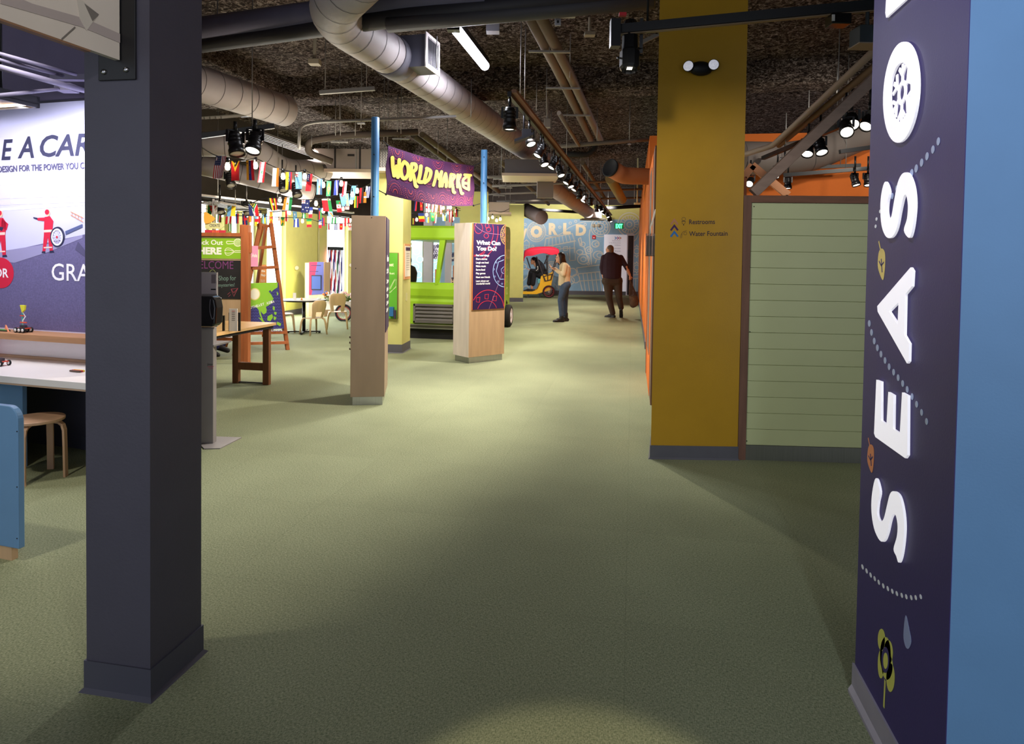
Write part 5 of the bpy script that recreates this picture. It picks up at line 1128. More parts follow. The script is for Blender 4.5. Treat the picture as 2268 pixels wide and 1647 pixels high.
mb = MB(); q = pr(F_, 864, 679, 873, 700); boxfr(mb, F_, q[0], q[1], q[2], q[3], 0, 0.05, 0); q = pr(F_, 873, 686, 878, 705); boxfr(mb, F_, q[0], q[1], q[2], q[3], 0, 0.04, 1); mb.build('phone_tray', [fmat((40, 100, 150)), fmat((56, 46, 60))], t, bevel=0.004)
F_LS = Fr(F_LC.pt(W_LC, 0, 0), -F_LC.n, F_LC.r)
t = thing('notice_plaque', 'cream notice in an orange frame on the right side of the lime pillar', 'notice', F_LS.pt(*F_LS.at(905, 614), 0))
r = pr(F_LS, 896.5, 540, 912, 616); r = (0.06, r[1], 0.42, r[3]); mb = MB(); boxfr(mb, F_LS, *r, 0, 0.015, 0); boxfr(mb, F_LS, r[0]+0.03, r[1]+0.04, r[2]-0.03, r[3]-0.03, 0.015, 0.02, 1); boxfr(mb, F_LS, r[0]+0.04, r[3]-0.1, r[2]-0.04, r[3]-0.05, 0.02, 0.022, 2)
for k in range(8): boxfr(mb, F_LS, r[0]+0.09, r[3]-0.15-k*0.035, r[2]-0.09, r[3]-0.142-k*0.035, 0.02, 0.0215, 3)
mb.build('board', [fmat((226, 160, 110)), fmat((240, 232, 214)), fmat((70, 44, 80)), fmat((170, 160, 150))], t)
mb = MB(); q = F_LS.at(903, 655); boxfr(mb, F_LS, 0.2, q[1]-0.07, 0.27, q[1]+0.05, 0, 0.01); tag(mb.build('light_switch', fmat((214, 206, 150))), 'small pale switch plate low on the right side of the lime pillar', 'switch')
# ================================================================== WORLD MURAL ON THE BACK WALL
F_M = F_MUR.off(0.004); m0 = F_MUR.at(900, 492); mtop = F_MUR.at(1290, 485)[1]; xr_ = F_MUR.at(1470, 560)[0]; xl_ = F_MUR.at(860, 560)[0]
t = thing('world_mural', 'pale blue WORLD mural with line drawings covering the back wall', 'mural', F_MUR.pt(1, 0.15, 0))
mb = MB(); boxfr(mb, F_MUR, xl_, 0.15, xr_, mtop, 0.0, 0.01); mb.build('panel', mat('mural_blue', (142, 178, 206), rough=0.5, var=0.03), t)
LD = 0.011; M_LN = fmat((212, 208, 198)); M_LN2 = fmat((166, 196, 220)); lw = 0.034
def ml(mb, pts, w_=lw, m=0, closed=False, s=0): mb.line(F_MUR, sm(pp(F_MUR, pts), 5, closed) if s else pp(F_MUR, pts), w_, LD, 0.002, m, closed=closed)
def mc(mb, x, y, r_px, ry=None, w_=lw, m=0): c = F_MUR.at(x, y); k = 25.5/FPX; mb.ring(F_MUR, c[0], c[1], r_px*k, w_, m, ry=(ry or r_px)*k, d0=LD, n=28)
mb = MB()
for ch, x, y, h, f in (('W', 1140, 531, 25, 27), ('R', 1215, 518, 24, 20), ('L', 1247, 517, 23, 17), ('D', 1275, 520, 23, 23)): tx(mb, F_MUR, ch, x, y, h, fitpx=f, d0=LD, bold=0.06, th=0.01)
c = F_MUR.at(1188, 513); k = 25.5/FPX; mb.ring(F_MUR, c[0], c[1], 9*k, 7.5*k, 0, ry=9.5*k, d0=LD, th=0.01)
mb.build('title_lettering', fmat((244, 224, 190)), t)
mb = MB()
for r_p in (17, 20.5): mc(mb, 1188, 513, r_p, r_p*1.08)
for k in range(14): a_ = k*2*PI/14; mc(mb, 1188+15.2*math.cos(a_), 513+16*math.sin(a_), 2, w_=0.02)
for (cx, cy, R_, n_) in ((1330, 503, 21, 12), (1394, 497, 26, 18)):
    mc(mb, cx, cy, R_); mc(mb, cx, cy, R_*0.78, w_=0.03); mc(mb, cx, cy, R_*0.2, w_=0.03); mc(mb, cx, cy, R_*0.45, w_=0.03)
    for k in range(n_): a_ = k*2*PI/n_; ml(mb, [(cx+R_*0.45*math.cos(a_), cy+R_*0.45*math.sin(a_)), (cx+R_*0.78*math.cos(a_), cy+R_*0.78*math.sin(a_))], 0.025)
for (x, y) in ((1163, 497), (1263, 494), (1275, 490), (1296, 497), (1240, 503)): mc(mb, x, y, 2.6, w_=0.025)
ml(mb, [(1208, 520), (1225, 524), (1245, 516), (1262, 503), (1290, 492), (1310, 490)], 0.03, s=1)
# market stall
ml(mb, [(1206, 547), (1209, 528), (1268, 517), (1275, 533), (1206, 547)]); ml(mb, [(1212, 546), (1213, 570)]); ml(mb, [(1272, 535), (1272, 560)])
for k in range(1, 9): ml(mb, [(1209+k*7.2, 528-k*1.3), (1207+k*8.2, 547-k*1.7)], 0.025)
ml(mb, [(1220, 552), (1274, 549), (1274, 576), (1262, 577)], 0.03); ml(mb, [(1262, 545), (1262, 577), (1256, 560)], 0.03)
for x in (1216, 1232, 1248): ml(mb, [(x, 555), (x+9, 554), (x+9, 546), (x, 547), (x, 555)], 0.025)
# pagoda, left
ml(mb, [(1160, 536), (1166, 531), (1172, 536), (1174, 552), (1158, 552)], 0.03); ml(mb, [(1158, 543), (1174, 543)], 0.025); mc(mb, 1180, 545, 2.5, w_=0.025)
for x in (1162, 1166, 1170): ml(mb, [(x, 545), (x, 552)], 0.02)
# utensils
ml(mb, [(1286, 526), (1281, 529), (1285, 545), (1289, 543), (1286, 526)], s=0); mc(mb, 1291, 541, 5); ml(mb, [(1293, 546), (1306, 586)], 0.04)
mc(mb, 1304, 554, 7.5); mc(mb, 1304, 554, 3, w_=0.03); mc(mb, 1284, 558, 7, 5); mc(mb, 1292, 574, 13, 11); mc(mb, 1292, 574, 6, 5, w_=0.03); ml(mb, [(1300, 584), (1304, 587)], 0.04)
mc(mb, 1319, 540, 8, 7); mc(mb, 1322, 541, 4, 3.5, w_=0.03); mc(mb, 1325, 565, 11, 9); mc(mb, 1328, 565, 6, 5, w_=0.03); ml(mb, [(1310, 586), (1305, 520), (1307, 508)], 0.04); ml(mb, [(1318, 583), (1321, 575)], 0.05)
# basket
ml(mb, [(1277, 593), (1332, 586)]); ml(mb, [(1277, 593), (1291, 648)]); ml(mb, [(1282, 606), (1334, 601)], 0.035); ml(mb, [(1284, 622), (1336, 619)], 0.03)
for k in range(5): ml(mb, [(1291+k*9, 592-k*1.3+14), (1297+k*9, 646)], 0.03)
# fruit and cactus shapes
for (x, y, r_) in ((1268, 603, 9), (1264, 621, 8), (1275, 617, 9), (1165, 640, 7), (1160, 590, 6)): mc(mb, x, y, r_, w_=0.035)
mc(mb, 1222, 589, 12, 10, 0.03); mc(mb, 1222, 589, 8, 6.5, 0.03); mc(mb, 1222, 589, 4, 3, 0.03)
ml(mb, [(1158, 622), (1168, 612), (1172, 600), (1182, 606), (1178, 618)], 0.03, s=1); ml(mb, [(1228, 628), (1238, 640), (1236, 622), (1246, 634)], 0.035)
for (cx, cy, R_) in ((1410, 556, 12), (1410, 592, 11)):
    mc(mb, cx, cy, R_*0.5, w_=0.03); pts = [(cx+(R_ if i % 2 else R_*0.72)*math.cos(i*PI/10), cy+(R_ if i % 2 else R_*0.72)*1.15*math.sin(i*PI/10)) for i in range(20)]; ml(mb, pts, 0.03, closed=True)
ml(mb, [(1402, 535), (1410, 528), (1416, 514), (1420, 520), (1417, 534), (1421, 542)], 0.03, s=1)
ml(mb, [(1398, 609), (1427, 607)], 0.035); ml(mb, [(1398, 617), (1427, 615)], 0.03)
for x in (1402, 1408, 1414, 1420, 1425): ml(mb, [(x, 617), (x, 645)], 0.025)
mb.build('line_drawing', [M_LN], t)
# exit sign, fire alarms, emergency light, direction panel, door
def wallthing(nm, label, cat, boxes, px, py, mats_, d0=0.011):
    t = thing(nm, label, cat, F_MUR.pt(*F_MUR.at(px, py), d0)); return t
t = thing('exit_sign', 'green glowing EXIT sign high on the blue world mural', 'sign', F_MUR.pt(*F_MUR.at(1370, 507), 0.011))
mb = MB(); R(F_MUR, 1361, 494, 1380, 506, 0.011, 0.07, mb); mb.build('box', mat('exit_green', (10, 90, 50), var=0, emit=(10, 120, 60), es=0.25), t)
mb = MB(); tx(mb, F_MUR, 'EXIT', 1363, 505, 9.5, fitpx=15, d0=0.07, bold=0.04, th=0.003); mb.build('lettering', mat('exit_letter', (90, 255, 150), var=0, emit=(70, 255, 140), es=2.2), t)
for (x, y, lb) in ((1315, 525, 'small red fire alarm on the mural left of the white direction panel'), (1427, 525, 'small red fire alarm on the mural at its right edge')):
    t = thing('fire_alarm', lb, 'alarm', F_MUR.pt(*F_MUR.at(x, y+4), 0.011)); mb = MB(); R(F_MUR, x-3.6, y-4.2, x+3.6, y+4.2, 0.011, 0.06, mb); mb.build('body', mat('alarm_red', (206, 30, 48), var=0, rough=0.4), t, bevel=0.01)
    mb = MB(); R(F_MUR, x-1.6, y+0.2, x+1.6, y+2.4, 0.06, 0.065, mb); mb.build('lens', M_WHITE, t)
t = thing('wall_light', 'small pale emergency wall light on the mural between D and the wheel drawing', 'light', F_MUR.pt(*F_MUR.at(1318, 501), 0.011)); mb = MB(); R(F_MUR, 1314, 497, 1324, 502, 0.011, 0.08, mb); mb.build('body', fmat((216, 206, 186)), t, bevel=0.015)
for x in (1313.5, 1324.5):
    mb = MB(); c = F_MUR.at(x, 499.5); mb.lathe(F_MUR.pt(c[0], c[1], 0.06), [(0, 0), (0.06, 0), (0.065, 0.05), (0, 0.055)], n=14, axis=F_MUR.n); mb.build('lamp_head', fmat((190, 180, 160)), t)
t = thing('direction_panel', 'tall white direction panel with coloured chevrons beside the dark doorway', 'panel', F_MUR.pt(F_MUR.at(1365, 640)[0], 0.0, 0.011))
mb = MB(); q = pr(F_MUR, 1338, 519, 1386, 652); boxfr(mb, F_MUR, q[0], 0.15, q[2], q[3], 0.011, 0.06); mb.build('board', mat('white_panel', (232, 232, 244), rough=0.5, var=0, emit=(230, 232, 246), es=0.12), t)
mb = MB()
for i, x in enumerate((1361, 1366, 1371)): mb.line(F_MUR, pp(F_MUR, [(x, 524.5), (x+4, 527), (x, 530)]), 0.03, 0.061, 0.002, i)
for (s_, y, f) in (('Restrooms', 534, 18), ('Lost Everyone', 538.5, 25), ('Exhibition', 543.5, 13), ('Information', 551, 14), ('Exit', 557, 12)): tx(mb, F_MUR, s_, 1380-f-6, y, 2.5, m=3, fitpx=f, d0=0.061, th=0.001)
mb.build('lettering', [fmat((90, 150, 220)), fmat((190, 60, 150)), fmat((230, 150, 90)), fmat((150, 150, 170))], t)
q = pr(F_MUR, 1388, 520, 1402, 640)
mb = MB(); boxfr(mb, F_MUR, q[0], 0.0, q[2], q[3]+0.05, 0.011, 0.05, 0); boxfr(mb, F_MUR, q[0]+0.05, 0.02, q[2]-0.02, q[3]-0.03, 0.05, 0.052, 1); q2 = pr(F_MUR, 1390, 553, 1396, 571); boxfr(mb, F_MUR, *q2, 0.052, 0.07, 2)
o = mb.build('door_1', [fmat((206, 206, 222)), mat('dark_doorway', (36, 34, 42), rough=0.3, var=0), fmat((24, 24, 28))]); tag(o, kind='structure')
mb = MB(); c = F_MUR.at(1424, 476); mb.obox(F_MUR.pt(c[0], c[1], 0.12), (0.1, 0.2, 0.09), rx=F_MUR.r, m=0); mb.lathe(F_MUR.pt(c[0], c[1], 0.22), [(0, 0), (0.035, 0), (0.035, 0.03), (0, 0.03)], n=12, axis=F_MUR.n, m=1); tag(mb.build('security_camera', [M_WHITE, M_BLACK]), 'tiny security camera above the right end of the mural', 'camera')
# ================================================================== RICKSHAW
rk = D(1215, 661, 23.2); rk.z = 0; F_R = Fr(rk, RGT)
t = thing('rickshaw', 'yellow rickshaw with a red canopy standing in front of the blue mural', 'rickshaw', rk)
k_ = 23.2/FPX; ra = lambda x, y: F_R.at(x, y)
M_YEL = mat('rickshaw_yellow', (246, 186, 40), rough=0.4, var=0.02); WD = 0.62
prof = [(1141, 651), (1172, 651), (1187, 648), (1193, 640), (1196, 625), (1199, 611), (1205, 608), (1213, 609), (1222, 604), (1226, 603), (1222, 622), (1218, 640), (1206, 645), (1196, 648), (1190, 651), (1172, 651.5), (1156, 651.5)]
prof = [(1141, 645.5), (1178, 645.5), (1190, 641), (1195, 630), (1198, 612), (1204, 607), (1213, 609), (1222, 604), (1227, 601), (1223, 620), (1218, 643), (1204, 646), (1188, 651), (1141, 651)]
mb = MB(); mb.prism([F_R.pt(*ra(x, y), 0.0) for x, y in prof], F_R.n*0.04); mb.prism([F_R.pt(*ra(x, y), -WD) for x, y in prof], F_R.n*0.04)
mb.prism([F_R.pt(*ra(x, y), -WD) for x, y in [(1141, 645.5), (1184, 645.5), (1190, 651), (1141, 651)]], F_R.n*WD); mb.prism([F_R.pt(*ra(x, y), -WD) for x, y in [(1213, 609), (1227, 601), (1219, 643), (1210, 643)]], F_R.n*WD)
mb.build('body', M_YEL, t)
mb = MB(); mb.prism([F_R.pt(*ra(x, y), -WD+0.04) for x, y in [(1191, 618), (1217, 616), (1217, 626), (1191, 628)]], F_R.n*(WD-0.08)); mb.build('seat', fmat((120, 196, 206)), t, bevel=0.03)
for dd in (-WD-0.06, 0.06):
    c = ra(1215.5, 645); rr = 12.5*k_; cc = F_R.pt(c[0], rr+0.03, dd); Fw = Fr(cc, RGT)
    mb = MB(); mb.tube([Fw.pt(rr*math.cos(a_), rr*math.sin(a_)) for a_ in [2*PI*i/32 for i in range(33)]], 0.026, n=8, cap=False); wl_ = mb.build('wheel', fmat((52, 28, 34)), t)
    mb = MB(); mb.ring(Fw, 0, 0, rr-0.035, 0.018, d0=-0.008, th=0.016); mb.build('rim', fmat((140, 34, 44)), wl_)
    mb = MB()
    for j in range(14): mb.line(Fw, [(0, 0), ((rr-0.04)*math.cos(j*PI/7), (rr-0.04)*math.sin(j*PI/7))], 0.006, 0, 0.004)
    mb.fell(Fw, 0, 0, 0.035, 0.035, -0.03, 0.06); mb.build('spokes', fmat((150, 140, 140), metal=0.5), wl_)
mb = MB(); c = ra(1215.5, 645); mb.tube([F_R.pt(c[0], 12.5*k_+0.03, -WD-0.08), F_R.pt(c[0], 12.5*k_+0.03, 0.08)], 0.02, n=8); mb.obox(F_R.pt(c[0], 12.5*k_+0.08, -WD/2), (0.14, WD, 0.06), rx=RGT); mb.build('axle', fmat((180, 40, 48)), t)
for x, dd in ((1156, 0), (1156, -WD+0.02), (1170, 0), (1196, -0.06)):
    mb = MB(); c = ra(x, 651); mb.box(0, 0, 0, 0, 0, 0) if False else None; p_ = F_R.pt(c[0], 0, dd); mb.bar(p_, F_R.pt(c[0], c[1], dd), 0.045); mb.build('leg', fmat((60, 60, 66)), t)
M_CAN = mat('crimson_canopy', (206, 18, 52), rough=0.7, var=0.03)
mb = MB(); top = sm(pp(F_R, [(1161, 568), (1163, 560), (1180, 553.5), (1210, 551.5), (1228, 553), (1238, 557)]), 4)
N_ = len(top); vs = []
for j, dd in enumerate((0.12, 0.02, -WD/2, -WD-0.02, -WD-0.12)):
    for (x, y) in top: vs.append(F_R.pt(x, y + (0, 0.05, 0.1, 0.05, 0)[j], dd))
mb.add(vs, [(j*N_+i, j*N_+i+1, (j+1)*N_+i+1, (j+1)*N_+i) for j in range(4) for i in range(N_-1)], 0, True)
low = [(x, y-0.17-0.03*math.sin(i)) for i, (x, y) in enumerate(top)]
for dd in (0.12, -WD-0.12): mb.add([F_R.pt(x, y, dd) for x, y in top] + [F_R.pt(x, y, dd) for x, y in low], [(i, i+1, N_+i+1, N_+i) for i in range(N_-1)])
a_ = top[0]; b0 = low[0]; mb.add([F_R.pt(a_[0], a_[1], 0.12), F_R.pt(b0[0], b0[1], 0.12), F_R.pt(b0[0], b0[1], -WD-0.12), F_R.pt(a_[0], a_[1], -WD-0.12)], [(0, 1, 2, 3)])
cn = mb.build('canopy', M_CAN, t, fix=False); sd = cn.modifiers.new('solid', 'SOLIDIFY'); sd.thickness = 0.015
for (a0, a1) in (((1167, 570), (1175, 594)), ((1189, 568), (1207, 623)), ((1213, 565), (1213, 622)), ((1236, 566), (1220, 620)), ((1216, 565), (1207, 585))):
    mb = MB(); mb.bar(F_R.pt(*ra(*a0), 0.05), F_R.pt(*ra(*a1), 0.05), 0.03); mb.bar(F_R.pt(*ra(*a0), -WD-0.02), F_R.pt(*ra(*a1), -WD-0.02), 0.03); mb.build('canopy_strut', fmat((52, 44, 50)), t)
mb = MB(); mb.line(F_R, pp(F_R, [(1204, 612), (1213, 609), (1222, 607)]), 0.03, 0.04, 0.02); mb.line(F_R, pp(F_R, [(1207, 622), (1213, 621), (1220, 619)]), 0.03, 0.04, 0.02)
for (a0, a1) in (((1204, 611), (1208, 622)), ((1223, 606), (1219, 620))): mb.line(F_R, pp(F_R, [a0, a1]), 0.03, 0.04, 0.02)
mb.build('seat_frame', fmat((60, 48, 40)), t)
# ================================================================== PEOPLE
M_SK = mat('light_skin', (206, 150, 122), rough=0.55, var=0.03)
def capsule(mb, a, b, ra_, rb_, n=12):
    a, b = Vector(a), Vector(b); d = b-a; L = d.length; ax = d/L if L > 1e-6 else Z
    pr_ = [(0.0, -ra_)] + [(ra_*math.cos(t_), -ra_*math.sin(-t_) if False else ra_*math.sin(t_)) for t_ in (-1.1, -0.6, -0.2)] + [(ra_, 0)] + [(rb_, L)] + [(rb_*math.cos(t_), L + rb_*math.sin(t_)) for t_ in (0.2, 0.6, 1.1)] + [(0.0, L+rb_)]
    mb.lathe(a, [(max(r_, 0.0005), h_) for r_, h_ in pr_], n=n, axis=ax); 
    # close poles
def head(mb, c, f, s=1.0):
    """c head centre, f facing dir (horizontal)"""
    f = Vector(f).normalized(); r = f.cross(Z).normalized(); rot = Matrix((r, f, r.cross(f))).transposed()
    mb.ell(c, (0.073*s, 0.092*s, 0.112*s), n=18, rot=rot); mb.ell(c + f*0.02*s - Z*0.055*s, (0.056*s, 0.07*s, 0.066*s), n=14, rot=rot)
    mb.ell(c + f*0.098*s - Z*0.02*s, (0.013*s, 0.02*s, 0.022*s), n=8, rot=rot); mb.ell(c + f*0.088*s - Z*0.055*s, (0.024*s, 0.012*s, 0.012*s), n=8, rot=rot)
    mb.ell(c + f*0.085*s - Z*0.095*s, (0.026*s, 0.02*s, 0.018*s), n=8, rot=rot)
    for q in (-1, 1): mb.ell(c + r*q*0.074*s - Z*0.015*s - f*0.005, (0.012*s, 0.024*s, 0.034*s), n=8, rot=rot); mb.ell(c + r*q*0.03*s + f*0.075*s + Z*0.022*s, (0.022*s, 0.014*s, 0.008*s), n=8, rot=rot)
def eyes(c, f, par, s=1.0):
    f = Vector(f).normalized(); r = f.cross(Z).normalized(); mb = MB()
    for q in (-1, 1): mb.ell(c + r*q*0.03*s + f*0.083*s + Z*0.004*s, (0.012, 0.009, 0.008), n=8)
    mb.build('eyes', fmat((40, 30, 28)), par)
def hand(mb, w_, dr, palm, s=1.0, curl=0.8):
    """w_ wrist, dr direction of the hand, palm = palm normal"""
    dr = Vector(dr).normalized(); pn = Vector(palm); pn = (pn - dr*pn.dot(dr)).normalized(); sd = dr.cross(pn); w_ = Vector(w_)
    rot = Matrix((sd, dr, pn)).transposed(); c = w_ + dr*0.05*s; mb.ell(c, (0.038*s, 0.05*s, 0.017*s), n=12, rot=rot)
    for k in range(4):
        o = w_ + dr*(0.09 - 0.006*abs(k-1.5))*s + sd*(0.026-0.0175*k)*s; L = (0.032, 0.036, 0.034, 0.027)[k]*s; a = o; ang = 0.15
        for j in range(3):
            ang += curl*0.45; d_ = dr*math.cos(ang) + pn*math.sin(ang); b = a + d_*L*(1, 0.7, 0.55)[j]; capsule(mb, a, b, 0.0095*s, 0.0085*s, n=7); a = b
    a = w_ + dr*0.03*s + sd*0.032*s; b = a + (dr*0.7 + sd*0.6 + pn*0.3).normalized()*0.035*s; capsule(mb, a, b, 0.012*s, 0.011*s, n=7); capsule(mb, b, b + (dr*0.8 + pn*0.6).normalized()*0.03*s, 0.011*s, 0.009*s, n=7)
def shoe(mb, an, f, L=0.27, w_=0.045, boot=0.0, pitch=0.0):
    f = Vector(f).normalized(); f2 = (f*math.cos(pitch) - Z*math.sin(pitch)); an = Vector(an); heel = an - f2*0.05 - (Z*0.06)*math.cos(pitch) - f*0.06*math.sin(pitch)*0
    up = f2.cross(f.cross(Z)).normalized(); up = up if up.z > 0 else -up
    r = f.cross(Z).normalized(); rot = Matrix((r, f2, r.cross(f2))).transposed(); base = an - up*0.06
    mb.ell(base + f2*0.0 - f2*0.02 + up*0.0, (w_*0.85, 0.065, 0.05), n=12, rot=rot); mb.ell(base + f2*(L*0.45) - up*0.01, (w_, L*0.34, 0.036), n=12, rot=rot); mb.ell(base + f2*(L*0.2) + up*0.012, (w_*0.9, L*0.3, 0.05), n=12, rot=rot)
    mb.obox(base + f2*(L*0.28) - up*0.034, (w_*1.6, L*0.92, 0.022), rx=r, ry=f2, rz=up)
# ---- standing woman looking at her phone
wb_ = P(1246, 712); SC_ = dep(wb_)/FPX
F_Wm = Fr(wb_, RGT)
t = thing('person', 'woman with long dark hair, cream sweater and blue jeans looking down at a phone', 'person', wb_)
def wq(px, py, d=0.0): c = F_Wm.at(px, py); return F_Wm.pt(c[0], c[1], d)
fw = (-RGT*0.97 - F_Wm.n*(-0.25)).normalized()   # faces left, slightly away
hc = wq(1240.5, 571)
body = MB(); head(body, hc, fw, 1.0); capsule(body, hc - Z*0.08 - fw*0.02, wq(1245, 585), 0.05, 0.055)
for (w_, e_, pl) in ((wq(1228, 597, 0.13), (-0.9, 0, 0.35), (0, 0, 1)), (wq(1227, 594, -0.1), (-0.9, 0, 0.35), (0, 0, 1))):
    dr = (-RGT*0.9 + Z*0.35); capsule(body, w_ + RGT*0.06 - Z*0.03, w_, 0.03, 0.024); hand(body, w_, dr, Z, 0.9, 1.0)
body.build('body', M_SK, t, remesh=0.009); eyes(hc, fw, t)
sw = MB(); rot = Matrix((F_Wm.n*-1, RGT, Z)).transposed()
def torso(mb, pts, n=14):
    """pts: (px, py, half width across view axis px, half depth m)"""
    rings = []
    for (x, y, hw, hd) in pts: c = wq_(x, y); rings.append([c + RGT*hw*SCp*math.cos(a_) + F_p.n*hd*math.sin(a_) for a_ in [2*PI*i/n for i in range(n)]])
    vs = [v for r_ in rings for v in r_]; k = len(rings)
    mb.add(vs, [(i*n+j, i*n+(j+1) % n, (i+1)*n+(j+1) % n, (i+1)*n+j) for i in range(k-1) for j in range(n)] + [tuple(range(n)), tuple(range((k-1)*n, k*n))[::-1]], 0, True)
wq_ = wq; SCp = SC_; F_p = F_Wm
torso(sw, [(1246, 580, 5, 0.07), (1249, 584, 9, 0.15), (1251, 590, 12, 0.19), (1251.5, 600, 13, 0.18), (1250, 612, 13, 0.17), (1250, 622, 13.5, 0.175), (1250, 629, 14, 0.18), (1248, 632, 12, 0.17)])
for sg_, wy in ((0.17, 597), (-0.17, 594)):
    sh = wq(1250, 587, sg_); el = wq(1246, 608, sg_*1.25); wr = wq(1230.5, wy+1, sg_*0.75); capsule(sw, sh, el, 0.062, 0.052); capsule(sw, el, wr, 0.052, 0.036)
sw.build('sweater', mat('cream_knit', (196, 172, 138), rough=0.9, var=0.05, bump=0.2, bscale=90), t, remesh=0.012)
tr_ = MB()
for sg_, hx, kx, ax_ in ((0.09, 1250, 1240, 1243), (-0.09, 1252, 1251, 1252)):
    capsule(tr_, wq(hx, 634, sg_), wq(kx+1, 664, sg_*1.0), 0.108, 0.07); capsule(tr_, wq(kx+1, 664, sg_), wq(ax_, 697, sg_), 0.07, 0.055)
capsule(tr_, wq(1252, 630, 0.07), wq(1252, 630, -0.07), 0.125, 0.125)
tr_.build('jeans', mat('blue_denim', (58, 70, 92), rough=0.9, var=0.1, scale=20), t, remesh=0.012)
sh_ = MB(); an1 = wq(1243, 700, 0.09); an1.z = 0.095; an2 = wq(1254, 700, -0.09); an2.z = 0.095
for an in (an1, an2): capsule(sh_, an, an + Z*0.08, 0.05, 0.05); shoe(sh_, an, fw, 0.27, 0.045)
sh_.build('boots', fmat((28, 24, 26), rough=0.5), t, remesh=0.009)
hr = MB(); r = fw.cross(Z).normalized(); hrot = Matrix((r, fw, Z)).transposed()
hr.ell(hc - fw*0.025 + Z*0.025, (0.09, 0.098, 0.112), n=16, rot=hrot); hr.ell(hc - fw*0.06 - Z*0.06, (0.085, 0.07, 0.13), n=14, rot=hrot)
hr.ell(hc - fw*0.1 - Z*0.17, (0.09, 0.06, 0.15), n=14, rot=hrot); hr.ell(hc - fw*0.13 - Z*0.27, (0.08, 0.04, 0.12), n=14, rot=hrot)
for q in (-1, 1): hr.ell(hc + r*q*0.07 - fw*0.01 - Z*0.06, (0.022, 0.05, 0.12), n=10, rot=hrot)
hr.build('hair', mat('dark_brown_hair', (38, 24, 22), rough=0.5, var=0.2, scale=40), t, remesh=0.01)
mb = MB(); ph = wq(1222, 591.5, 0.02); mb.obox(ph, (0.13, 0.07, 0.009), rx=-RGT, rz=(Z*0.8 - RGT*-0.4)); tag(mb.build('phone', mat('phone_dark', (20, 20, 26), rough=0.2, var=0)), 'dark phone held by the standing woman in the cream sweater', 'phone')
# ---- man walking away, net bag in the right hand
mbp = P(1362, 703); SCp = dep(mbp)/FPX; F_p = Fr(mbp, RGT)
def mq(px, py, d=0.0): c = F_p.at(px, py); return F_p.pt(c[0], c[1], d)
wq_ = mq
t = thing('person', 'man in a dark maroon sweater and brown trousers walking away holding a net bag', 'person', mbp)
fm = (-RGT*0.75 + FWD*0.65).normalized(); hc = mq(1350.5, 553)
body = MB(); head(body, hc, fm, 1.02); capsule(body, hc - Z*0.08, mq(1352, 565), 0.06, 0.068)
wl_, wr_ = mq(1338, 618, 0.0), mq(1392, 607, 0.08)
capsule(body, mq(1335, 603, 0), wl_, 0.045, 0.032); hand(body, wl_, RGT*0.5 - Z, -F_p.n, 1.0, 0.4)
capsule(body, mq(1386, 590, 0.06), mq(1393.5, 609, 0.08), 0.044, 0.032); hand(body, mq(1394, 610, 0.08), -Z + RGT*0.1, -F_p.n, 1.0, 1.6)
body.build('body', mat('tan_skin', (196, 138, 106), rough=0.55, var=0.03), t, remesh=0.01); eyes(hc, fm, t, 1.02)
sw = MB(); torso(sw, [(1352, 557.5, 6, 0.07), (1353, 561, 12, 0.1), (1356, 566, 20, 0.13), (1356, 574, 23, 0.15), (1355, 588, 22, 0.16), (1355, 602, 21.5, 0.17), (1355, 614, 21, 0.17), (1356, 617, 20, 0.16)])
capsule(sw, mq(1337, 570), mq(1333, 592), 0.07, 0.062); capsule(sw, mq(1333, 592), mq(1335, 604), 0.062, 0.056)
capsule(sw, mq(1375, 570), mq(1386, 590, 0.04), 0.07, 0.062); capsule(sw, mq(1386, 590, 0.04), mq(1388, 595, 0.05), 0.062, 0.056)
sw.build('sweater', mat('dark_maroon_knit', (46, 24, 36), rough=0.9, var=0.05), t, remesh=0.013)
tr_ = MB(); capsule(tr_, mq(1346, 622), mq(1366, 622), 0.15, 0.15); 
capsule(tr_, mq(1347, 628), mq(1349, 662), 0.125, 0.085); capsule(tr_, mq(1349, 662), mq(1357, 693), 0.085, 0.07)
capsule(tr_, mq(1368, 628), mq(1370, 658, 0.06), 0.12, 0.082); capsule(tr_, mq(1370, 658, 0.06), mq(1376, 681, -0.02), 0.08, 0.068)
tr_.build('trousers', mat('brown_trousers', (66, 50, 38), rough=0.9, var=0.05), t, remesh=0.013)
sh_ = MB(); an = mq(1357, 696); an.z = 0.09; shoe(sh_, an, -RGT*0.8 + FWD*0.6, 0.29, 0.052); an = mq(1376, 685, 0.0); shoe(sh_, an, (FWD*0.9 + RGT*0.2), 0.29, 0.052, pitch=1.1); sh_.build('shoes', fmat((30, 24, 24), rough=0.5), t, remesh=0.009)
hr = MB(); r = fm.cross(Z).normalized(); hrot = Matrix((r, fm, Z)).transposed(); hr.ell(hc - fm*0.018 + Z*0.022, (0.08, 0.09, 0.1), n=16, rot=hrot); hr.ell(hc - fm*0.045 - Z*0.03, (0.072, 0.06, 0.075), n=14, rot=hrot); hr.build('hair', mat('greying_hair', (96, 72, 54), rough=0.7, var=0.2, scale=50), t, remesh=0.01)
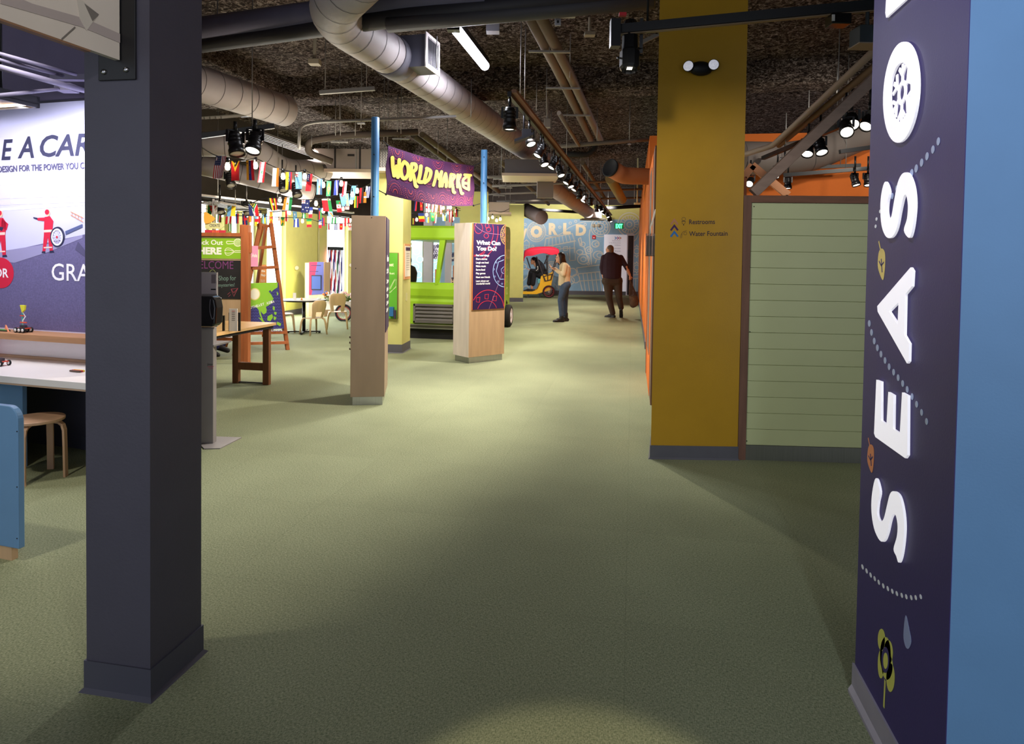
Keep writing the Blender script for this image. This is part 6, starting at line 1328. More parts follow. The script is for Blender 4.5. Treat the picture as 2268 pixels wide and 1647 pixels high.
# net bag
hb_ = mq(1394.5, 615, 0.09)
t = thing('net_bag', 'brown net carrier bag hanging from the hand of the walking man', 'bag', hb_)
mb = MB(); c = F_p.at(1403, 668)
rings = []
for (x, y, hw) in ((1395, 619, 0.8), (1396, 630, 3.5), (1398, 642, 6.5), (1401, 655, 9.5), (1403, 666, 10.5), (1402.5, 674, 9.5), (1401, 679, 5), (1400, 680.5, 1)):
    rings.append([mq(x, y, 0.08) + RGT*hw*SCp*math.cos(a_) + F_p.n*hw*SCp*0.55*math.sin(a_) for a_ in [2*PI*i/18 for i in range(18)]])
nr = len(rings); mb.add([v for q in rings[3:] for v in q], [(i*18+j, i*18+(j+1) % 18, (i+1)*18+(j+1) % 18, (i+1)*18+j) for i in range(nr-4) for j in range(18)], 0, True); mb.build('contents', mat('mixed_bag_contents', (110, 84, 60), rough=0.8, var=0.3, scale=9), t)
mb = MB()
for j in range(18):
    for s_ in (1, -1):
        mb.tube([rings[i][(j + s_*i) % 18] for i in range(nr)], 0.0035, n=4)
mb.tube([hb_ + RGT*0.0, mq(1393.5, 625, 0.06)], 0.006, n=5); mb.build('netting', fmat((90, 62, 44)), t)
# ---- seated man in the rickshaw looking at his phone
sp_ = F_R.pt(*ra(1196, 620), -WD/2); F_p = Fr(Vector((rk.x, rk.y, 0)) - F_R.n*(WD/2), RGT); SCp = dep(F_p.o)/FPX
def sq(px, py, d=0.0): c = F_p.at(px, py); return F_p.pt(c[0], c[1], d)
wq_ = sq; t = thing('person', 'man in a dark hooded jacket and black trousers sitting in the rickshaw with a phone', 'person', sq(1196, 620))
fs = (-RGT*0.9 - FWD*0.25).normalized(); hc = sq(1181.5, 577)
body = MB(); head(body, hc, (fs - Z*0.35), 1.05); capsule(body, hc - Z*0.07 + RGT*0.03, sq(1187, 588), 0.055, 0.06)
for sg_ in (0.1, -0.1):
    w_ = sq(1174, 597, sg_*0.9); capsule(body, w_ + RGT*0.06, w_, 0.035, 0.028); hand(body, w_, -RGT + Z*0.1, Z, 1.0, 1.0)
for sg_ in (0.11, -0.11): capsule(body, sq(1178, 628, sg_), sq(1178, 638, sg_), 0.045, 0.04)
body.build('body', M_SK, t, remesh=0.011); eyes(hc, fs, t, 1.05)
sw = MB(); torso(sw, [(1190, 574, 3, 0.08), (1192, 578, 6, 0.16), (1195, 584, 9, 0.22), (1197, 592, 11, 0.22), (1199, 600, 12, 0.21), (1202, 606, 12, 0.2), (1203, 612, 11, 0.19)])
for sg_ in (0.21, -0.21): capsule(sw, sq(1193, 583, sg_), sq(1190, 600, sg_*1.2), 0.09, 0.07); capsule(sw, sq(1190, 600, sg_*1.2), sq(1176, 597.5, sg_*0.5), 0.07, 0.05)
sw.build('jacket', mat('black_jacket', (26, 26, 34), rough=0.85, var=0.05), t, remesh=0.015)
mb = MB(); 
for (x, y) in ((1190, 590), (1190.5, 593), (1190, 596), (1187.5, 598)): mb.ell(sq(x, y, 0.335), (0.02, 0.012, 0.02), n=8)
mb.build('sleeve_print', fmat((210, 206, 200)), t)
tr_ = MB()
for sg_, kx in ((0.13, 1184), (-0.13, 1176)): capsule(tr_, sq(1203, 613, sg_), sq(kx, 603, sg_), 0.115, 0.085); capsule(tr_, sq(kx, 603, sg_), sq(kx-4+0, 628, sg_), 0.085, 0.085)
tr_.build('trousers', mat('black_trousers', (28, 26, 32), rough=0.9, var=0.05), t, remesh=0.015)
sh_ = MB()
for sg_, ax_ in ((0.13, 1181), (-0.13, 1174)): shoe(sh_, sq(ax_, 639.5, sg_), -RGT - Z*0.0, 0.3, 0.055)
sh_.build('shoes', fmat((34, 32, 36), rough=0.6), t, remesh=0.012)
hr = MB(); r = fs.cross(Z).normalized(); hrot = Matrix((r, fs, Z)).transposed(); hr.ell(hc + Z*0.035 - fs*0.02, (0.092, 0.108, 0.1), n=16, rot=hrot); hr.ell(hc - fs*0.06, (0.085, 0.06, 0.1), n=12, rot=hrot); hr.build('beanie', fmat((30, 22, 34), rough=0.9), t, remesh=0.012)
mb = MB(); mb.obox(sq(1166, 593.5), (0.15, 0.08, 0.01), rx=(-RGT + Z*0.25), rz=Z); tag(mb.build('phone', mat('phone_dark', (20, 20, 26))), 'dark phone held by the man seated in the rickshaw', 'phone')
# ---- person kneeling behind the sanitiser stand (blue trousers, black shoes)
kb_ = P(492, 786); F_p = Fr(kb_, RGT); SCp = dep(kb_)/FPX; kq = lambda px, py, d=0.0: F_p.pt(*F_p.at(px, py), d); wq_ = kq
t = thing('person', 'person kneeling behind the trestle table in blue trousers and black shoes', 'person', kb_)
body = MB(); hc = kq(430, 640); head(body, hc, -RGT - FWD*0.3, 1.0); capsule(body, hc - Z*0.08, kq(432, 662), 0.055, 0.06)
for sg_ in (0.2, -0.2): capsule(body, kq(410, 705, sg_), kq(400, 715, sg_), 0.03, 0.025); hand(body, kq(400, 715, sg_), -RGT - Z*0.5, -Z, 1.0)
body.build('body', M_SK, t, remesh=0.012)
sw = MB(); torso(sw, [(433, 660, 10, 0.1), (435, 666, 22, 0.18), (440, 690, 26, 0.17), (450, 715, 26, 0.17), (458, 730, 26, 0.17)])
for sg_ in (0.22, -0.22): capsule(sw, kq(433, 672, sg_), kq(425, 702, sg_*1.1), 0.06, 0.05); capsule(sw, kq(425, 702, sg_*1.1), kq(409, 706, sg_), 0.05, 0.04)
sw.build('shirt', fmat((50, 50, 60)), t, remesh=0.014)
tr_ = MB()
for sg_ in (0.1, -0.1): capsule(tr_, kq(462, 735, sg_), kq(425, 768, sg_), 0.115, 0.08); capsule(tr_, kq(425, 770, sg_), kq(482, 762, sg_), 0.08, 0.075)
capsule(tr_, kq(470, 730, 0.0), kq(480, 752, 0.0), 0.12, 0.1)
tr_.build('trousers', mat('royal_blue_trousers', (42, 44, 96), rough=0.85, var=0.05), t, remesh=0.012)
sh_ = MB()
for (a_, b__) in (((484, 768), (504, 776)), ((478, 776), (492, 783))): capsule(sh_, kq(*a_, 0.0 if a_[0] > 480 else 0.14), kq(*b__, 0.0 if a_[0] > 480 else 0.14), 0.05, 0.036)
sh_.build('shoes', fmat((22, 20, 22)), t, remesh=0.01)
mb = MB(); mb.ell(hc + Z*0.03 + RGT*0.02, (0.09, 0.09, 0.11), n=14); mb.build('hair', fmat((40, 28, 24)), t)
# ---- person half hidden behind the lime pillar, seen through the truck window
pbk = D(909, 660, 15.3); pbk.z = 0; F_p = Fr(pbk, RGT); SCp = 15.3/FPX; kq = lambda px, py, d=0.0: F_p.pt(*F_p.at(px, py), d); wq_ = kq
t = thing('person', 'person in a black jacket half hidden by the lime pillar at the truck window', 'person', pbk)
body = MB(); hc = kq(902, 579); head(body, hc, -RGT + FWD*0.3, 1.0); capsule(body, hc - Z*0.08, kq(904, 590), 0.055, 0.06)
for sg_ in (0.18, -0.18): hand(body, kq(892, 628, sg_), -Z - RGT*0.3, RGT, 1.0)
body.build('body', M_SK, t, remesh=0.012)
sw = MB(); torso(sw, [(904, 587, 8, 0.1), (906, 591, 14, 0.18), (908, 604, 16.5, 0.2), (907, 620, 16, 0.18), (906, 640, 14, 0.17)])
for sg_ in (0.2, -0.2): capsule(sw, kq(904, 594, sg_), kq(900, 614, sg_*1.1), 0.065, 0.05); capsule(sw, kq(900, 614, sg_*1.1), kq(893, 627, sg_), 0.05, 0.035)
sw.build('jacket', fmat((22, 20, 26)), t, remesh=0.014)
tr_ = MB()
for sg_ in (0.1, -0.1): q = kq(906, 642, sg_); capsule(tr_, q, Vector((q.x, q.y, 0.1)), 0.1, 0.06)
tr_.build('trousers', fmat((30, 30, 40)), t, remesh=0.014)
sh_ = MB()
for sg_ in (0.1, -0.1): q = kq(906, 642, sg_); shoe(sh_, (q.x, q.y, 0.09), -RGT, 0.28, 0.05)
sh_.build('shoes', fmat((22, 20, 22)), t, remesh=0.01)
mb = MB(); mb.ell(hc + Z*0.03 + RGT*0.02, (0.085, 0.085, 0.105), n=14); mb.build('hair', fmat((34, 26, 24)), t)
# ================================================================== RIGHT SIDE: yellow column fittings, slat panel, timber frame
mb = MB(); tx(mb, F_YC, 'Restrooms', 1531, 495.5, 11, fitpx=62, d0=0, bold=0.012, th=0.001, rot=0.025); tx(mb, F_YC, 'Water Fountain', 1531, 522, 11, fitpx=93, d0=0, bold=0.012, th=0.001, rot=0.025)
t = thing('wayfinding_sign', 'Restrooms and Water Fountain lettering with chevrons on the yellow column', 'sign', F_YC.pt(*F_YC.at(1556, 525), 0.0))
mb.build('lettering', fmat((50, 40, 60)), t)
mb = MB()
for i, y in enumerate((497, 510, 524)): mb.line(F_YC, pp(F_YC, [(1487.5, y), (1496, y-11), (1504.5, y-0.5)]), 0.014, 0, 0.001, i)
mb.build('chevrons', [fmat((182, 124, 92)), fmat((66, 30, 84)), fmat((40, 110, 180))], t)
mb = MB()
c = F_YC.at(1518, 485); mb.ring(F_YC, c[0], c[1]+0.003, 0.014, 0.0025, ry=0.012, d0=0); mb.ring(F_YC, c[0], c[1]-0.022, 0.012, 0.0025, ry=0.012, d0=0); mb.line(F_YC, [(c[0]-0.016, c[1]-0.014), (c[0]+0.016, c[1]-0.014)], 0.003, 0); mb.line(F_YC, [(c[0], c[1]-0.035), (c[0], c[1]-0.045)], 0.006, 0)
c = F_YC.at(1516, 518); mb.line(F_YC, sm([(c[0]-0.018, c[1]-0.03), (c[0]-0.014, c[1]-0.01), (c[0]-0.004, c[1]+0.012), (c[0]+0.006, c[1]+0.02)], 4), 0.0025, 0); mb.line(F_YC, [(c[0]-0.006, c[1]+0.004), (c[0]-0.008, c[1]-0.03)], 0.0025, 0); mb.ring(F_YC, c[0]+0.018, c[1]+0.006, 0.011, 0.0025, d0=0); mb.line(F_YC, [(c[0]+0.004, c[1]+0.02), (c[0]+0.03, c[1]+0.026)], 0.0025, 0)
mb.build('pictograms', fmat((74, 56, 44)), t)
el_ = F_YC.at(1558, 148); t = thing('emergency_light', 'black twin head emergency light high on the yellow column', 'light', F_YC.pt(el_[0], el_[1], 0))
mb = MB(); mb.ell(F_YC.pt(el_[0], el_[1], 0.03), (0.088, 0.045, 0.052), n=20, rot=Matrix((F_YC.r, -F_YC.n, Z)).transposed()); mb.build('body', mat('matte_black_plastic', (20, 18, 22), rough=0.5, var=0), t)
for (x, y) in ((1532, 147), (1586, 141)):
    c = F_YC.at(x, y); ax = (F_YC.n + F_YC.r*(-0.35 if x < 1550 else 0.15)).normalized(); p0 = F_YC.pt(c[0], c[1], 0.03)
    mb = MB(); mb.lathe(p0, [(0, 0), (0.035, 0), (0.04, 0.04), (0.036, 0.042)], n=24, axis=ax); hd = mb.build('lamp_head', mat('matte_black_plastic', (20, 18, 22)), t)
    mb = MB(); mb.lathe(p0 + ax*0.04, [(0.0365, 0), (0.034, 0.004), (0, 0.007)], n=24, axis=ax); mb.build('lens', mat('faceted_lens', (216, 216, 228), rough=0.15, var=0.35, scale=90, emit=(220, 220, 235), es=0.25, bump=0.6, bscale=120), hd)
# slat panel
A_ = P(1634, 1018); B_ = D(1915, 1019, 4.84); B_.z = 0; F_SP = frab(A_, B_ + Vector((0.0, -0.05, 0)))
t = thing('slatted_partition', 'timber framed partition of pale green horizontal boards with a steel kick plate', 'partition', F_SP.o)
zt1 = F_SP.at(1645, 432)[1]; pw = F_SP.at(1659, 700)[0]; xe = 1.75; zk = F_SP.at(1660, 986)[1]
mb = MB(); boxfr(mb, F_SP, 0.0, 0, pw, zt1, -0.09, 0.0); mb.build('frame_post', M_WALN, t, bevel=0.002)
mb = MB(); zr0 = F_SP.at(1662, 448)[1]; boxfr(mb, F_SP, pw, zr0, xe, zt1, -0.09, 0.0); mb.build('top_rail', mat('greyed_brown_wood_rail', (128, 88, 68), rough=0.55, var=0.02, wood=0.2, scale=1.8, stretch=(1.2, 14, 14)), t, bevel=0.002)
mb = MB(); ns = 15; M_SL = mat('pale_green_board', (196, 202, 152), rough=0.3, var=0.015, scale=3)
hh = (zr0-zk)/ns; prof = []
for k in range(ns): z0_ = zk + k*hh; prof += [(-0.02, z0_), (-0.012, z0_+0.002), (-0.012, z0_+hh-0.002)]
prof += [(-0.02, zr0), (-0.05, zr0), (-0.05, zk)]
mb.prism([F_SP.pt(pw, z_, d_) for d_, z_ in prof], F_SP.r*(xe-pw)); mb.build('boards', M_SL, t)
mb = MB(); boxfr(mb, F_SP, pw, 0.0, xe, zk, -0.05, -0.006); mb.build('kick_plate', M_STEEL, t)
mb = MB()
for (x, y) in ((1671, 457), (1809, 449), (1662, 735), (1655, 977)): c = F_SP.at(x, y); mb.fell(F_SP, c[0], c[1], 0.004, 0.004, -0.011, 0.002, n=10)
mb.build('screws', M_BLKM, t)
# gable timbers
F_G = F_SP.off(-0.05)
def beam(name, label, a, b, w_, th, fr, m=M_WALN, cat='beam'):
    mb = MB(); A_, B_ = fr.at(*a), fr.at(*b); mb.bar(fr.pt(*A_), fr.pt(*B_), th, w_, up=(0, 0, 1)); return tag(mb.build(name, m, bevel=0.003), label, cat)
beam('timber_brace', 'long grey brown timber brace rising from the partition corner to the right', (1668, 428), (1960, 150), 0.075, 0.06, F_G, mat('grey_timber', (150, 126, 112), rough=0.55, var=0.02, wood=0.12, scale=2, stretch=(4, 14, 14)))
F_G2 = Fr(F_SP.o + Vector((0, 3.6, 0)), (1, 0, 0))
t_ = thing('gable_frame', 'small pale timber gable frame behind the top of the slatted partition', 'frame', F_G2.pt(*F_G2.at(1700, 400), 0))
for (a_, b__) in (((1648, 392), (1667, 366)), ((1665, 366), (1745, 432))):
    mb = MB(); mb.bar(F_G2.pt(*F_G2.at(*a_)), F_G2.pt(*F_G2.at(*b__)), 0.06, 0.09); mb.build('rafter', mat('pale_timber', (196, 136, 96), rough=0.6, var=0.02, wood=0.1), t_)
mb = MB(); q = F_G2.at(1648, 392); mb.bar(F_G2.pt(q[0], 0), F_G2.pt(q[0], q[1]), 0.06, 0.06); q = F_G2.at(1745, 432); mb.bar(F_G2.pt(q[0], 0), F_G2.pt(q[0], q[1]), 0.06, 0.06); mb.build('post', M_CEDAR, t_)
# corridor-side timber strip and brochure holder behind the yellow column
ws = P(1440, 897); t = thing('timber_screen', 'narrow brown and orange timber screen running along the corridor behind the yellow column', 'screen', (ws.x, 7.0, 0))
mb = MB(); mb.box(ws.x, 6.75, 0.0, ws.x+0.06, 7.2, 2.62); mb.build('post', M_WALN, t); 
mb = MB(); mb.box(ws.x-0.004, 7.2, 0.0, ws.x+0.05, 8.6, 2.62, 0); mb.box(ws.x-0.008, 7.5, 0.4, ws.x-0.004, 8.3, 2.5, 1); mb.build('side_boards', [M_ORG, fmat((120, 96, 84))], t)
mb = MB(); mb.box(ws.x-0.01, 8.6, 0, ws.x+0.05, 8.75, 2.62); mb.build('end_post', M_CEDAR, t)
F_H = Fr((ws.x-0.0, 5.98, 0), (1, 0, 0)); a0, a1 = F_H.at(1430, 567), F_H.at(1452, 517)
t = thing('leaflet_holder', 'clear acrylic leaflet holder fixed beside the yellow column over the corridor', 'holder', F_H.pt(a0[0], a0[1], 0))
M_ACR = mat('clear_acrylic', (240, 240, 246), rough=0.05, var=0, trans=0.9, ior=1.1)
mb = MB(); boxfr(mb, F_H, a0[0], a0[1], a1[0], a1[1], -0.06, -0.056); boxfr(mb, F_H, a0[0], a0[1], a1[0], a1[1], -0.002, 0.0); boxfr(mb, F_H, a0[0], a0[1], a1[0], a0[1]+0.004, -0.06, 0); boxfr(mb, F_H, a0[0], a0[1], a0[0]+0.003, a1[1], -0.06, 0); boxfr(mb, F_H, a1[0]-0.003, a0[1], a1[0], a1[1], -0.06, 0); mb.build('case', M_ACR, t)
mb = MB()
for k, c_ in enumerate([(240, 210, 190), (214, 190, 214), (246, 240, 236)]): x = a0[0]+0.008+k*0.026; boxfr(mb, F_H, x, a0[1]+0.006, x+0.02, a1[1]-0.02, -0.05+k*0.006, -0.03+k*0.006, k)
mb.build('leaflets', [fmat(c_) for c_ in [(240, 210, 190), (214, 190, 214), (246, 240, 236)]], t)
mb = MB(); mb.tube([F_H.pt((a0[0]+a1[0])/2, a1[1], -0.07), F_H.pt((a0[0]+a1[0])/2+0.0, a1[1]+0.06, -0.07), F_H.pt(a1[0]+0.0, a1[1]+0.22, -0.07)], 0.008, n=6); mb.box(F_H.o.x-0.0, 6.03, 0.0, F_H.o.x+0.03, 6.08, a1[1]+0.25); mb.build('support_rod', M_WHITE, t)
# ================================================================== CEILING SERVICES
def elbow(pts, rad, n=6):
    pts = [Vector(p) for p in pts]; out = [pts[0]]
    for i in range(1, len(pts)-1):
        a, b = (pts[i-1]-pts[i]), (pts[i+1]-pts[i]); r_ = min(rad, a.length*0.45, b.length*0.45); p0, p2 = pts[i] + a.normalized()*r_, pts[i] + b.normalized()*r_
        for k in range(n+1): t_ = k/n; out.append(p0*(1-t_)**2 + pts[i]*2*t_*(1-t_) + p2*t_*t_)
    return out + [pts[-1]]
def duct(name, label, pts, r_, rad=0.5, m=None, seam=0.28, cat='duct', n=24, capm=None, ends=True):
    path = elbow(pts, rad); t = thing(name, label, cat, path[0]); mb = MB(); mb.tube(path, r_, n=n, cap=ends)
    if seam:
        acc = 0
        for i in range(len(path)-1):
            a, b = path[i], path[i+1]; L = (b-a).length; d_ = (b-a)/L; s_ = (seam - acc) % seam
            while s_ < L: mb.tube([a + d_*(s_-0.004), a + d_*(s_+0.004)], r_+0.003, n=n, cap=False, m=1); s_ += seam
            acc = (acc + L) % seam
    mb.build('shell', [m or M_DUCT, M_SEAM], t)
    return t
def pz(px, py, z): return P(px, py, z)
duct('round_duct', 'large white round duct running away from the elbow beside the light tube', [pz(830, -90, 3.62), pz(722, 28, 3.62), pz(858, 118, 3.62), pz(1228, 373, 3.62)], 0.215, 0.42)
# grille boot
bA = pz(884, 136, 3.62); dv = (pz(1150, 318, 3.62)-pz(860, 120, 3.62)).normalized(); sv = dv.cross(Z).normalized()
t = thing('duct_grille', 'square grey air grille boot on the side of the large white duct', 'vent', bA)
mb = MB(); cb = bA + sv*0.24 + Z*0.05; mb.obox(cb, (0.34, 0.3, 0.34), rx=dv, ry=sv, rz=Z); mb.build('boot', fmat((96, 96, 112)), t)
mb = MB(); fc = cb + sv*0.155
for (a, b, l, h) in ((0, .16, .4, .05), (0, -.16, .4, .05), (.175, 0, .05, .36), (-.175, 0, .05, .36)): mb.obox(fc + dv*a + Z*b, (l, 0.012, h), rx=dv, ry=sv, rz=Z)
mb.build('grille_frame', fmat((226, 218, 214)), t)
mb = MB(); mb.obox(fc + sv*0.0, (0.32, 0.004, 0.3), rx=dv, ry=sv, rz=Z)  # black sheet stands for the darkness inside the boot
for k in range(-5, 6): mb.obox(fc + dv*k*0.028 + sv*0.004, (0.006, 0.012, 0.3), rx=dv, ry=sv, rz=Z, m=1)
mb.build('grille_bars', [M_BLKM, fmat((92, 90, 96))], t)
mb = MB(); mb.tube([bA - dv*0.3, bA - dv*0.02], 0.224, n=24); mb.build('collar', fmat((110, 108, 120)), t)
duct('round_duct', 'white round duct with a closed end left of the pipe bank', [pz(380, 165, 3.4), pz(632, 246, 3.4)], 0.205)
duct('round_duct', 'pale S-curved duct above the row of flags', [D(400, 318, 9), D(555, 322, 9.3), D(625, 378, 9.8), D(720, 378, 10.6)], 0.17, 0.5)
duct('round_duct', 'long pale duct crossing low behind the upper string of flags', [D(400, 356, 9.8), D(560, 392, 10.2), D(690, 428, 10.8)], 0.15, 0.4)
duct('round_duct', 'far grey-brown duct running to the bright collar near the mural', [pz(1207, 405, 3.2), D(1302, 470, 21.5)], 0.2, seam=0.9)
mb = MB(); q = D(1207, 415, 13.2); mb.obox(q, (0.32, 0.32, 0.42), rx=RGT); tag(mb.build('duct_box', fmat((112, 104, 106))), 'square grey box on the near end of the far duct', 'duct box')
mb = MB(); q = D(1313, 473, 22.2); mb.obox(q, (0.52, 0.5, 0.3), rx=RGT); mb.obox(q - Z*0.2, (0.8, 0.6, 0.04), rx=RGT, m=1); tag(mb.build('supply_box', [fmat((236, 226, 226)), fmat((140, 134, 120))]), 'bright boxed air terminal above the letter D of the mural', 'vent')
t = duct('round_duct', 'short dark round duct with an open end above the letters OR of the mural', [D(1166, 465, 21.5), D(1200, 482, 20.5)], 0.22, seam=0, m=fmat((98, 86, 86)))
t = duct('round_duct', 'orange painted duct with a black open end beside the yellow column', [D(1352, 372, 9.9), D(1380, 389, 10.1), D(1475, 392, 10.5)], 0.13, 0.1, seam=0, m=fmat((190, 110, 66)))
mb = MB(); q = D(1350, 371, 9.78); ax = (D(1352, 372, 9.9)-D(1380, 389, 10.1)).normalized(); mb.lathe(D(1352, 372, 9.9), [(0.135, -0.02), (0.142, 0.02), (0.125, 0.022), (0.12, 0.005), (0, 0.004)], n=24, axis=ax); mb.build('open_end', M_BLKM, t)
duct('round_duct', 'slim olive duct hanging beyond the orange duct', [D(1352, 395, 12.5), D(1378, 442, 15)], 0.1, seam=0, m=fmat((128, 112, 70)))
duct('round_duct', 'big dim grey duct in the orange room beyond the slatted partition', [D(1640, 350, 9.5), D(1780, 352, 9.6), D(1900, 300, 9.8), D(2100, 220, 10)], 0.24, 0.7, seam=0.5, m=fmat((120, 110, 104)))
# transverse pipes near the top
def pipe(name, label, pts, r_, m=None, rad=0.1, n=12, hang=()):
    t = thing(name, label, 'pipe', pts[0]); mb = MB(); mb.tube(elbow(pts, rad, 4), r_, n=n); mb.build('run', m or M_PIPE, t)
    for (p_, w_) in hang:
        mb = MB(); p_ = Vector(p_); mb.tube([p_ - Z*0.1, Vector((p_.x, p_.y, 4.27))], 0.006, n=5); mb.obox(p_ - Z*(r_+0.02), (w_, 0.04, 0.02), rx=RGT); mb.build('hanger', M_GALV, t)
    return t
M_PL = mat('bluish_insulated_pipe', (112, 110, 132), rough=0.6, var=0.04)
pipe('insulated_pipe', 'fat blue grey insulated pipe crossing the top behind the white duct elbow', [pz(300, 85, 3.75), pz(720, 30, 3.75), pz(1080, -18, 3.75)], 0.125, M_PL, hang=[(pz(482, 66, 3.75), 0.5), (pz(870, 14, 3.75), 0.4)])
pipe('insulated_pipe', 'dark pipe crossing the top directly under the blue grey insulated pipe', [pz(300, 118, 3.62), pz(900, 36, 3.62), pz(1480, -25, 3.62)], 0.085, fmat((48, 46, 52)), hang=[(pz(1235, 8, 3.62), 0.3)])
pipe('insulated_pipe', 'second dark pipe crossing the top, just above the light tube', [pz(860, 55, 3.55), pz(1180, 26, 3.55), pz(1450, 0, 3.55)], 0.07, fmat((60, 58, 64)))
pipe('insulated_pipe', 'left pipe of the paired pipes running down the ceiling to the corridor', [pz(1170, 28, 3.78), pz(1235, 155, 3.78), pz(1310, 312, 3.78)], 0.06, fmat((112, 98, 88)), hang=[(pz(1217, 98, 3.78), 0.45), (pz(1247, 182, 3.78), 0.45), (pz(1276, 244, 3.78), 0.45)])
pipe('insulated_pipe', 'right pipe of the paired pipes running down the ceiling to the corridor', [pz(1190, 22, 3.78), pz(1265, 170, 3.78), pz(1330, 310, 3.78)], 0.06, fmat((120, 106, 94)))
pipe('conduit', 'thin pale conduit crossing the ceiling from the upper left to the white duct', [D(662, 330, 8.2), D(663, 278, 8.2), D(700, 270, 8.3), D(1010, 258, 8.8)], 0.02, M_GALV, hang=[(D(800, 266, 8.4), 0.1)])
pipe('insulated_pipe', 'bent brown pipe with elbows above the silver air unit', [D(735, 358, 9.5), D(682, 338, 9.3), D(684, 312, 9.2), D(760, 300, 9.4), D(925, 292, 9.8)], 0.05, fmat((92, 82, 76)), rad=0.15, hang=[(D(752, 303, 9.4), 0.25), (D(888, 297, 9.7), 0.25)])
pipe('insulated_pipe', 'left of two dark pipes running back behind the banner', [pz(915, 300, 3.5), D(1085, 425, 17)], 0.05, fmat((84, 76, 66)), hang=[(D(990, 356, 12.5), 0.3)])
pipe('insulated_pipe', 'right of two dark pipes running back behind the banner', [pz(935, 298, 3.5), D(1105, 425, 17)], 0.05, fmat((98, 88, 74)))
pipe('conduit', 'long brown pipe crossing the far ceiling in front of the paired pipes', [D(1225, 325, 11), D(1455, 307, 11)], 0.035, fmat((104, 94, 84)), hang=[(D(1394, 312, 11), 0.05)])
pipe('conduit', 'sloping brown conduit between the corridor track and the paired pipes', [D(1238, 250, 9), D(1282, 322, 11)], 0.03, fmat((116, 104, 90)))
pipe('insulated_pipe', 'black curved pipe loop over the far corridor', [D(1245, 340, 12), D(1300, 343, 12), D(1315, 335, 12), D(1320, 318, 12)], 0.05, M_BLKM, rad=0.3)
pipe('insulated_pipe', 'far black pipe crossing above the mural at the left', [D(1155, 462, 22), D(1290, 470, 22)], 0.05, M_BLKM)
pipe('insulated_pipe', 'far black pipe crossing above the mural at the right', [D(1320, 462, 22), D(1440, 455, 22)], 0.06, M_BLKM)
pipe('conduit', 'pale pipe running up right over the slatted partition', [D(1640, 345, 8.6), D(1712, 322, 8.2), D(1955, 95, 5.6)], 0.035, fmat((150, 130, 110)), rad=0.05)
pipe('conduit', 'brown pipe running parallel below the pale pipe over the slatted partition', [D(1725, 322, 8.3), D(1960, 128, 5.8)], 0.035, fmat((124, 98, 74)))
for i, (a, b, lb) in enumerate([((700, 205), (830, 196), 'long grey strut channel hanging over the blue pole'), ((1410, 96), (1470, 70), 'short strut channel behind the black stage spotlight')]):
    t = thing('strut_channel', lb, 'strut', D(*a, 8)); mb = MB(); A_, B_ = D(a[0]+8, a[1], 8), D(b[0], b[1], 8); mb.bar(A_, B_, 0.05, 0.045); mb.build('channel', M_GALV, t)
    for p_ in (A_*0.9+B_*0.1, A_*0.15+B_*0.85): mb = MB(); mb.tube([p_, Vector((p_.x, p_.y, 4.27))], 0.006, n=5); mb.build('hanger', M_GALV, t)
def rods(lst):
    for i, (px, y0, y1, dp, lb) in enumerate(lst):
        a, b = D(px, y1, dp), D(px, y0, dp); mb = MB(); mb.tube([a, Vector((a.x, a.y, max(b.z, a.z+0.05)))], 0.006, n=5); tag(mb.build('hanger_rod', M_GALV), lb, 'rod', 'thin steel hanger rods')
LBR = 'thin steel rod hanging from the dark ceiling'
rods([(1162, 62, 232, 7, 'thin steel rod beside the paired pipes near the top'), (743, 222, 300, 9, 'thin steel rod left of the nearer blue pole, above the strut'), (754, 232, 300, 9, 'thin steel rod just right of that, left of the nearer blue pole'), (787, 240, 300, 9, 'thin steel rod nearest the left side of the nearer blue pole'), (880, 210, 292, 9.5, 'thin steel rod right of the nearer blue pole above the banner'), (888, 212, 296, 9.5, 'thin steel rod second rod right of the nearer blue pole'), (912, 222, 300, 10, 'thin steel rod third rod right of the nearer blue pole'), (1262, 50, 172, 8, 'thin steel rod from the crossing dark pipe to the paired pipes'), (1210, 150, 240, 9, 'thin steel rod between the white duct and the paired pipes'), (1188, 180, 245, 9, 'thin steel rod long one left of the paired pipes'), (1394, 235, 310, 10, 'thin steel rod beside the yellow column high up'), (970, 290, 340, 11, 'thin steel rod above the right half of the banner'), (1043, 175, 260, 9, 'thin steel rod thin one above the white duct'), (1322, 240, 320, 11, 'thin steel rod right of the paired pipes low down'), (690, 300, 325, 9, 'thin steel rod over the silver air unit'), (625, 320, 400, 10, 'thin steel rod over the S-curved duct'), (1740, 250, 320, 8, 'thin steel rod above the slatted partition, left one'), (1790, 200, 290, 8, 'thin steel rod above the slatted partition, middle one'), (1853, 150, 220, 8, 'thin steel rod above the slatted partition, near the brace'), (967, 80, 150, 7, 'thin steel rod beside the air grille of the white duct'), (521, 420, 445, 10, 'thin steel rod over the lower flags, left one'), (546, 412, 442, 10, 'thin steel rod over the lower flags, second one'), (1405, 400, 440, 16, 'thin steel rod far down beside the orange wall'), (1348, 440, 470, 18, 'thin steel rod far down over the WORLD letters')])
for k, (a, b, lb) in enumerate([((1080, 392, 13), (1290, 386, 13.5), 'upper'), ((1090, 412, 15), (1440, 398, 15.5), 'second'), ((1075, 430, 17), (1440, 418, 17.5), 'third'), ((1100, 446, 19), (1440, 437, 19.5), 'lowest')]):
    pipe('conduit', lb + ' of four thin level conduits over the far corridor behind the light track', [D(*a), D(*b)], 0.028, fmat((116, 108, 100)), hang=[(D((a[0]+b[0])/2+k*20, (a[1]+b[1])/2, (a[2]+b[2])/2), 0.3), (D(a[0]+30, a[1]-1, a[2]), 0.3)])
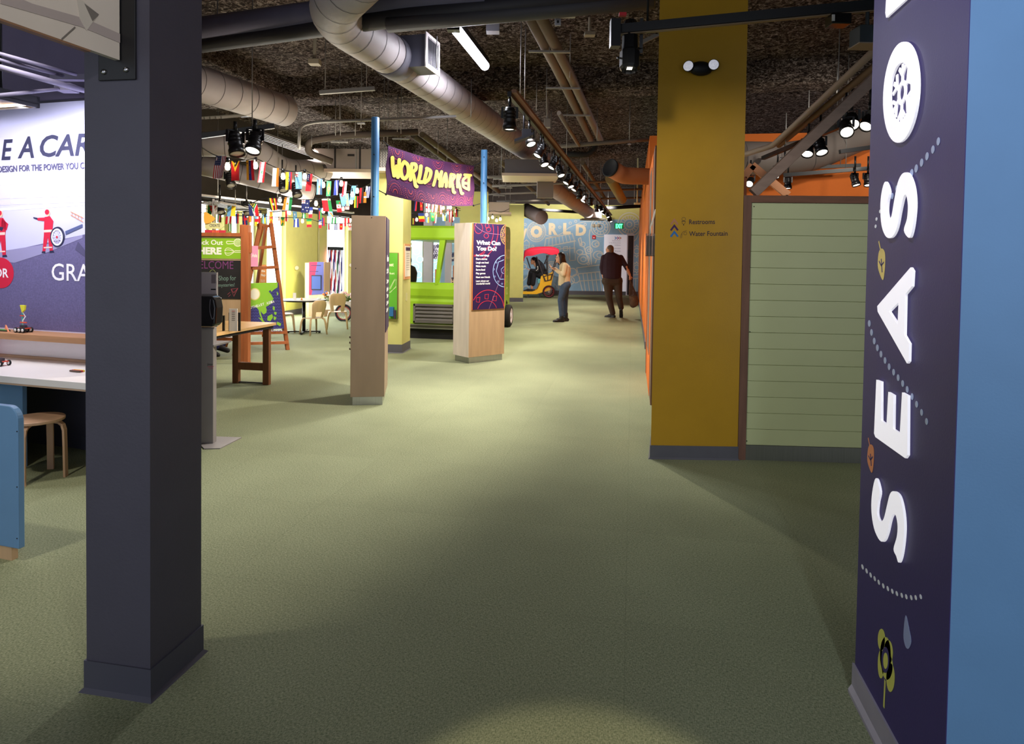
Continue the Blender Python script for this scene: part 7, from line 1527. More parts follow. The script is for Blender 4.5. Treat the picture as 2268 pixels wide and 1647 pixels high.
for k, (a, b) in enumerate([((1110, 360, 14), (1215, 452, 21)), ((1290, 360, 14), (1340, 440, 20))]):
    pipe('insulated_pipe', ['brown pipe slanting back left of the light track over the far corridor', 'brown pipe slanting back right of the light track over the far corridor'][k], [D(*a), D(*b)], 0.05, fmat((100, 88, 70)))
# air-handling units
def unit(name, label, x0, y0, x1, y1, dp, depth_, lip=0.1, face=(168, 156, 150)):
    A_ = D(x0, y1, dp); fr = Fr(A_, RGT); r = pr(fr, x0, y0, x1, y1); t = thing(name, label, 'air unit', fr.pt((r[0]+r[2])/2, r[1], 0))
    mb = MB(); boxfr(mb, fr, r[0], r[1], r[2], r[3], -depth_, 0); mb.build('casing', fmat(face, rough=0.4), t, bevel=0.005)
    mb = MB(); boxfr(mb, fr, r[0]-0.05, r[1]-0.05, r[2]+0.05, r[1], -depth_-0.05, 0.06); mb.build('drip_pan', fmat((206, 186, 170), rough=0.4), t)
    for x in (r[0]+0.1, r[2]-0.1): mb = MB(); mb.tube([fr.pt(x, r[3], -0.1), Vector((*fr.pt(x, 0, -0.1).xy, 4.27))], 0.006, n=5); mb.build('hanger', M_GALV, t)
    return t, fr, r
t, fr, r = unit('air_unit', 'silver boxed air unit with a brown stained face left of the nearer blue pole', 695, 328, 850, 376, 10.4, 0.8)
mb = MB(); R(fr, 741, 324, 744, 372, 0, 0.02, mb, 0); R(fr, 796, 324, 799, 374, 0, 0.02, mb, 0); R(fr, 770, 341, 785, 346, 0, 0.01, mb, 0); R(fr, 706, 366, 720, 376, 0.0, 0.06, mb, 0); R(fr, 788, 330, 790, 378, 0.0, 0.02, mb, 1); mb.build('fittings', [fmat((40, 36, 36)), M_GALV], t)
mb = MB(); c = fr.at(713, 371); mb.lathe(fr.pt(c[0], c[1], 0.06), [(0, 0), (0.025, 0), (0.025, 0.02), (0, 0.02)], n=14, axis=fr.n); mb.build('dial', fmat((24, 24, 24)), t)
unit('air_unit', 'grey boxed air unit with a white lit bottom left of the corridor track lights', 1118, 352, 1232, 385, 12.2, 1.0, face=(92, 86, 90))  # bottom is the drip pan in its even pale colour
unit('air_unit', 'distant silver air unit above the round topped truck wing', 1083, 447, 1128, 470, 17, 0.8, face=(176, 162, 150))
t, fr, r = unit('air_unit', 'small dark louvred unit beside the nearer blue pole behind the banner edge', 840, 331, 862, 372, 9.6, 0.5, face=(70, 66, 58))
mb = MB()
for k in range(3):
    for j in range(6): c0_ = (843+k*6, 336+j*6); mb.line(fr, pp(fr, [(c0_[0], c0_[1]), (c0_[0]+3, c0_[1]+3), (c0_[0], c0_[1]+6)]), 0.006, 0.001, 0.004)
mb.build('louvre_lattice', fmat((190, 186, 180)), t)
# junction boxes, smoke heads
def bx(name, label, cat, px, py, dp, s, m):
    mb = MB(); mb.obox(D(px, py, dp), s, rx=RGT); q = D(px, py, dp); mb.tube([q, Vector((q.x, q.y, 4.27))], 0.02, n=8); tag(mb.build(name, m, bevel=0.003), label, cat)
bx('junction_box', 'white square sensor box beside the glowing light tube', 'box', 1092, 60, 7.0, (0.14, 0.12, 0.12), fmat((150, 148, 158)))
bx('junction_box', 'pale junction box on the sprayed ceiling above the blue pole', 'box', 697, 138, 8, (0.13, 0.12, 0.06), fmat((176, 168, 150)))
bx('junction_box', 'small pale box on the ceiling left of the black stage spotlight', 'box', 1306, 76, 7.5, (0.12, 0.1, 0.04), fmat((150, 140, 124)))
bx('junction_box', 'grey control box hanging behind the corridor track', 'box', 1212, 273, 10.5, (0.1, 0.1, 0.14), fmat((150, 142, 140)))
bx('junction_box', 'cream ceiling box far down the corridor near the yellow column', 'box', 1411, 451, 18, (0.16, 0.1, 0.05), fmat((210, 196, 150)))
# cable trays at the left
for (x0, y0, x1, y1, dp, lb) in ((440, 262, 532, 254, 8.2, 'grey cable tray end hanging above the pair of black spotlights'), (560, 300, 690, 345, 10, 'ribbed cable tray running above the S-curved duct'), (440, 448, 520, 462, 9, 'grey strut with a short leg above the string of lower flags')):
    t = thing('cable_tray', lb, 'tray', D(x0, y0, dp)); A_, B_ = D(x0, y0, dp), D(x1, y1, dp+0.8); s_ = (B_-A_).cross(Z).normalized()
    for k in range(5): mb = MB(); mb.bar(A_ + s_*k*0.08, B_ + s_*k*0.08, 0.02, 0.03); mb.build('rail', M_GALV, t)
    mb = MB(); mb.bar(B_, B_ + s_*0.32, 0.05, 0.06); mb.build('end_bar', M_GALV, t)
# services over the left exhibit
duct('round_duct', 'lavender duct above the racing exhibit at the upper left', [pz(-120, 120, 3.3), pz(187, 108, 3.3)], 0.16, seam=0, m=fmat((126, 120, 156)))  # even lavender material colour
for k, (a, b) in enumerate((((-40, 108), (168, 165)), ((-40, 122), (140, 168)), ((-40, 138), (186, 200)), ((-40, 215), (140, 196)))):
    pipe('conduit', ['top thin', 'second thin', 'third and thickest', 'lowest pale'][k] + ' conduit above the racing exhibit at the upper left', [D(*a, 3.9), D(*b, 4.6)], 0.012 + 0.007*(k == 2), fmat((120, 114, 130)))
mb = MB(); mb.obox(D(148, 195, 4.6), (0.11, 0.1, 0.05), rx=RGT); mb.obox(D(160, 172, 4.7), (0.28, 0.06, 0.04), rx=RGT); tag(mb.build('junction_box', fmat((134, 128, 150))), 'lavender junction box at the end of the conduits above the exhibit', 'box')
# ================================================================== LIGHT TUBE
ta, tb = pz(1008, 62, 3.78), pz(1074, 146, 3.78); t = thing('light_tube', 'glowing white tube light on the ceiling right of the white duct', 'light', (ta+tb)/2)
mb = MB(); mb.tube([ta, tb], 0.055, n=16); mb.build('diffuser', mat('glowing_tube', (255, 255, 255), var=0, emit=(236, 238, 255), es=9), t)
mb = MB(); mb.bar(ta + Z*0.06, tb + Z*0.06, 0.1, 0.07); mb.obox(ta + Z*0.02 + (ta-tb).normalized()*0.05, (0.12, 0.1, 0.14), rx=RGT); mb.build('housing', M_BLACK, t)
mb = MB(); mb.tube([ta*0.8+tb*0.2 + Z*0.08, Vector((*(ta*0.8+tb*0.2).xy, 4.27))], 0.008, n=6); mb.build('hanger', M_GALV, t)
lamp('AREA', 'tube_glow', (ta+tb)/2 - Z*0.08, (ta+tb)/2 - Z*3, 45, (0.92, 0.93, 1), size=0.12, sy=1.4, parent=t).rotation_euler.z += 0
# ================================================================== TRACK SPOTLIGHTS
M_LENS = mat('spot_lens_glow', (255, 252, 244), var=0, emit=(255, 246, 230), es=2.5); M_LENSD = mat('spot_lens_dim', (200, 196, 190), var=0, rough=0.2)
LASTT = [None]
def head_proto(name, loc, aim, s=1.0, lens=None, label='', group=None, cat='spotlight', rings=3):
    t = thing(name, label, cat, loc, group); LASTT[0] = t; L = Vector(loc); a = Vector(aim).normalized()
    mb = MB(); prof = [(0, -0.09), (0.035, -0.09), (0.045, -0.075)]
    for k in range(rings): h = -0.06 + k*0.03; prof += [(0.05, h), (0.056, h+0.006), (0.05, h+0.014)]
    prof += [(0.054, 0.05), (0.06, 0.06), (0.06, 0.1), (0.054, 0.1), (0.05, 0.085)]
    mb.lathe(L, [(r_*s, h*s) for r_, h in prof], n=20, axis=a); mb.build('housing', mat('black_lamp_housing', (22, 20, 22), rough=0.35, var=0), t)
    mb = MB(); mb.lathe(L + a*0.086*s, [(0.051*s, 0), (0.03*s, 0.006*s), (0, 0.008*s)], n=20, axis=a); mb.build('lens', lens or M_LENS, t)
    mb = MB(); sd = a.cross(Z).normalized() if abs(a.z) < 0.99 else RGT
    for q in (-1, 1): mb.bar(L + sd*q*0.062*s, L + sd*q*0.062*s + Z*0.09*s, 0.008*s, 0.02*s)
    mb.bar(L - sd*0.066*s + Z*0.09*s, L + sd*0.066*s + Z*0.09*s, 0.02*s, 0.008*s); mb.tube([L + Z*0.09*s, L + Z*0.16*s], 0.014*s, n=8); mb.build('yoke', M_BLACK, t)
    return t
XT = -1.12; F_X = Fr((XT, 0, 0), (0, -1, 0), (1, 0, 0))
# corridor track
tA, tB = P(1128, 208, 3.05), P(1352, 478, 3.02); t = thing('light_track', 'long black light track with a timber coloured rail running down the corridor ceiling', 'track', tA)
mb = MB(); mb.bar(tA, tB, 0.04, 0.05); mb.build('track', M_BLACK, t); mb = MB(); mb.bar(tA + RGT*0.045 + Z*0.03, tB + RGT*0.045 + Z*0.03, 0.05, 0.03); mb.build('rail', fmat((132, 96, 76)), t)
for k in range(5): q = tA + (tB-tA)*(0.03+0.22*k); mb = MB(); mb.tube([q, Vector((q.x, q.y, 4.27))], 0.006, n=5); mb.build('hanger', M_GALV, t)
hp_ = [(1129, 262, 0), (1172, 305, 1), (1198, 332, 1), (1203, 352, 1), (1227, 360, 1), (1240, 378, 1), (1259, 396, 1), (1262, 404, 1), (1276, 412, 1), (1284, 429, 0), (1296, 438, 1), (1308, 446, 0), (1322, 461, 0), (1331, 462, 1), (1339, 468, 1), (1345, 476, 1), (1349, 484, 0), (1354, 486, 1)]
ORD = 'first second third fourth fifth sixth seventh eighth ninth tenth eleventh twelfth thirteenth fourteenth fifteenth sixteenth seventeenth eighteenth'.split()
tdir = (tB-tA).normalized()
for i, (px, py, ty_) in enumerate(hp_):
    # position: follow the track, hung just below it
    best = min((abs(proj(tA + (tB-tA)*k/600)[0]-px), k) for k in range(601))[1]; q = tA + (tB-tA)*best/600; zz_ = ZAT(q, py)
    tz_ = q.z - 0.02; q = Vector((q.x, q.y, min(zz_, q.z-0.1))); aim = (0, 0, -1) if ty_ == 0 else (0.55 if i % 2 else 0.3, -0.75, -0.62)
    aim = (0.0, 0.0, -1) if ty_ == 0 else Vector((-0.45 + 0.8*(i % 2), -0.38, -0.9))
    head_proto('track_spotlight', q, aim, 1.15 if i == 0 else 1.0, label='%s black spotlight along the corridor light track counted from the camera end' % ORD[i], group='spotlights on the corridor track')
    mb = MB(); mb.tube([q + Z*0.14, Vector((q.x, q.y, max(q.z+0.16, tz_)))], 0.012, n=6); mb.build('stem', M_BLACK, LASTT[0])
t = thing('floodlight', 'flat grey floodlight with barn door on the corridor track after the first spotlight', 'floodlight', D(1160, 308, 7.2)); mb = MB(); q = D(1160, 306, 7.2); mb.obox(q, (0.22, 0.16, 0.03), rx=(RGT*0.9+Z*0.35), rz=Z); mb.obox(q + Z*0.05 + RGT*0.03, (0.1, 0.08, 0.09), rx=RGT); mb.tube([q + Z*0.08, q + Z*0.3], 0.01, n=6); mb.build('housing', fmat((52, 52, 60)), t)
# front track with stage spotlight, over the yellow column
tC, tD_ = D(1362, 60, 4.1), D(1990, 6, 4.35); tC.z = tD_.z = (tC.z+tD_.z)/2
tC = P(1366, 66, 2.93); tD_ = P(2000, 6, 2.93 + 0.0); t = thing('light_track', 'black light track crossing in front of the yellow column top', 'track', tC)
mb = MB(); mb.bar(tC, tD_, 0.05, 0.055); mb.build('track', M_BLACK, t); mb = MB(); mb.bar(tC - Z*0.032, tD_ - Z*0.032, 0.03, 0.006); mb.build('track_slot', fmat((128, 108, 84)), t)
mb = MB(); q = tC + (tD_-tC)*0.12; mb.tube([q, Vector((q.x, q.y, 4.27))], 0.008, n=6); mb.build('hanger', M_BLACK, t)
q = D(1395, 118, 4.15); a = Vector((0.0, -0.25, -1)).normalized(); t = thing('stage_spotlight', 'long black stage spotlight pointing down left of the yellow column', 'spotlight', q)
mb = MB(); mb.lathe(q, [(0, -0.22), (0.04, -0.22), (0.05, -0.19), (0.052, -0.02), (0.064, 0.0), (0.064, 0.1), (0.052, 0.115), (0.048, 0.1)], n=10, axis=a, smooth=False); mb.build('barrel', M_BLACK, t)
mb = MB(); mb.lathe(q + a*0.1, [(0.046, 0), (0, 0.001)], n=16, axis=a); mb.build('lens_shade', M_BLKM, t)
mb = MB(); 
for k in (-1, 0, 1): mb.obox(q + a*0.105 + RGT*k*0.013, (0.006 if k else 0.012, 0.03, 0.002), rx=RGT, rz=a)
mb.build('lens', M_LENS, t)
mb = MB(); mb.obox(q - RGT*0.095 + Z*0.12, (0.06, 0.07, 0.17), rx=RGT); mb.build('ballast', M_BLACK, t)
mb = MB()
for (x, z_) in ((-0.08, -0.03), (0.08, -0.01), (0.08, 0.03)): mb.tube([q + Z*z_, q + RGT*x + Z*z_], 0.006, n=6)
mb.bar(q + RGT*0.07 - Z*0.0, q + RGT*0.07 + Z*0.22, 0.008, 0.02); mb.tube([q + Z*0.2, Vector((q.x, q.y, tC.z))], 0.016, n=8); mb.build('yoke', M_BLACK, t)
mb = MB(); mb.obox(q - RGT*0.05 + Z*0.24 , (0.045, 0.03, 0.02), rx=RGT); mb.build('red_clip', fmat((200, 40, 50)), t)
mb = MB(); q = D(1236, 20, 5.6); mb.obox(q, (0.05, 0.02, 0.28), rx=RGT); 
for k in range(5): mb.fell(Fr(q - FWD*0.011, RGT), 0, -0.11+k*0.05, 0.01, 0.013, 0, 0.001, 1, n=10)
tag(mb.build('strut_bracket', [fmat((150, 148, 156)), M_BLACK]), 'pale punched steel bracket on the dark pipes at the top centre', 'bracket')
def ontrk(px, py):
    k = min((abs(proj(tC + (tD_-tC)*j/800)[0]-px), j) for j in range(801))[1]; q_ = tC + (tD_-tC)*k/800; return Vector((q_.x, q_.y, ZAT(q_, py)))
# projector and square fixtures by the navy column
q = ontrk(1857, 46); t = thing('projector', 'small black projector hanging from the front track left of the navy column', 'projector', q); mb = MB(); mb.obox(q, (0.11, 0.09, 0.06), rx=RGT); mb.tube([q, Vector((q.x, q.y, 2.94))], 0.01, n=6); mb.build('body', mat('gloss_black_plastic', (14, 14, 16)), t, bevel=0.01); mb = MB(); mb.obox(q - RGT*0.05 - FWD*0.046 + Z*0.0, (0.016, 0.004, 0.036), rx=RGT); mb.build('lens', M_LENSD, t)
q = ontrk(1922, 82); t = thing('wall_washer', 'dark square lighting fixture with a bright edge beside the navy column top', 'light', q); mb = MB(); mb.obox(q, (0.14, 0.12, 0.1), rx=RGT); mb.tube([q + Z*0.05, Vector((q.x, q.y, 2.94))], 0.012, n=6); mb.build('housing', fmat((40, 48, 52)), t, bevel=0.004)
mb = MB(); mb.obox(q - Z*0.052, (0.15, 0.13, 0.006), rx=RGT); mb.build('bottom_plate', fmat((150, 130, 112)), t); mb = MB(); mb.obox(q + RGT*0.035 - FWD*0.062 - Z*0.01, (0.03, 0.004, 0.02), rx=RGT); mb.build('lens', mat('cool_lens_glow', (220, 235, 255), var=0, emit=(190, 215, 255), es=6), t)
# lights in the orange room
def hd(px, py, dp, aim, lb, s=1.0, lens=None, hang=True, grp='spotlights over the orange room'):
    q = D(px, py, dp); t = head_proto('track_spotlight', q, aim, s, lens=lens, label=lb, group=grp)
    if hang: mb = MB(); mb.tube([q + Z*0.15*s, q + Z*(0.2*s+0.12)], 0.012, n=6); mb.build('stem', M_BLACK, t)
for (px, py, dp, aim, lb, s) in [(1873, 282, 6.5, (-.1, -.75, -.6), 'very bright spotlight of the pair left of the navy column, lower one', 1.1), (1886, 266, 6.6, (-.1, -.75, -.6), 'very bright spotlight of the pair left of the navy column, upper one', 1.1), (1926, 266, 6.6, (-.5, -.5, -.7), 'spotlight right beside the navy column with its lens turned left', 1.1), (1790, 326, 7.4, (-.2, -.5, -.8), 'left one of two black spotlights under the sloping timber brace', 1.1), (1816, 322, 7.3, (.1, -.5, -.85), 'right one of two black spotlights under the sloping timber brace', 1.1), (1738, 362, 8.6, (-.4, -.5, -.7), 'small spotlight low on the sloping timber brace, upper of two', 0.9), (1722, 380, 8.8, (-.4, -.5, -.7), 'small spotlight low on the sloping timber brace, lower of two', 0.9), (1662, 402, 9.2, (-.3, -.8, -.5), 'bright spotlight just above the left corner of the slatted partition', 0.9), (1745, 404, 9.3, (0, -.1, -1), 'black hanging spotlight before the orange wall right of the gable frame', 0.9), (1893, 397, 8.6, (.2, -.3, -1), 'left of two small black spotlights over the right end of the slatted partition', 0.9), (1922, 397, 8.6, (0, -.3, -1), 'right of two small black spotlights over the right end of the slatted partition', 0.9)]: hd(px, py, dp, aim, lb, s)
for (a, b, dp, dq, lb) in (((1735, 388), (1935, 372), 9, 8.6, 'black light track before the orange wall carrying small spotlights'), ((1760, 372), (1905, 366), 9.6, 9.6, 'short dark track above the track on the orange wall'), ((1690, 350), (1955, 240), 9.2, 6.4, 'black light track rising beside the timber brace'), ((1860, 336), (1960, 322), 8, 8, 'timber edged track below the bright pair of spotlights'), ((440, 302), (607, 279), 6.5, 6.8, 'black light track carrying two spotlights above the flags')):
    t = thing('light_track', lb, 'track', D(*a, dp)); mb = MB(); A_, B_ = D(*a, dp), D(*b, dq); mb.bar(A_, B_, 0.05, 0.05); mb.build('track', M_BLACK, t); mb = MB(); q = A_*0.3+B_*0.7; mb.tube([q, Vector((q.x, q.y, 4.27))], 0.006, n=5); mb.build('hanger', M_GALV, t)
hd(521, 316, 6.5, (0.25, -0.15, -0.8), 'left of two black spotlights on the track above the flags', 1.3, M_LENSD, hang=False); hd(565, 312, 6.6, (0.05, -0.45, -0.85), 'right of two black spotlights on the track above the flags', 1.3, hang=False)
for (px, py, lb) in ((509, 398, 'dark spotlight behind the black and red flag of the upper string'), (625, 408, 'dark spotlight below the bulb beside the yellow blue red flag'), (655, 420, 'small dark spotlight under the light blue flag with yellow stars'), (487, 458, 'black spotlight behind the flags next to the red dragon flag'), (546, 460, 'black spotlight behind the green Y shaped flag')): hd(px, py, 9.4 if py < 430 else 10.4, (0.4, -0.3, -0.8), lb, 1.15, M_LENSD, grp='dark spotlights among the flags')
t = thing('light_track', 'long black and white light track behind the middle row of flags', 'track', D(455, 444, 10.6)); mb = MB(); A_, B_ = D(440, 440, 10.2), D(782, 478, 13); mb.bar(A_, B_, 0.06, 0.07); mb.build('track', M_BLACK, t); mb = MB(); mb.bar(A_ + Z*0.06, B_ + Z*0.06, 0.07, 0.03); mb.build('rail', fmat((226, 220, 216)), t)
for k in range(3): q = A_*(0.9-0.35*k) + B_*(0.1+0.35*k); mb = MB(); mb.tube([q, Vector((q.x, q.y, 4.27))], 0.006, n=5); mb.build('hanger', M_GALV, t)
# ================================================================== FLAGS AND STRING LIGHTS
FC = dict(R=(206, 30, 44), W=(240, 240, 240), B=(36, 52, 130), L=(116, 176, 226), G=(34, 130, 70), Y=(250, 208, 50), O=(240, 132, 40), K=(26, 24, 26), N=(30, 40, 96), M=(130, 30, 50), T=(60, 160, 150), P=(246, 214, 206), D=(150, 90, 50))
FK = list(FC); FM = [mat('flag_cloth_'+k, FC[k], rough=0.85, var=0) for k in FK]
def star(x, y, r_, n=5): return [(x + (r_ if i % 2 == 0 else r_*0.4)*math.sin(i*PI/n), y - (r_ if i % 2 == 0 else r_*0.4)*math.cos(i*PI/n)*0.66) for i in range(2*n)]
def circ(x, y, r_, n=14): return [(x + r_*math.cos(2*PI*i/n), y + r_*0.66*math.sin(2*PI*i/n)) for i in range(n)]
UJ = [('p', [(0, 0), (.5, 0), (.5, .3), (0, .3)], 'N'), ('p', [(0, 0), (.1, 0), (.5, .25), (.5, .3), (.42, .3), (0, .05)], 'W'), ('p', [(.5, 0), (.42, 0), (0, .25), (0, .3), (.08, .3), (.5, .05)], 'W'), ('p', [(.19, 0), (.31, 0), (.31, .3), (.19, .3)], 'W'), ('p', [(0, .11), (.5, .11), (.5, .19), (0, .19)], 'W'), ('p', [(.22, 0), (.28, 0), (.28, .3), (.22, .3)], 'R'), ('p', [(0, .13), (.5, .13), (.5, .17), (0, .17)], 'R')]
DES = {
 'US': ('v', 'RWRWRWRWRWRWR', [('p', [(0, 0), (.54, 0), (.54, .42), (0, .42)], 'N')] + [('p', circ(.07+.1*(k % 5), .05+.08*(k//5), .018, 6), 'W') for k in range(25)], 'striped flag with a blue starred corner'),
 'TL': ('v', 'R', [('p', [(0, 0), (1, 0), (.5, .56)], 'Y'), ('p', [(.13, 0), (.87, 0), (.5, .36)], 'K'), ('p', star(.48, .13, .12), 'W')], 'red flag with a black and yellow point and white star'),
 'VE': ('v', 'YBR', [('p', circ(.5, .3+.05*k, .02, 6), 'W') for k in range(8)] + [('p', circ(.15, .15, .08), 'D')], 'yellow blue red flag with a line of stars'),
 'LB': ('v', 'RWWR', [('p', [(.5, .36), (.68, .5), (.6, .5), (.7, .6), (.3, .6), (.4, .5), (.32, .5)], 'G')], 'red white flag with a green tree'),
 'CI': ('v', 'PWO', [], 'pale and orange tricolour flag'), 'EC': ('v', 'YYBR', [('p', circ(.5, .45, .14), 'W'), ('p', circ(.5, .45, .08), 'G')], 'yellow blue red flag with a crest'),
 'TV': ('v', 'L', UJ + [('p', circ(*c, .04, 6), 'Y') for c in ((.7, .55), (.55, .65), (.75, .75), (.45, .8), (.65, .88), (.3, .92))], 'light blue flag with yellow stars'),
 'WS': ('v', 'R', [('p', [(0, 0), (.6, 0), (.6, .45), (0, .45)], 'N')] + [('p', star(.3, .12+.1*k, .08), 'W') for k in range(3)], 'red flag with a blue starred corner'),
 'AR': ('v', 'LWL', [('p', circ(.5, .5, .1), 'Y')], 'light blue and white flag with a sun'), 'BR': ('v', 'G', [('p', [(.5, .1), (.9, .5), (.5, .9), (.1, .5)], 'Y'), ('p', circ(.5, .5, .2), 'B')], 'green flag with a yellow diamond'),
 'MH': ('v', 'B', [('p', [(.4, 0), (.55, 0), (.95, 1), (.7, 1)], 'W'), ('p', [(.5, 0), (.58, 0), (1, 1), (.85, 1)], 'O')], 'blue flag with a white and orange ray'),
 'EG': ('v', 'WRK', [], 'white red black flag'), 'SO': ('v', 'L', [('p', star(.5, .5, .25), 'W')], 'light blue flag with a white star'), 'AW': ('v', 'L', [('p', [(.6, 0), (.68, 0), (.68, 1), (.6, 1)], 'Y'), ('p', [(.78, 0), (.86, 0), (.86, 1), (.78, 1)], 'Y'), ('p', star(.25, .2, .16), 'R')], 'light blue flag with two yellow stripes'),
 'LT': ('v', 'YGR', [], 'yellow green red flag'), 'UY': ('v', 'WBWBWB', [('p', [(0, 0), (.5, 0), (.5, .35), (0, .35)], 'W')], 'white flag with blue stripes'), 'ES': ('v', 'RYR', [], 'red yellow red flag'), 'DK': ('v', 'O', [('p', [(0, .4), (1, .4), (1, .55), (0, .55)], 'W')], 'orange flag with a white bar'),
 'WL': ('v', 'GW', [('p', [(.3, .2), (.5, .1), (.7, .2), (.6, .35), (.85, .4), (.75, .6), (.9, .8), (.6, .75), (.5, .9), (.4, .7), (.15, .75), (.3, .5), (.1, .4)], 'R')], 'white and green flag with a red dragon'),
 'UA': ('v', 'LY', [], 'light blue and yellow flag'), 'ZA': ('v', 'NNRR', [('p', [(0, 0), (1, 0), (.62, .45), (.62, 1), (.38, 1), (.38, .45)], 'W'), ('p', [(.06, 0), (.94, 0), (.57, .48), (.57, 1), (.43, 1), (.43, .48)], 'G'), ('p', [(.22, 0), (.78, 0), (.5, .32)], 'Y'), ('p', [(.3, 0), (.7, 0), (.5, .24)], 'K')], 'flag with a green Y shape'),
 'UG': ('v', 'KYRKYR', [('p', circ(.5, .5, .15), 'W')], 'black yellow red striped flag'), 'NE': ('v', 'OWG', [('p', circ(.5, .5, .12), 'O')], 'orange white green flag'), 'AU': ('v', 'N', UJ + [('p', star(*c, .1, 7), 'W') for c in ((.25, .75), (.75, .3), (.6, .6), (.85, .6), (.72, .85))], 'navy flag with white stars'),
 'BY': ('v', 'RRG', [('p', [(0, 0), (1, 0), (1, .12), (0, .12)], 'P')], 'red and green flag'), 'MX': ('v', 'R', [('p', [(0, 0), (1, 0), (1, .33), (0, .33)], 'G'), ('p', [(0, .33), (1, .33), (1, .66), (0, .66)], 'W'), ('p', circ(.5, .5, .13), 'D')], 'green white red flag with an emblem'),
 'FR': ('h', 'BWR', [], 'blue white red flag'), 'SN': ('h', 'GYR', [('p', star(.5, .5, .14), 'G')], 'green yellow red flag'), 'SV': ('v', 'BWB', [('p', circ(.5, .5, .1), 'Y')], 'blue white blue flag'), 'GD': ('v', 'Y', [('p', [(0, 0), (1, 0), (.5, .5)], 'G'), ('p', [(0, 1), (1, 1), (.5, .5)], 'G'), ('p', circ(.5, .5, .12), 'R'), ('p', [(0, 0), (.1, 0), (.1, 1), (0, 1)], 'R'), ('p', [(.9, 0), (1, 0), (1, 1), (.9, 1)], 'R')], 'yellow and green flag with a red border'),
 'CF': ('v', 'LWR', [('p', [(0, .3), (1, .3), (1, .6), (0, .6)], 'R'), ('p', [(0, .6), (.5, .6), (.5, 1), (0, 1)], 'Y')], 'patchwork flag'), 'BS': ('v', 'LYL', [('p', [(.1, 0), (.9, 0), (.5, .5)], 'K')], 'light blue and yellow flag with a black point'), 'MK': ('v', 'Y', [('p', [(.5, .5), (.3, 0), (.7, 0)], 'R'), ('p', [(.5, .5), (.3, 1), (.7, 1)], 'R'), ('p', [(.5, .5), (0, .3), (0, .7)], 'R'), ('p', [(.5, .5), (1, .3), (1, .7)], 'R')], 'yellow and red rayed flag'),
 'SS': ('v', 'KRG', [('p', [(0, 0), (1, 0), (.5, .35)], 'B')], 'black red green flag with a blue point'), 'CD': ('v', 'L', [('p', [(0, 0), (.4, 0), (1, .8), (1, 1), (.8, 1)], 'Y'), ('p', [(.08, 0), (.32, 0), (1, .9), (.94, 1)], 'R')], 'light blue flag with a red and yellow diagonal'),
 'AT': ('v', 'RWR', [], 'red white red flag'), 'GB': ('v', 'N', [('p', [(0, .4), (1, .4), (1, .6), (0, .6)], 'R'), ('p', [(.4, 0), (.6, 0), (.6, 1), (.4, 1)], 'R')], 'blue flag with a red cross'), 'EN': ('v', 'W', [('p', [(0, .42), (1, .42), (1, .58), (0, .58)], 'R'), ('p', [(.4, 0), (.6, 0), (.6, 1), (.4, 1)], 'R')], 'white flag with a red cross'), 'RO': ('h', 'BYR', [], 'blue yellow red flag'), 'MR': ('v', 'G', [('p', circ(.5, .45, .25), 'Y'), ('p', circ(.5, .38, .22), 'G')], 'green flag with a yellow crescent'),
 'HT': ('v', 'BR', [], 'blue and red flag'), 'NG': ('v', 'GWG', [], 'green white green flag'), 'RW': ('v', 'RW', [], 'red and white flag'), 'RK': ('v', 'RK', [], 'red and black flag'), 'PW': ('v', 'WPW', [], 'pale white flag'), 'KW': ('v', 'GWRK', [], 'green white red black flag'), 'RS': ('v', 'R', [('p', star(.5, .5, .3), 'Y')], 'red flag with a yellow star')}
SEENF = {}; PREV = [None, '']
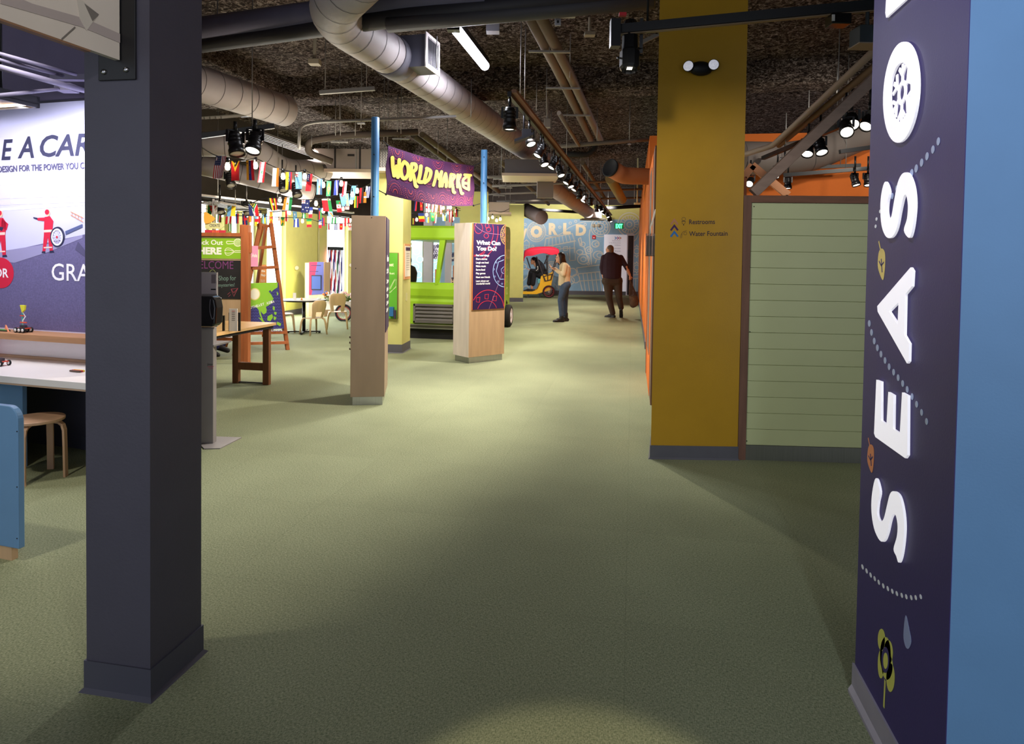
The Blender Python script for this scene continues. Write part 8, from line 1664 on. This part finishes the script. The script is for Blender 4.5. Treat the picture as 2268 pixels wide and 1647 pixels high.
def flag(code, x, y, w_, h, dx, dp, place, grp):
    kind_, cols, ex, desc = DES[code]; rn = random.Random(int(x*7+y)); fold = rn.uniform(0.15, 0.4); ph_ = rn.uniform(0, 6)
    TL, TR, BL, BR = D(x, y, dp), D(x+w_, y, dp), D(x+dx, y+h, dp), D(x+w_+dx, y+h, dp)
    def fp(u, v, d_=0.0):
        p = (TL*(1-u)+TR*u)*(1-v) + (BL*(1-u)+BR*u)*v; return p - FWD*((w_/FPX*dp)*fold*0.5*math.sin(u*4+v*2+ph_)*(0.3+v) + d_)
    mb = MB(); n = len(cols); sv_ = 5
    for i, c_ in enumerate(cols):
        k = FK.index(c_)
        if kind_ == 'v':
            su = 4 if n == 1 else (2 if n < 4 else 1); us = [(i+j/su)/n for j in range(su+1)]; vs_ = [j/sv_ for j in range(sv_+1)]
        else: us = [j/4 for j in range(5)]; vs_ = [(i+j/2)/n for j in range(3)]
        mb.add([fp(u, v) for v in vs_ for u in us], [(b*len(us)+a_, b*len(us)+a_+1, (b+1)*len(us)+a_+1, (b+1)*len(us)+a_) for b in range(len(vs_)-1) for a_ in range(len(us)-1)], k, True)
    for lay, (_, pts, c_) in enumerate(ex):
        cx_, cy_ = sum(q[0] for q in pts)/len(pts), sum(q[1] for q in pts)/len(pts)
        den = []
        for a_, b in zip(pts, pts[1:]+pts[:1]):
            k_ = max(1, int(math.hypot(a_[0]-b[0], a_[1]-b[1])*4)); den += [(a_[0]+(b[0]-a_[0])*j/k_, a_[1]+(b[1]-a_[1])*j/k_) for j in range(k_)]
        mb.add([fp(cx_, cy_, 0.0012+0.0004*lay)] + [fp(u, v, 0.0012+0.0004*lay) for u, v in den], [(0, i+1, (i+1) % len(den)+1) for i in range(len(den))], FK.index(c_))
    used = sorted(set(mb.m)); mb.m = [used.index(i) for i in mb.m]
    o = mb.build('country_flag', [FM[i] for i in used], fix=False); 
    if PREV[0] != grp: PREV[:] = [grp, '']
    lb = desc[0].upper() + desc[1:] + ' ' + place; key = (desc, grp)
    if key in SEENF and PREV[1]: lb += ', right of the ' + PREV[1]
    SEENF[key] = 1; PREV[1] = desc.split(' flag')[0] + ' flag'
    if len(lb.split()) > 16: lb = ' '.join(lb.replace('hanging ', '').split()[:16])
    tag(o, lb, 'flag', grp)
d1 = lambda px: 6.0 + (px-465)/350*3.4
S1F = [('US', 479, 345, 22, 50, -8), ('TL', 512, 356, 19, 44, -1), ('VE', 545, 355, 16, 44, 2), ('LB', 576, 359, 14, 45, -6), ('CI', 604, 372, 14, 41, -2), ('EC', 633, 381, 14, 39, -1), ('TV', 654, 381, 14, 37, 1), ('WS', 681, 385, 11, 38, -4), ('AR', 702, 396, 12, 35, -1), ('BR', 724, 401, 10, 33, -2), ('MH', 741, 399, 9, 33, -2), ('RW', 760, 402, 9, 30, -3), ('SO', 779, 411, 10, 32, -4), ('RK', 797, 416, 9, 34, -2), ('DK', 803, 425, 8, 24, 0)]
for f in S1F: flag(*f, d1(f[1]), 'on the upper string', 'flags on the upper string')
S2F = [('WL', 461, 444, 23, 31, -3), ('UA', 504, 450, 19, 29, -2), ('ZA', 550, 451, 19, 27, 4), ('UG', 594, 438, 17, 28, 5), ('NE', 630, 437, 18, 28, -4), ('AU', 668, 442, 18, 29, -1), ('BY', 712, 440, 20, 28, 4), ('MX', 744, 444, 10, 26, 3), ('AW', 752, 428, 20, 28, 4), ('LT', 785, 434, 9, 26, -1), ('UY', 811, 412, 10, 26, -3), ('US', 764, 452, 10, 12, 0)]
for f in S2F: flag(*f, 9.3, 'on the middle string', 'flags on the middle string')
S3F = [('KW', 482, 468, 9, 24, -1), ('PW', 489, 452, 8, 18, 0), ('AT', 501, 479, 12, 17, -2), ('HT', 522, 473, 7, 22, 0), ('NG', 506, 494, 6, 18, 0), ('GB', 536, 472, 10, 26, 2), ('ES', 551, 476, 6, 16, 0), ('CF', 564, 478, 13, 22, 0), ('BS', 582, 473, 9, 22, 0), ('MK', 597, 469, 7, 27, 0), ('PW', 616, 465, 8, 24, -2), ('GD', 621, 481, 10, 19, 0), ('RW', 632, 466, 7, 24, 0), ('SO', 648, 464, 9, 22, 1), ('SV', 650, 484, 12, 19, 0), ('NG', 669, 471, 8, 12, 0), ('FR', 684, 458, 9, 24, -1), ('SN', 679, 484, 11, 19, 0), ('SS', 704, 460, 8, 26, 0), ('FR', 706, 483, 6, 22, 0), ('HT', 713, 482, 6, 18, 0), ('CD', 726, 466, 10, 14, 2), ('KW', 724, 495, 6, 14, 0), ('NG', 735, 481, 10, 14, -1), ('SV', 741, 496, 6, 14, 0), ('AT', 763, 483, 11, 18, 0), ('EN', 772, 494, 7, 16, 0), ('RS', 752, 494, 7, 15, 0)]
for f in S3F: flag(*f, 12.0, 'on the lowest string', 'flags on the lowest string')
S4F = [('HT', 919, 445, 5, 22, -2), ('RS', 930, 446, 6, 20, 0), ('EN', 943, 448, 8, 22, 0), ('AT', 957, 450, 5, 22, -2), ('ES', 965, 452, 6, 24, -4), ('AT', 974, 449, 5, 25, 0), ('EN', 990, 455, 4, 20, 0), ('MR', 952, 464, 4, 8, 0), ('RO', 926, 472, 13, 19, 2), ('UA', 944, 481, 6, 12, 0), ('MR', 954, 470, 9, 20, 0), ('RW', 963, 474, 5, 20, -2), ('BS', 979, 471, 11, 18, 1), ('AT', 995, 466, 8, 26, 0), ('RK', 1009, 462, 6, 18, 0), ('LT', 914, 483, 4, 14, 0)]
for f in S4F: flag(*f, 14.3, 'under the banner', 'flags under the banner')
M_BULB = mat('bulb_glow', (255, 244, 220), var=0, emit=(255, 232, 196), es=3.5)
def string(label, pts, dep_f, bulbs, name='string_lights', rb=0.026, light=0.0):
    path = [D(x, y, dep_f(x)) for x, y in sm(pts, 4)]; t = thing(name, label, 'string lights' if bulbs else 'cord', path[0]); mb = MB(); mb.tube(path, 0.006, n=5); mb.build('cable', M_BLACK, t)
    for (x, y) in bulbs:
        q = D(x, y, dep_f(x)); mb = MB(); mb.lathe(q, [(0, -0.042), (rb*0.7, -0.035), (rb, -0.01), (rb*0.8, 0.02), (rb*0.45, 0.04), (0, 0.045)], n=12); b_ = mb.build('bulb', M_BULB, t)
        mb = MB(); mb.tube([q + Z*0.036, q + Z*0.085], 0.017, n=8); mb.build('socket', M_BLACK, b_)
    return t
string('upper string of warm bulbs and flags from the left column to the blue pole', [(440, 322), (465, 338), (480, 345), (502, 354), (520, 356), (545, 355), (567, 352), (590, 362), (627, 377), (660, 380), (675, 378), (700, 390), (717, 398), (740, 400), (756, 398), (780, 412), (800, 416), (822, 405)], d1, [(504, 368), (566, 366), (627, 390), (675, 390), (716, 409), (756, 406), (780, 430), (791, 422)])
string('middle pale string of bulbs sagging over the map easel', [(440, 440), (465, 444), (520, 450), (573, 466), (620, 458), (660, 452), (700, 448), (750, 434), (800, 428)], lambda x: 9.35, [(620, 442), (700, 450), (716, 466), (778, 446)], rb=0.026)
string('lowest string of bulbs and flags before the bright windows', [(440, 470), (500, 476), (560, 477), (620, 468), (680, 470), (740, 480), (781, 482)], lambda x: 12.1, [(492, 476), (547, 476), (577, 477), (642, 471), (670, 489), (752, 485), (776, 488), (779, 501), (760, 462)], rb=0.026)
string('cluster of bulbs and flags under the banner over the truck', [(912, 440), (950, 446), (1000, 456), (1020, 462)], lambda x: 14.35, [(934, 446), (949, 453), (966, 451), (982, 460), (998, 459), (1010, 467), (945, 475), (923, 486), (1003, 484)], rb=0.03)
string('four bright bulbs hanging right of the farther blue pole', [(1080, 470), (1092, 466), (1110, 470), (1128, 462)], lambda x: 16.0, [(1081, 484), (1091, 481), (1100, 488), (1108, 485), (1025, 462)], rb=0.034)
for pts, dp, lb in (([(455, 462), (482, 467), (536, 471), (597, 469), (648, 464), (684, 458), (704, 460), (730, 466), (781, 470)], 12.0, 'thin cord carrying the higher flags before the bright windows'), ([(490, 478), (564, 478), (620, 481), (680, 484), (724, 495), (781, 494)], 12.0, 'thin cord carrying the lowest flags before the bright windows'), ([(912, 472), (954, 470), (1020, 466)], 14.3, 'thin cord carrying the lower flags under the banner'), ([(455, 443), (504, 449), (550, 451), (594, 438), (668, 442), (712, 440), (755, 428), (822, 411)], 9.3, 'thin cord carrying the middle row of large flags')):
    string(lb, pts, lambda x, d_=dp: d_, [], name='flag_cord')
for i, (x, y, dp) in enumerate([(540, 362, 6.9), (700, 400, 8.4), (660, 470, 10.6), (530, 480, 10.6), (965, 460, 14.2), (1095, 490, 15.8), (760, 470, 11)]): lamp('POINT', 'bulb_light', D(x, y, dp), None, 14, (1, 0.88, 0.7), size=0.06)
# ------------------------------------------------------------------ light cast by the track spotlights and by added lamps off the tracks
WM = (1.0, 0.92, 0.80); CW = (1.0, 0.97, 0.92)
def sp(x, y, z, ax, ay, az, e, ang=75, c=WM, s=0.08, bl=0.7): lamp('SPOT', 'spot_beam', (x, y, z), (ax, ay, az), e, c, size=s, angle=ang, blend=bl)
for i, y in enumerate((6.0, 7.2, 8.6, 10.4, 12.2, 14.2, 16.5, 19.0, 21.5)):
    sp(-1.12, y, 2.85, -1.3 + (0.9 if i % 2 else -1.6), y - 0.7, 0, 215, 95)
# market area, left
for (x, y, ax, ay, az, e) in ((-4.2, 6.6, -5.0, 8.6, 0.8, 150), (-5.0, 9.5, -6.0, 12.0, 0.4, 220), (-5.6, 13, -7.6, 15.5, 1.0, 200), (-3.4, 7.4, -3.2, 9.2, 1.6, 90), (-5.5, 16.5, -7.0, 19, 0.5, 200), (-2.9, 8.8, -3.2, 11.2, 0.9, 110)): sp(x, y, 3.1, ax, ay, az, e, 85)
# mural wash from lamps added to brighten the mural
for (x, y, ax, ay) in ((-2.6, 21.5, -3.4, 25.5), (-0.9, 21.8, -1.2, 26.5), (-5.5, 20, -6.5, 24)): sp(x, y, 3.2, ax, ay, 1.8, 230, 85, CW)
sp(-2.6, 18.4, 3.1, -3.7, 20.8, 1.6, 130, 60)  # lamp added to brighten the far lime pillar, no fixture there
# unseen lamps off the tracks, for columns, partition and near floor
sp(-0.5, 2.6, 3.0, 0.8, 5.0, 1.2, 60, 60, CW)
sp(-0.6, 1.0, 3.5, 0.785, 2.1, 2.1, 75, 40, (0.85, 0.82, 1.0))
sp(0.6, -0.6, 3.2, 1.5, 1.75, 1.3, 55, 60, (0.75, 0.85, 1.0))
sp(0.2, -0.8, 3.2, -0.06, 1.3, 0, 190, 20, (1.0, 0.86, 0.6), s=0.03, bl=0.25)
sp(-3.2, 1.6, 3.2, -2.7, 3.1, 0, 70, 55, WM, bl=0.5)
sp(1.2, -0.6, 3.4, -1.6, 2.0, 1.9, 75, 50, (1.0, 0.95, 0.9))  # fill added to lift the charcoal column and hanging sign
# orange room
for (x, y, ax, ay, az) in ((2.6, 7.5, 2.4, 10.8, 2.4), (4.6, 7.5, 4.6, 10.8, 2.4)): sp(x, y, 3.3, ax, ay, az, 75, 90)
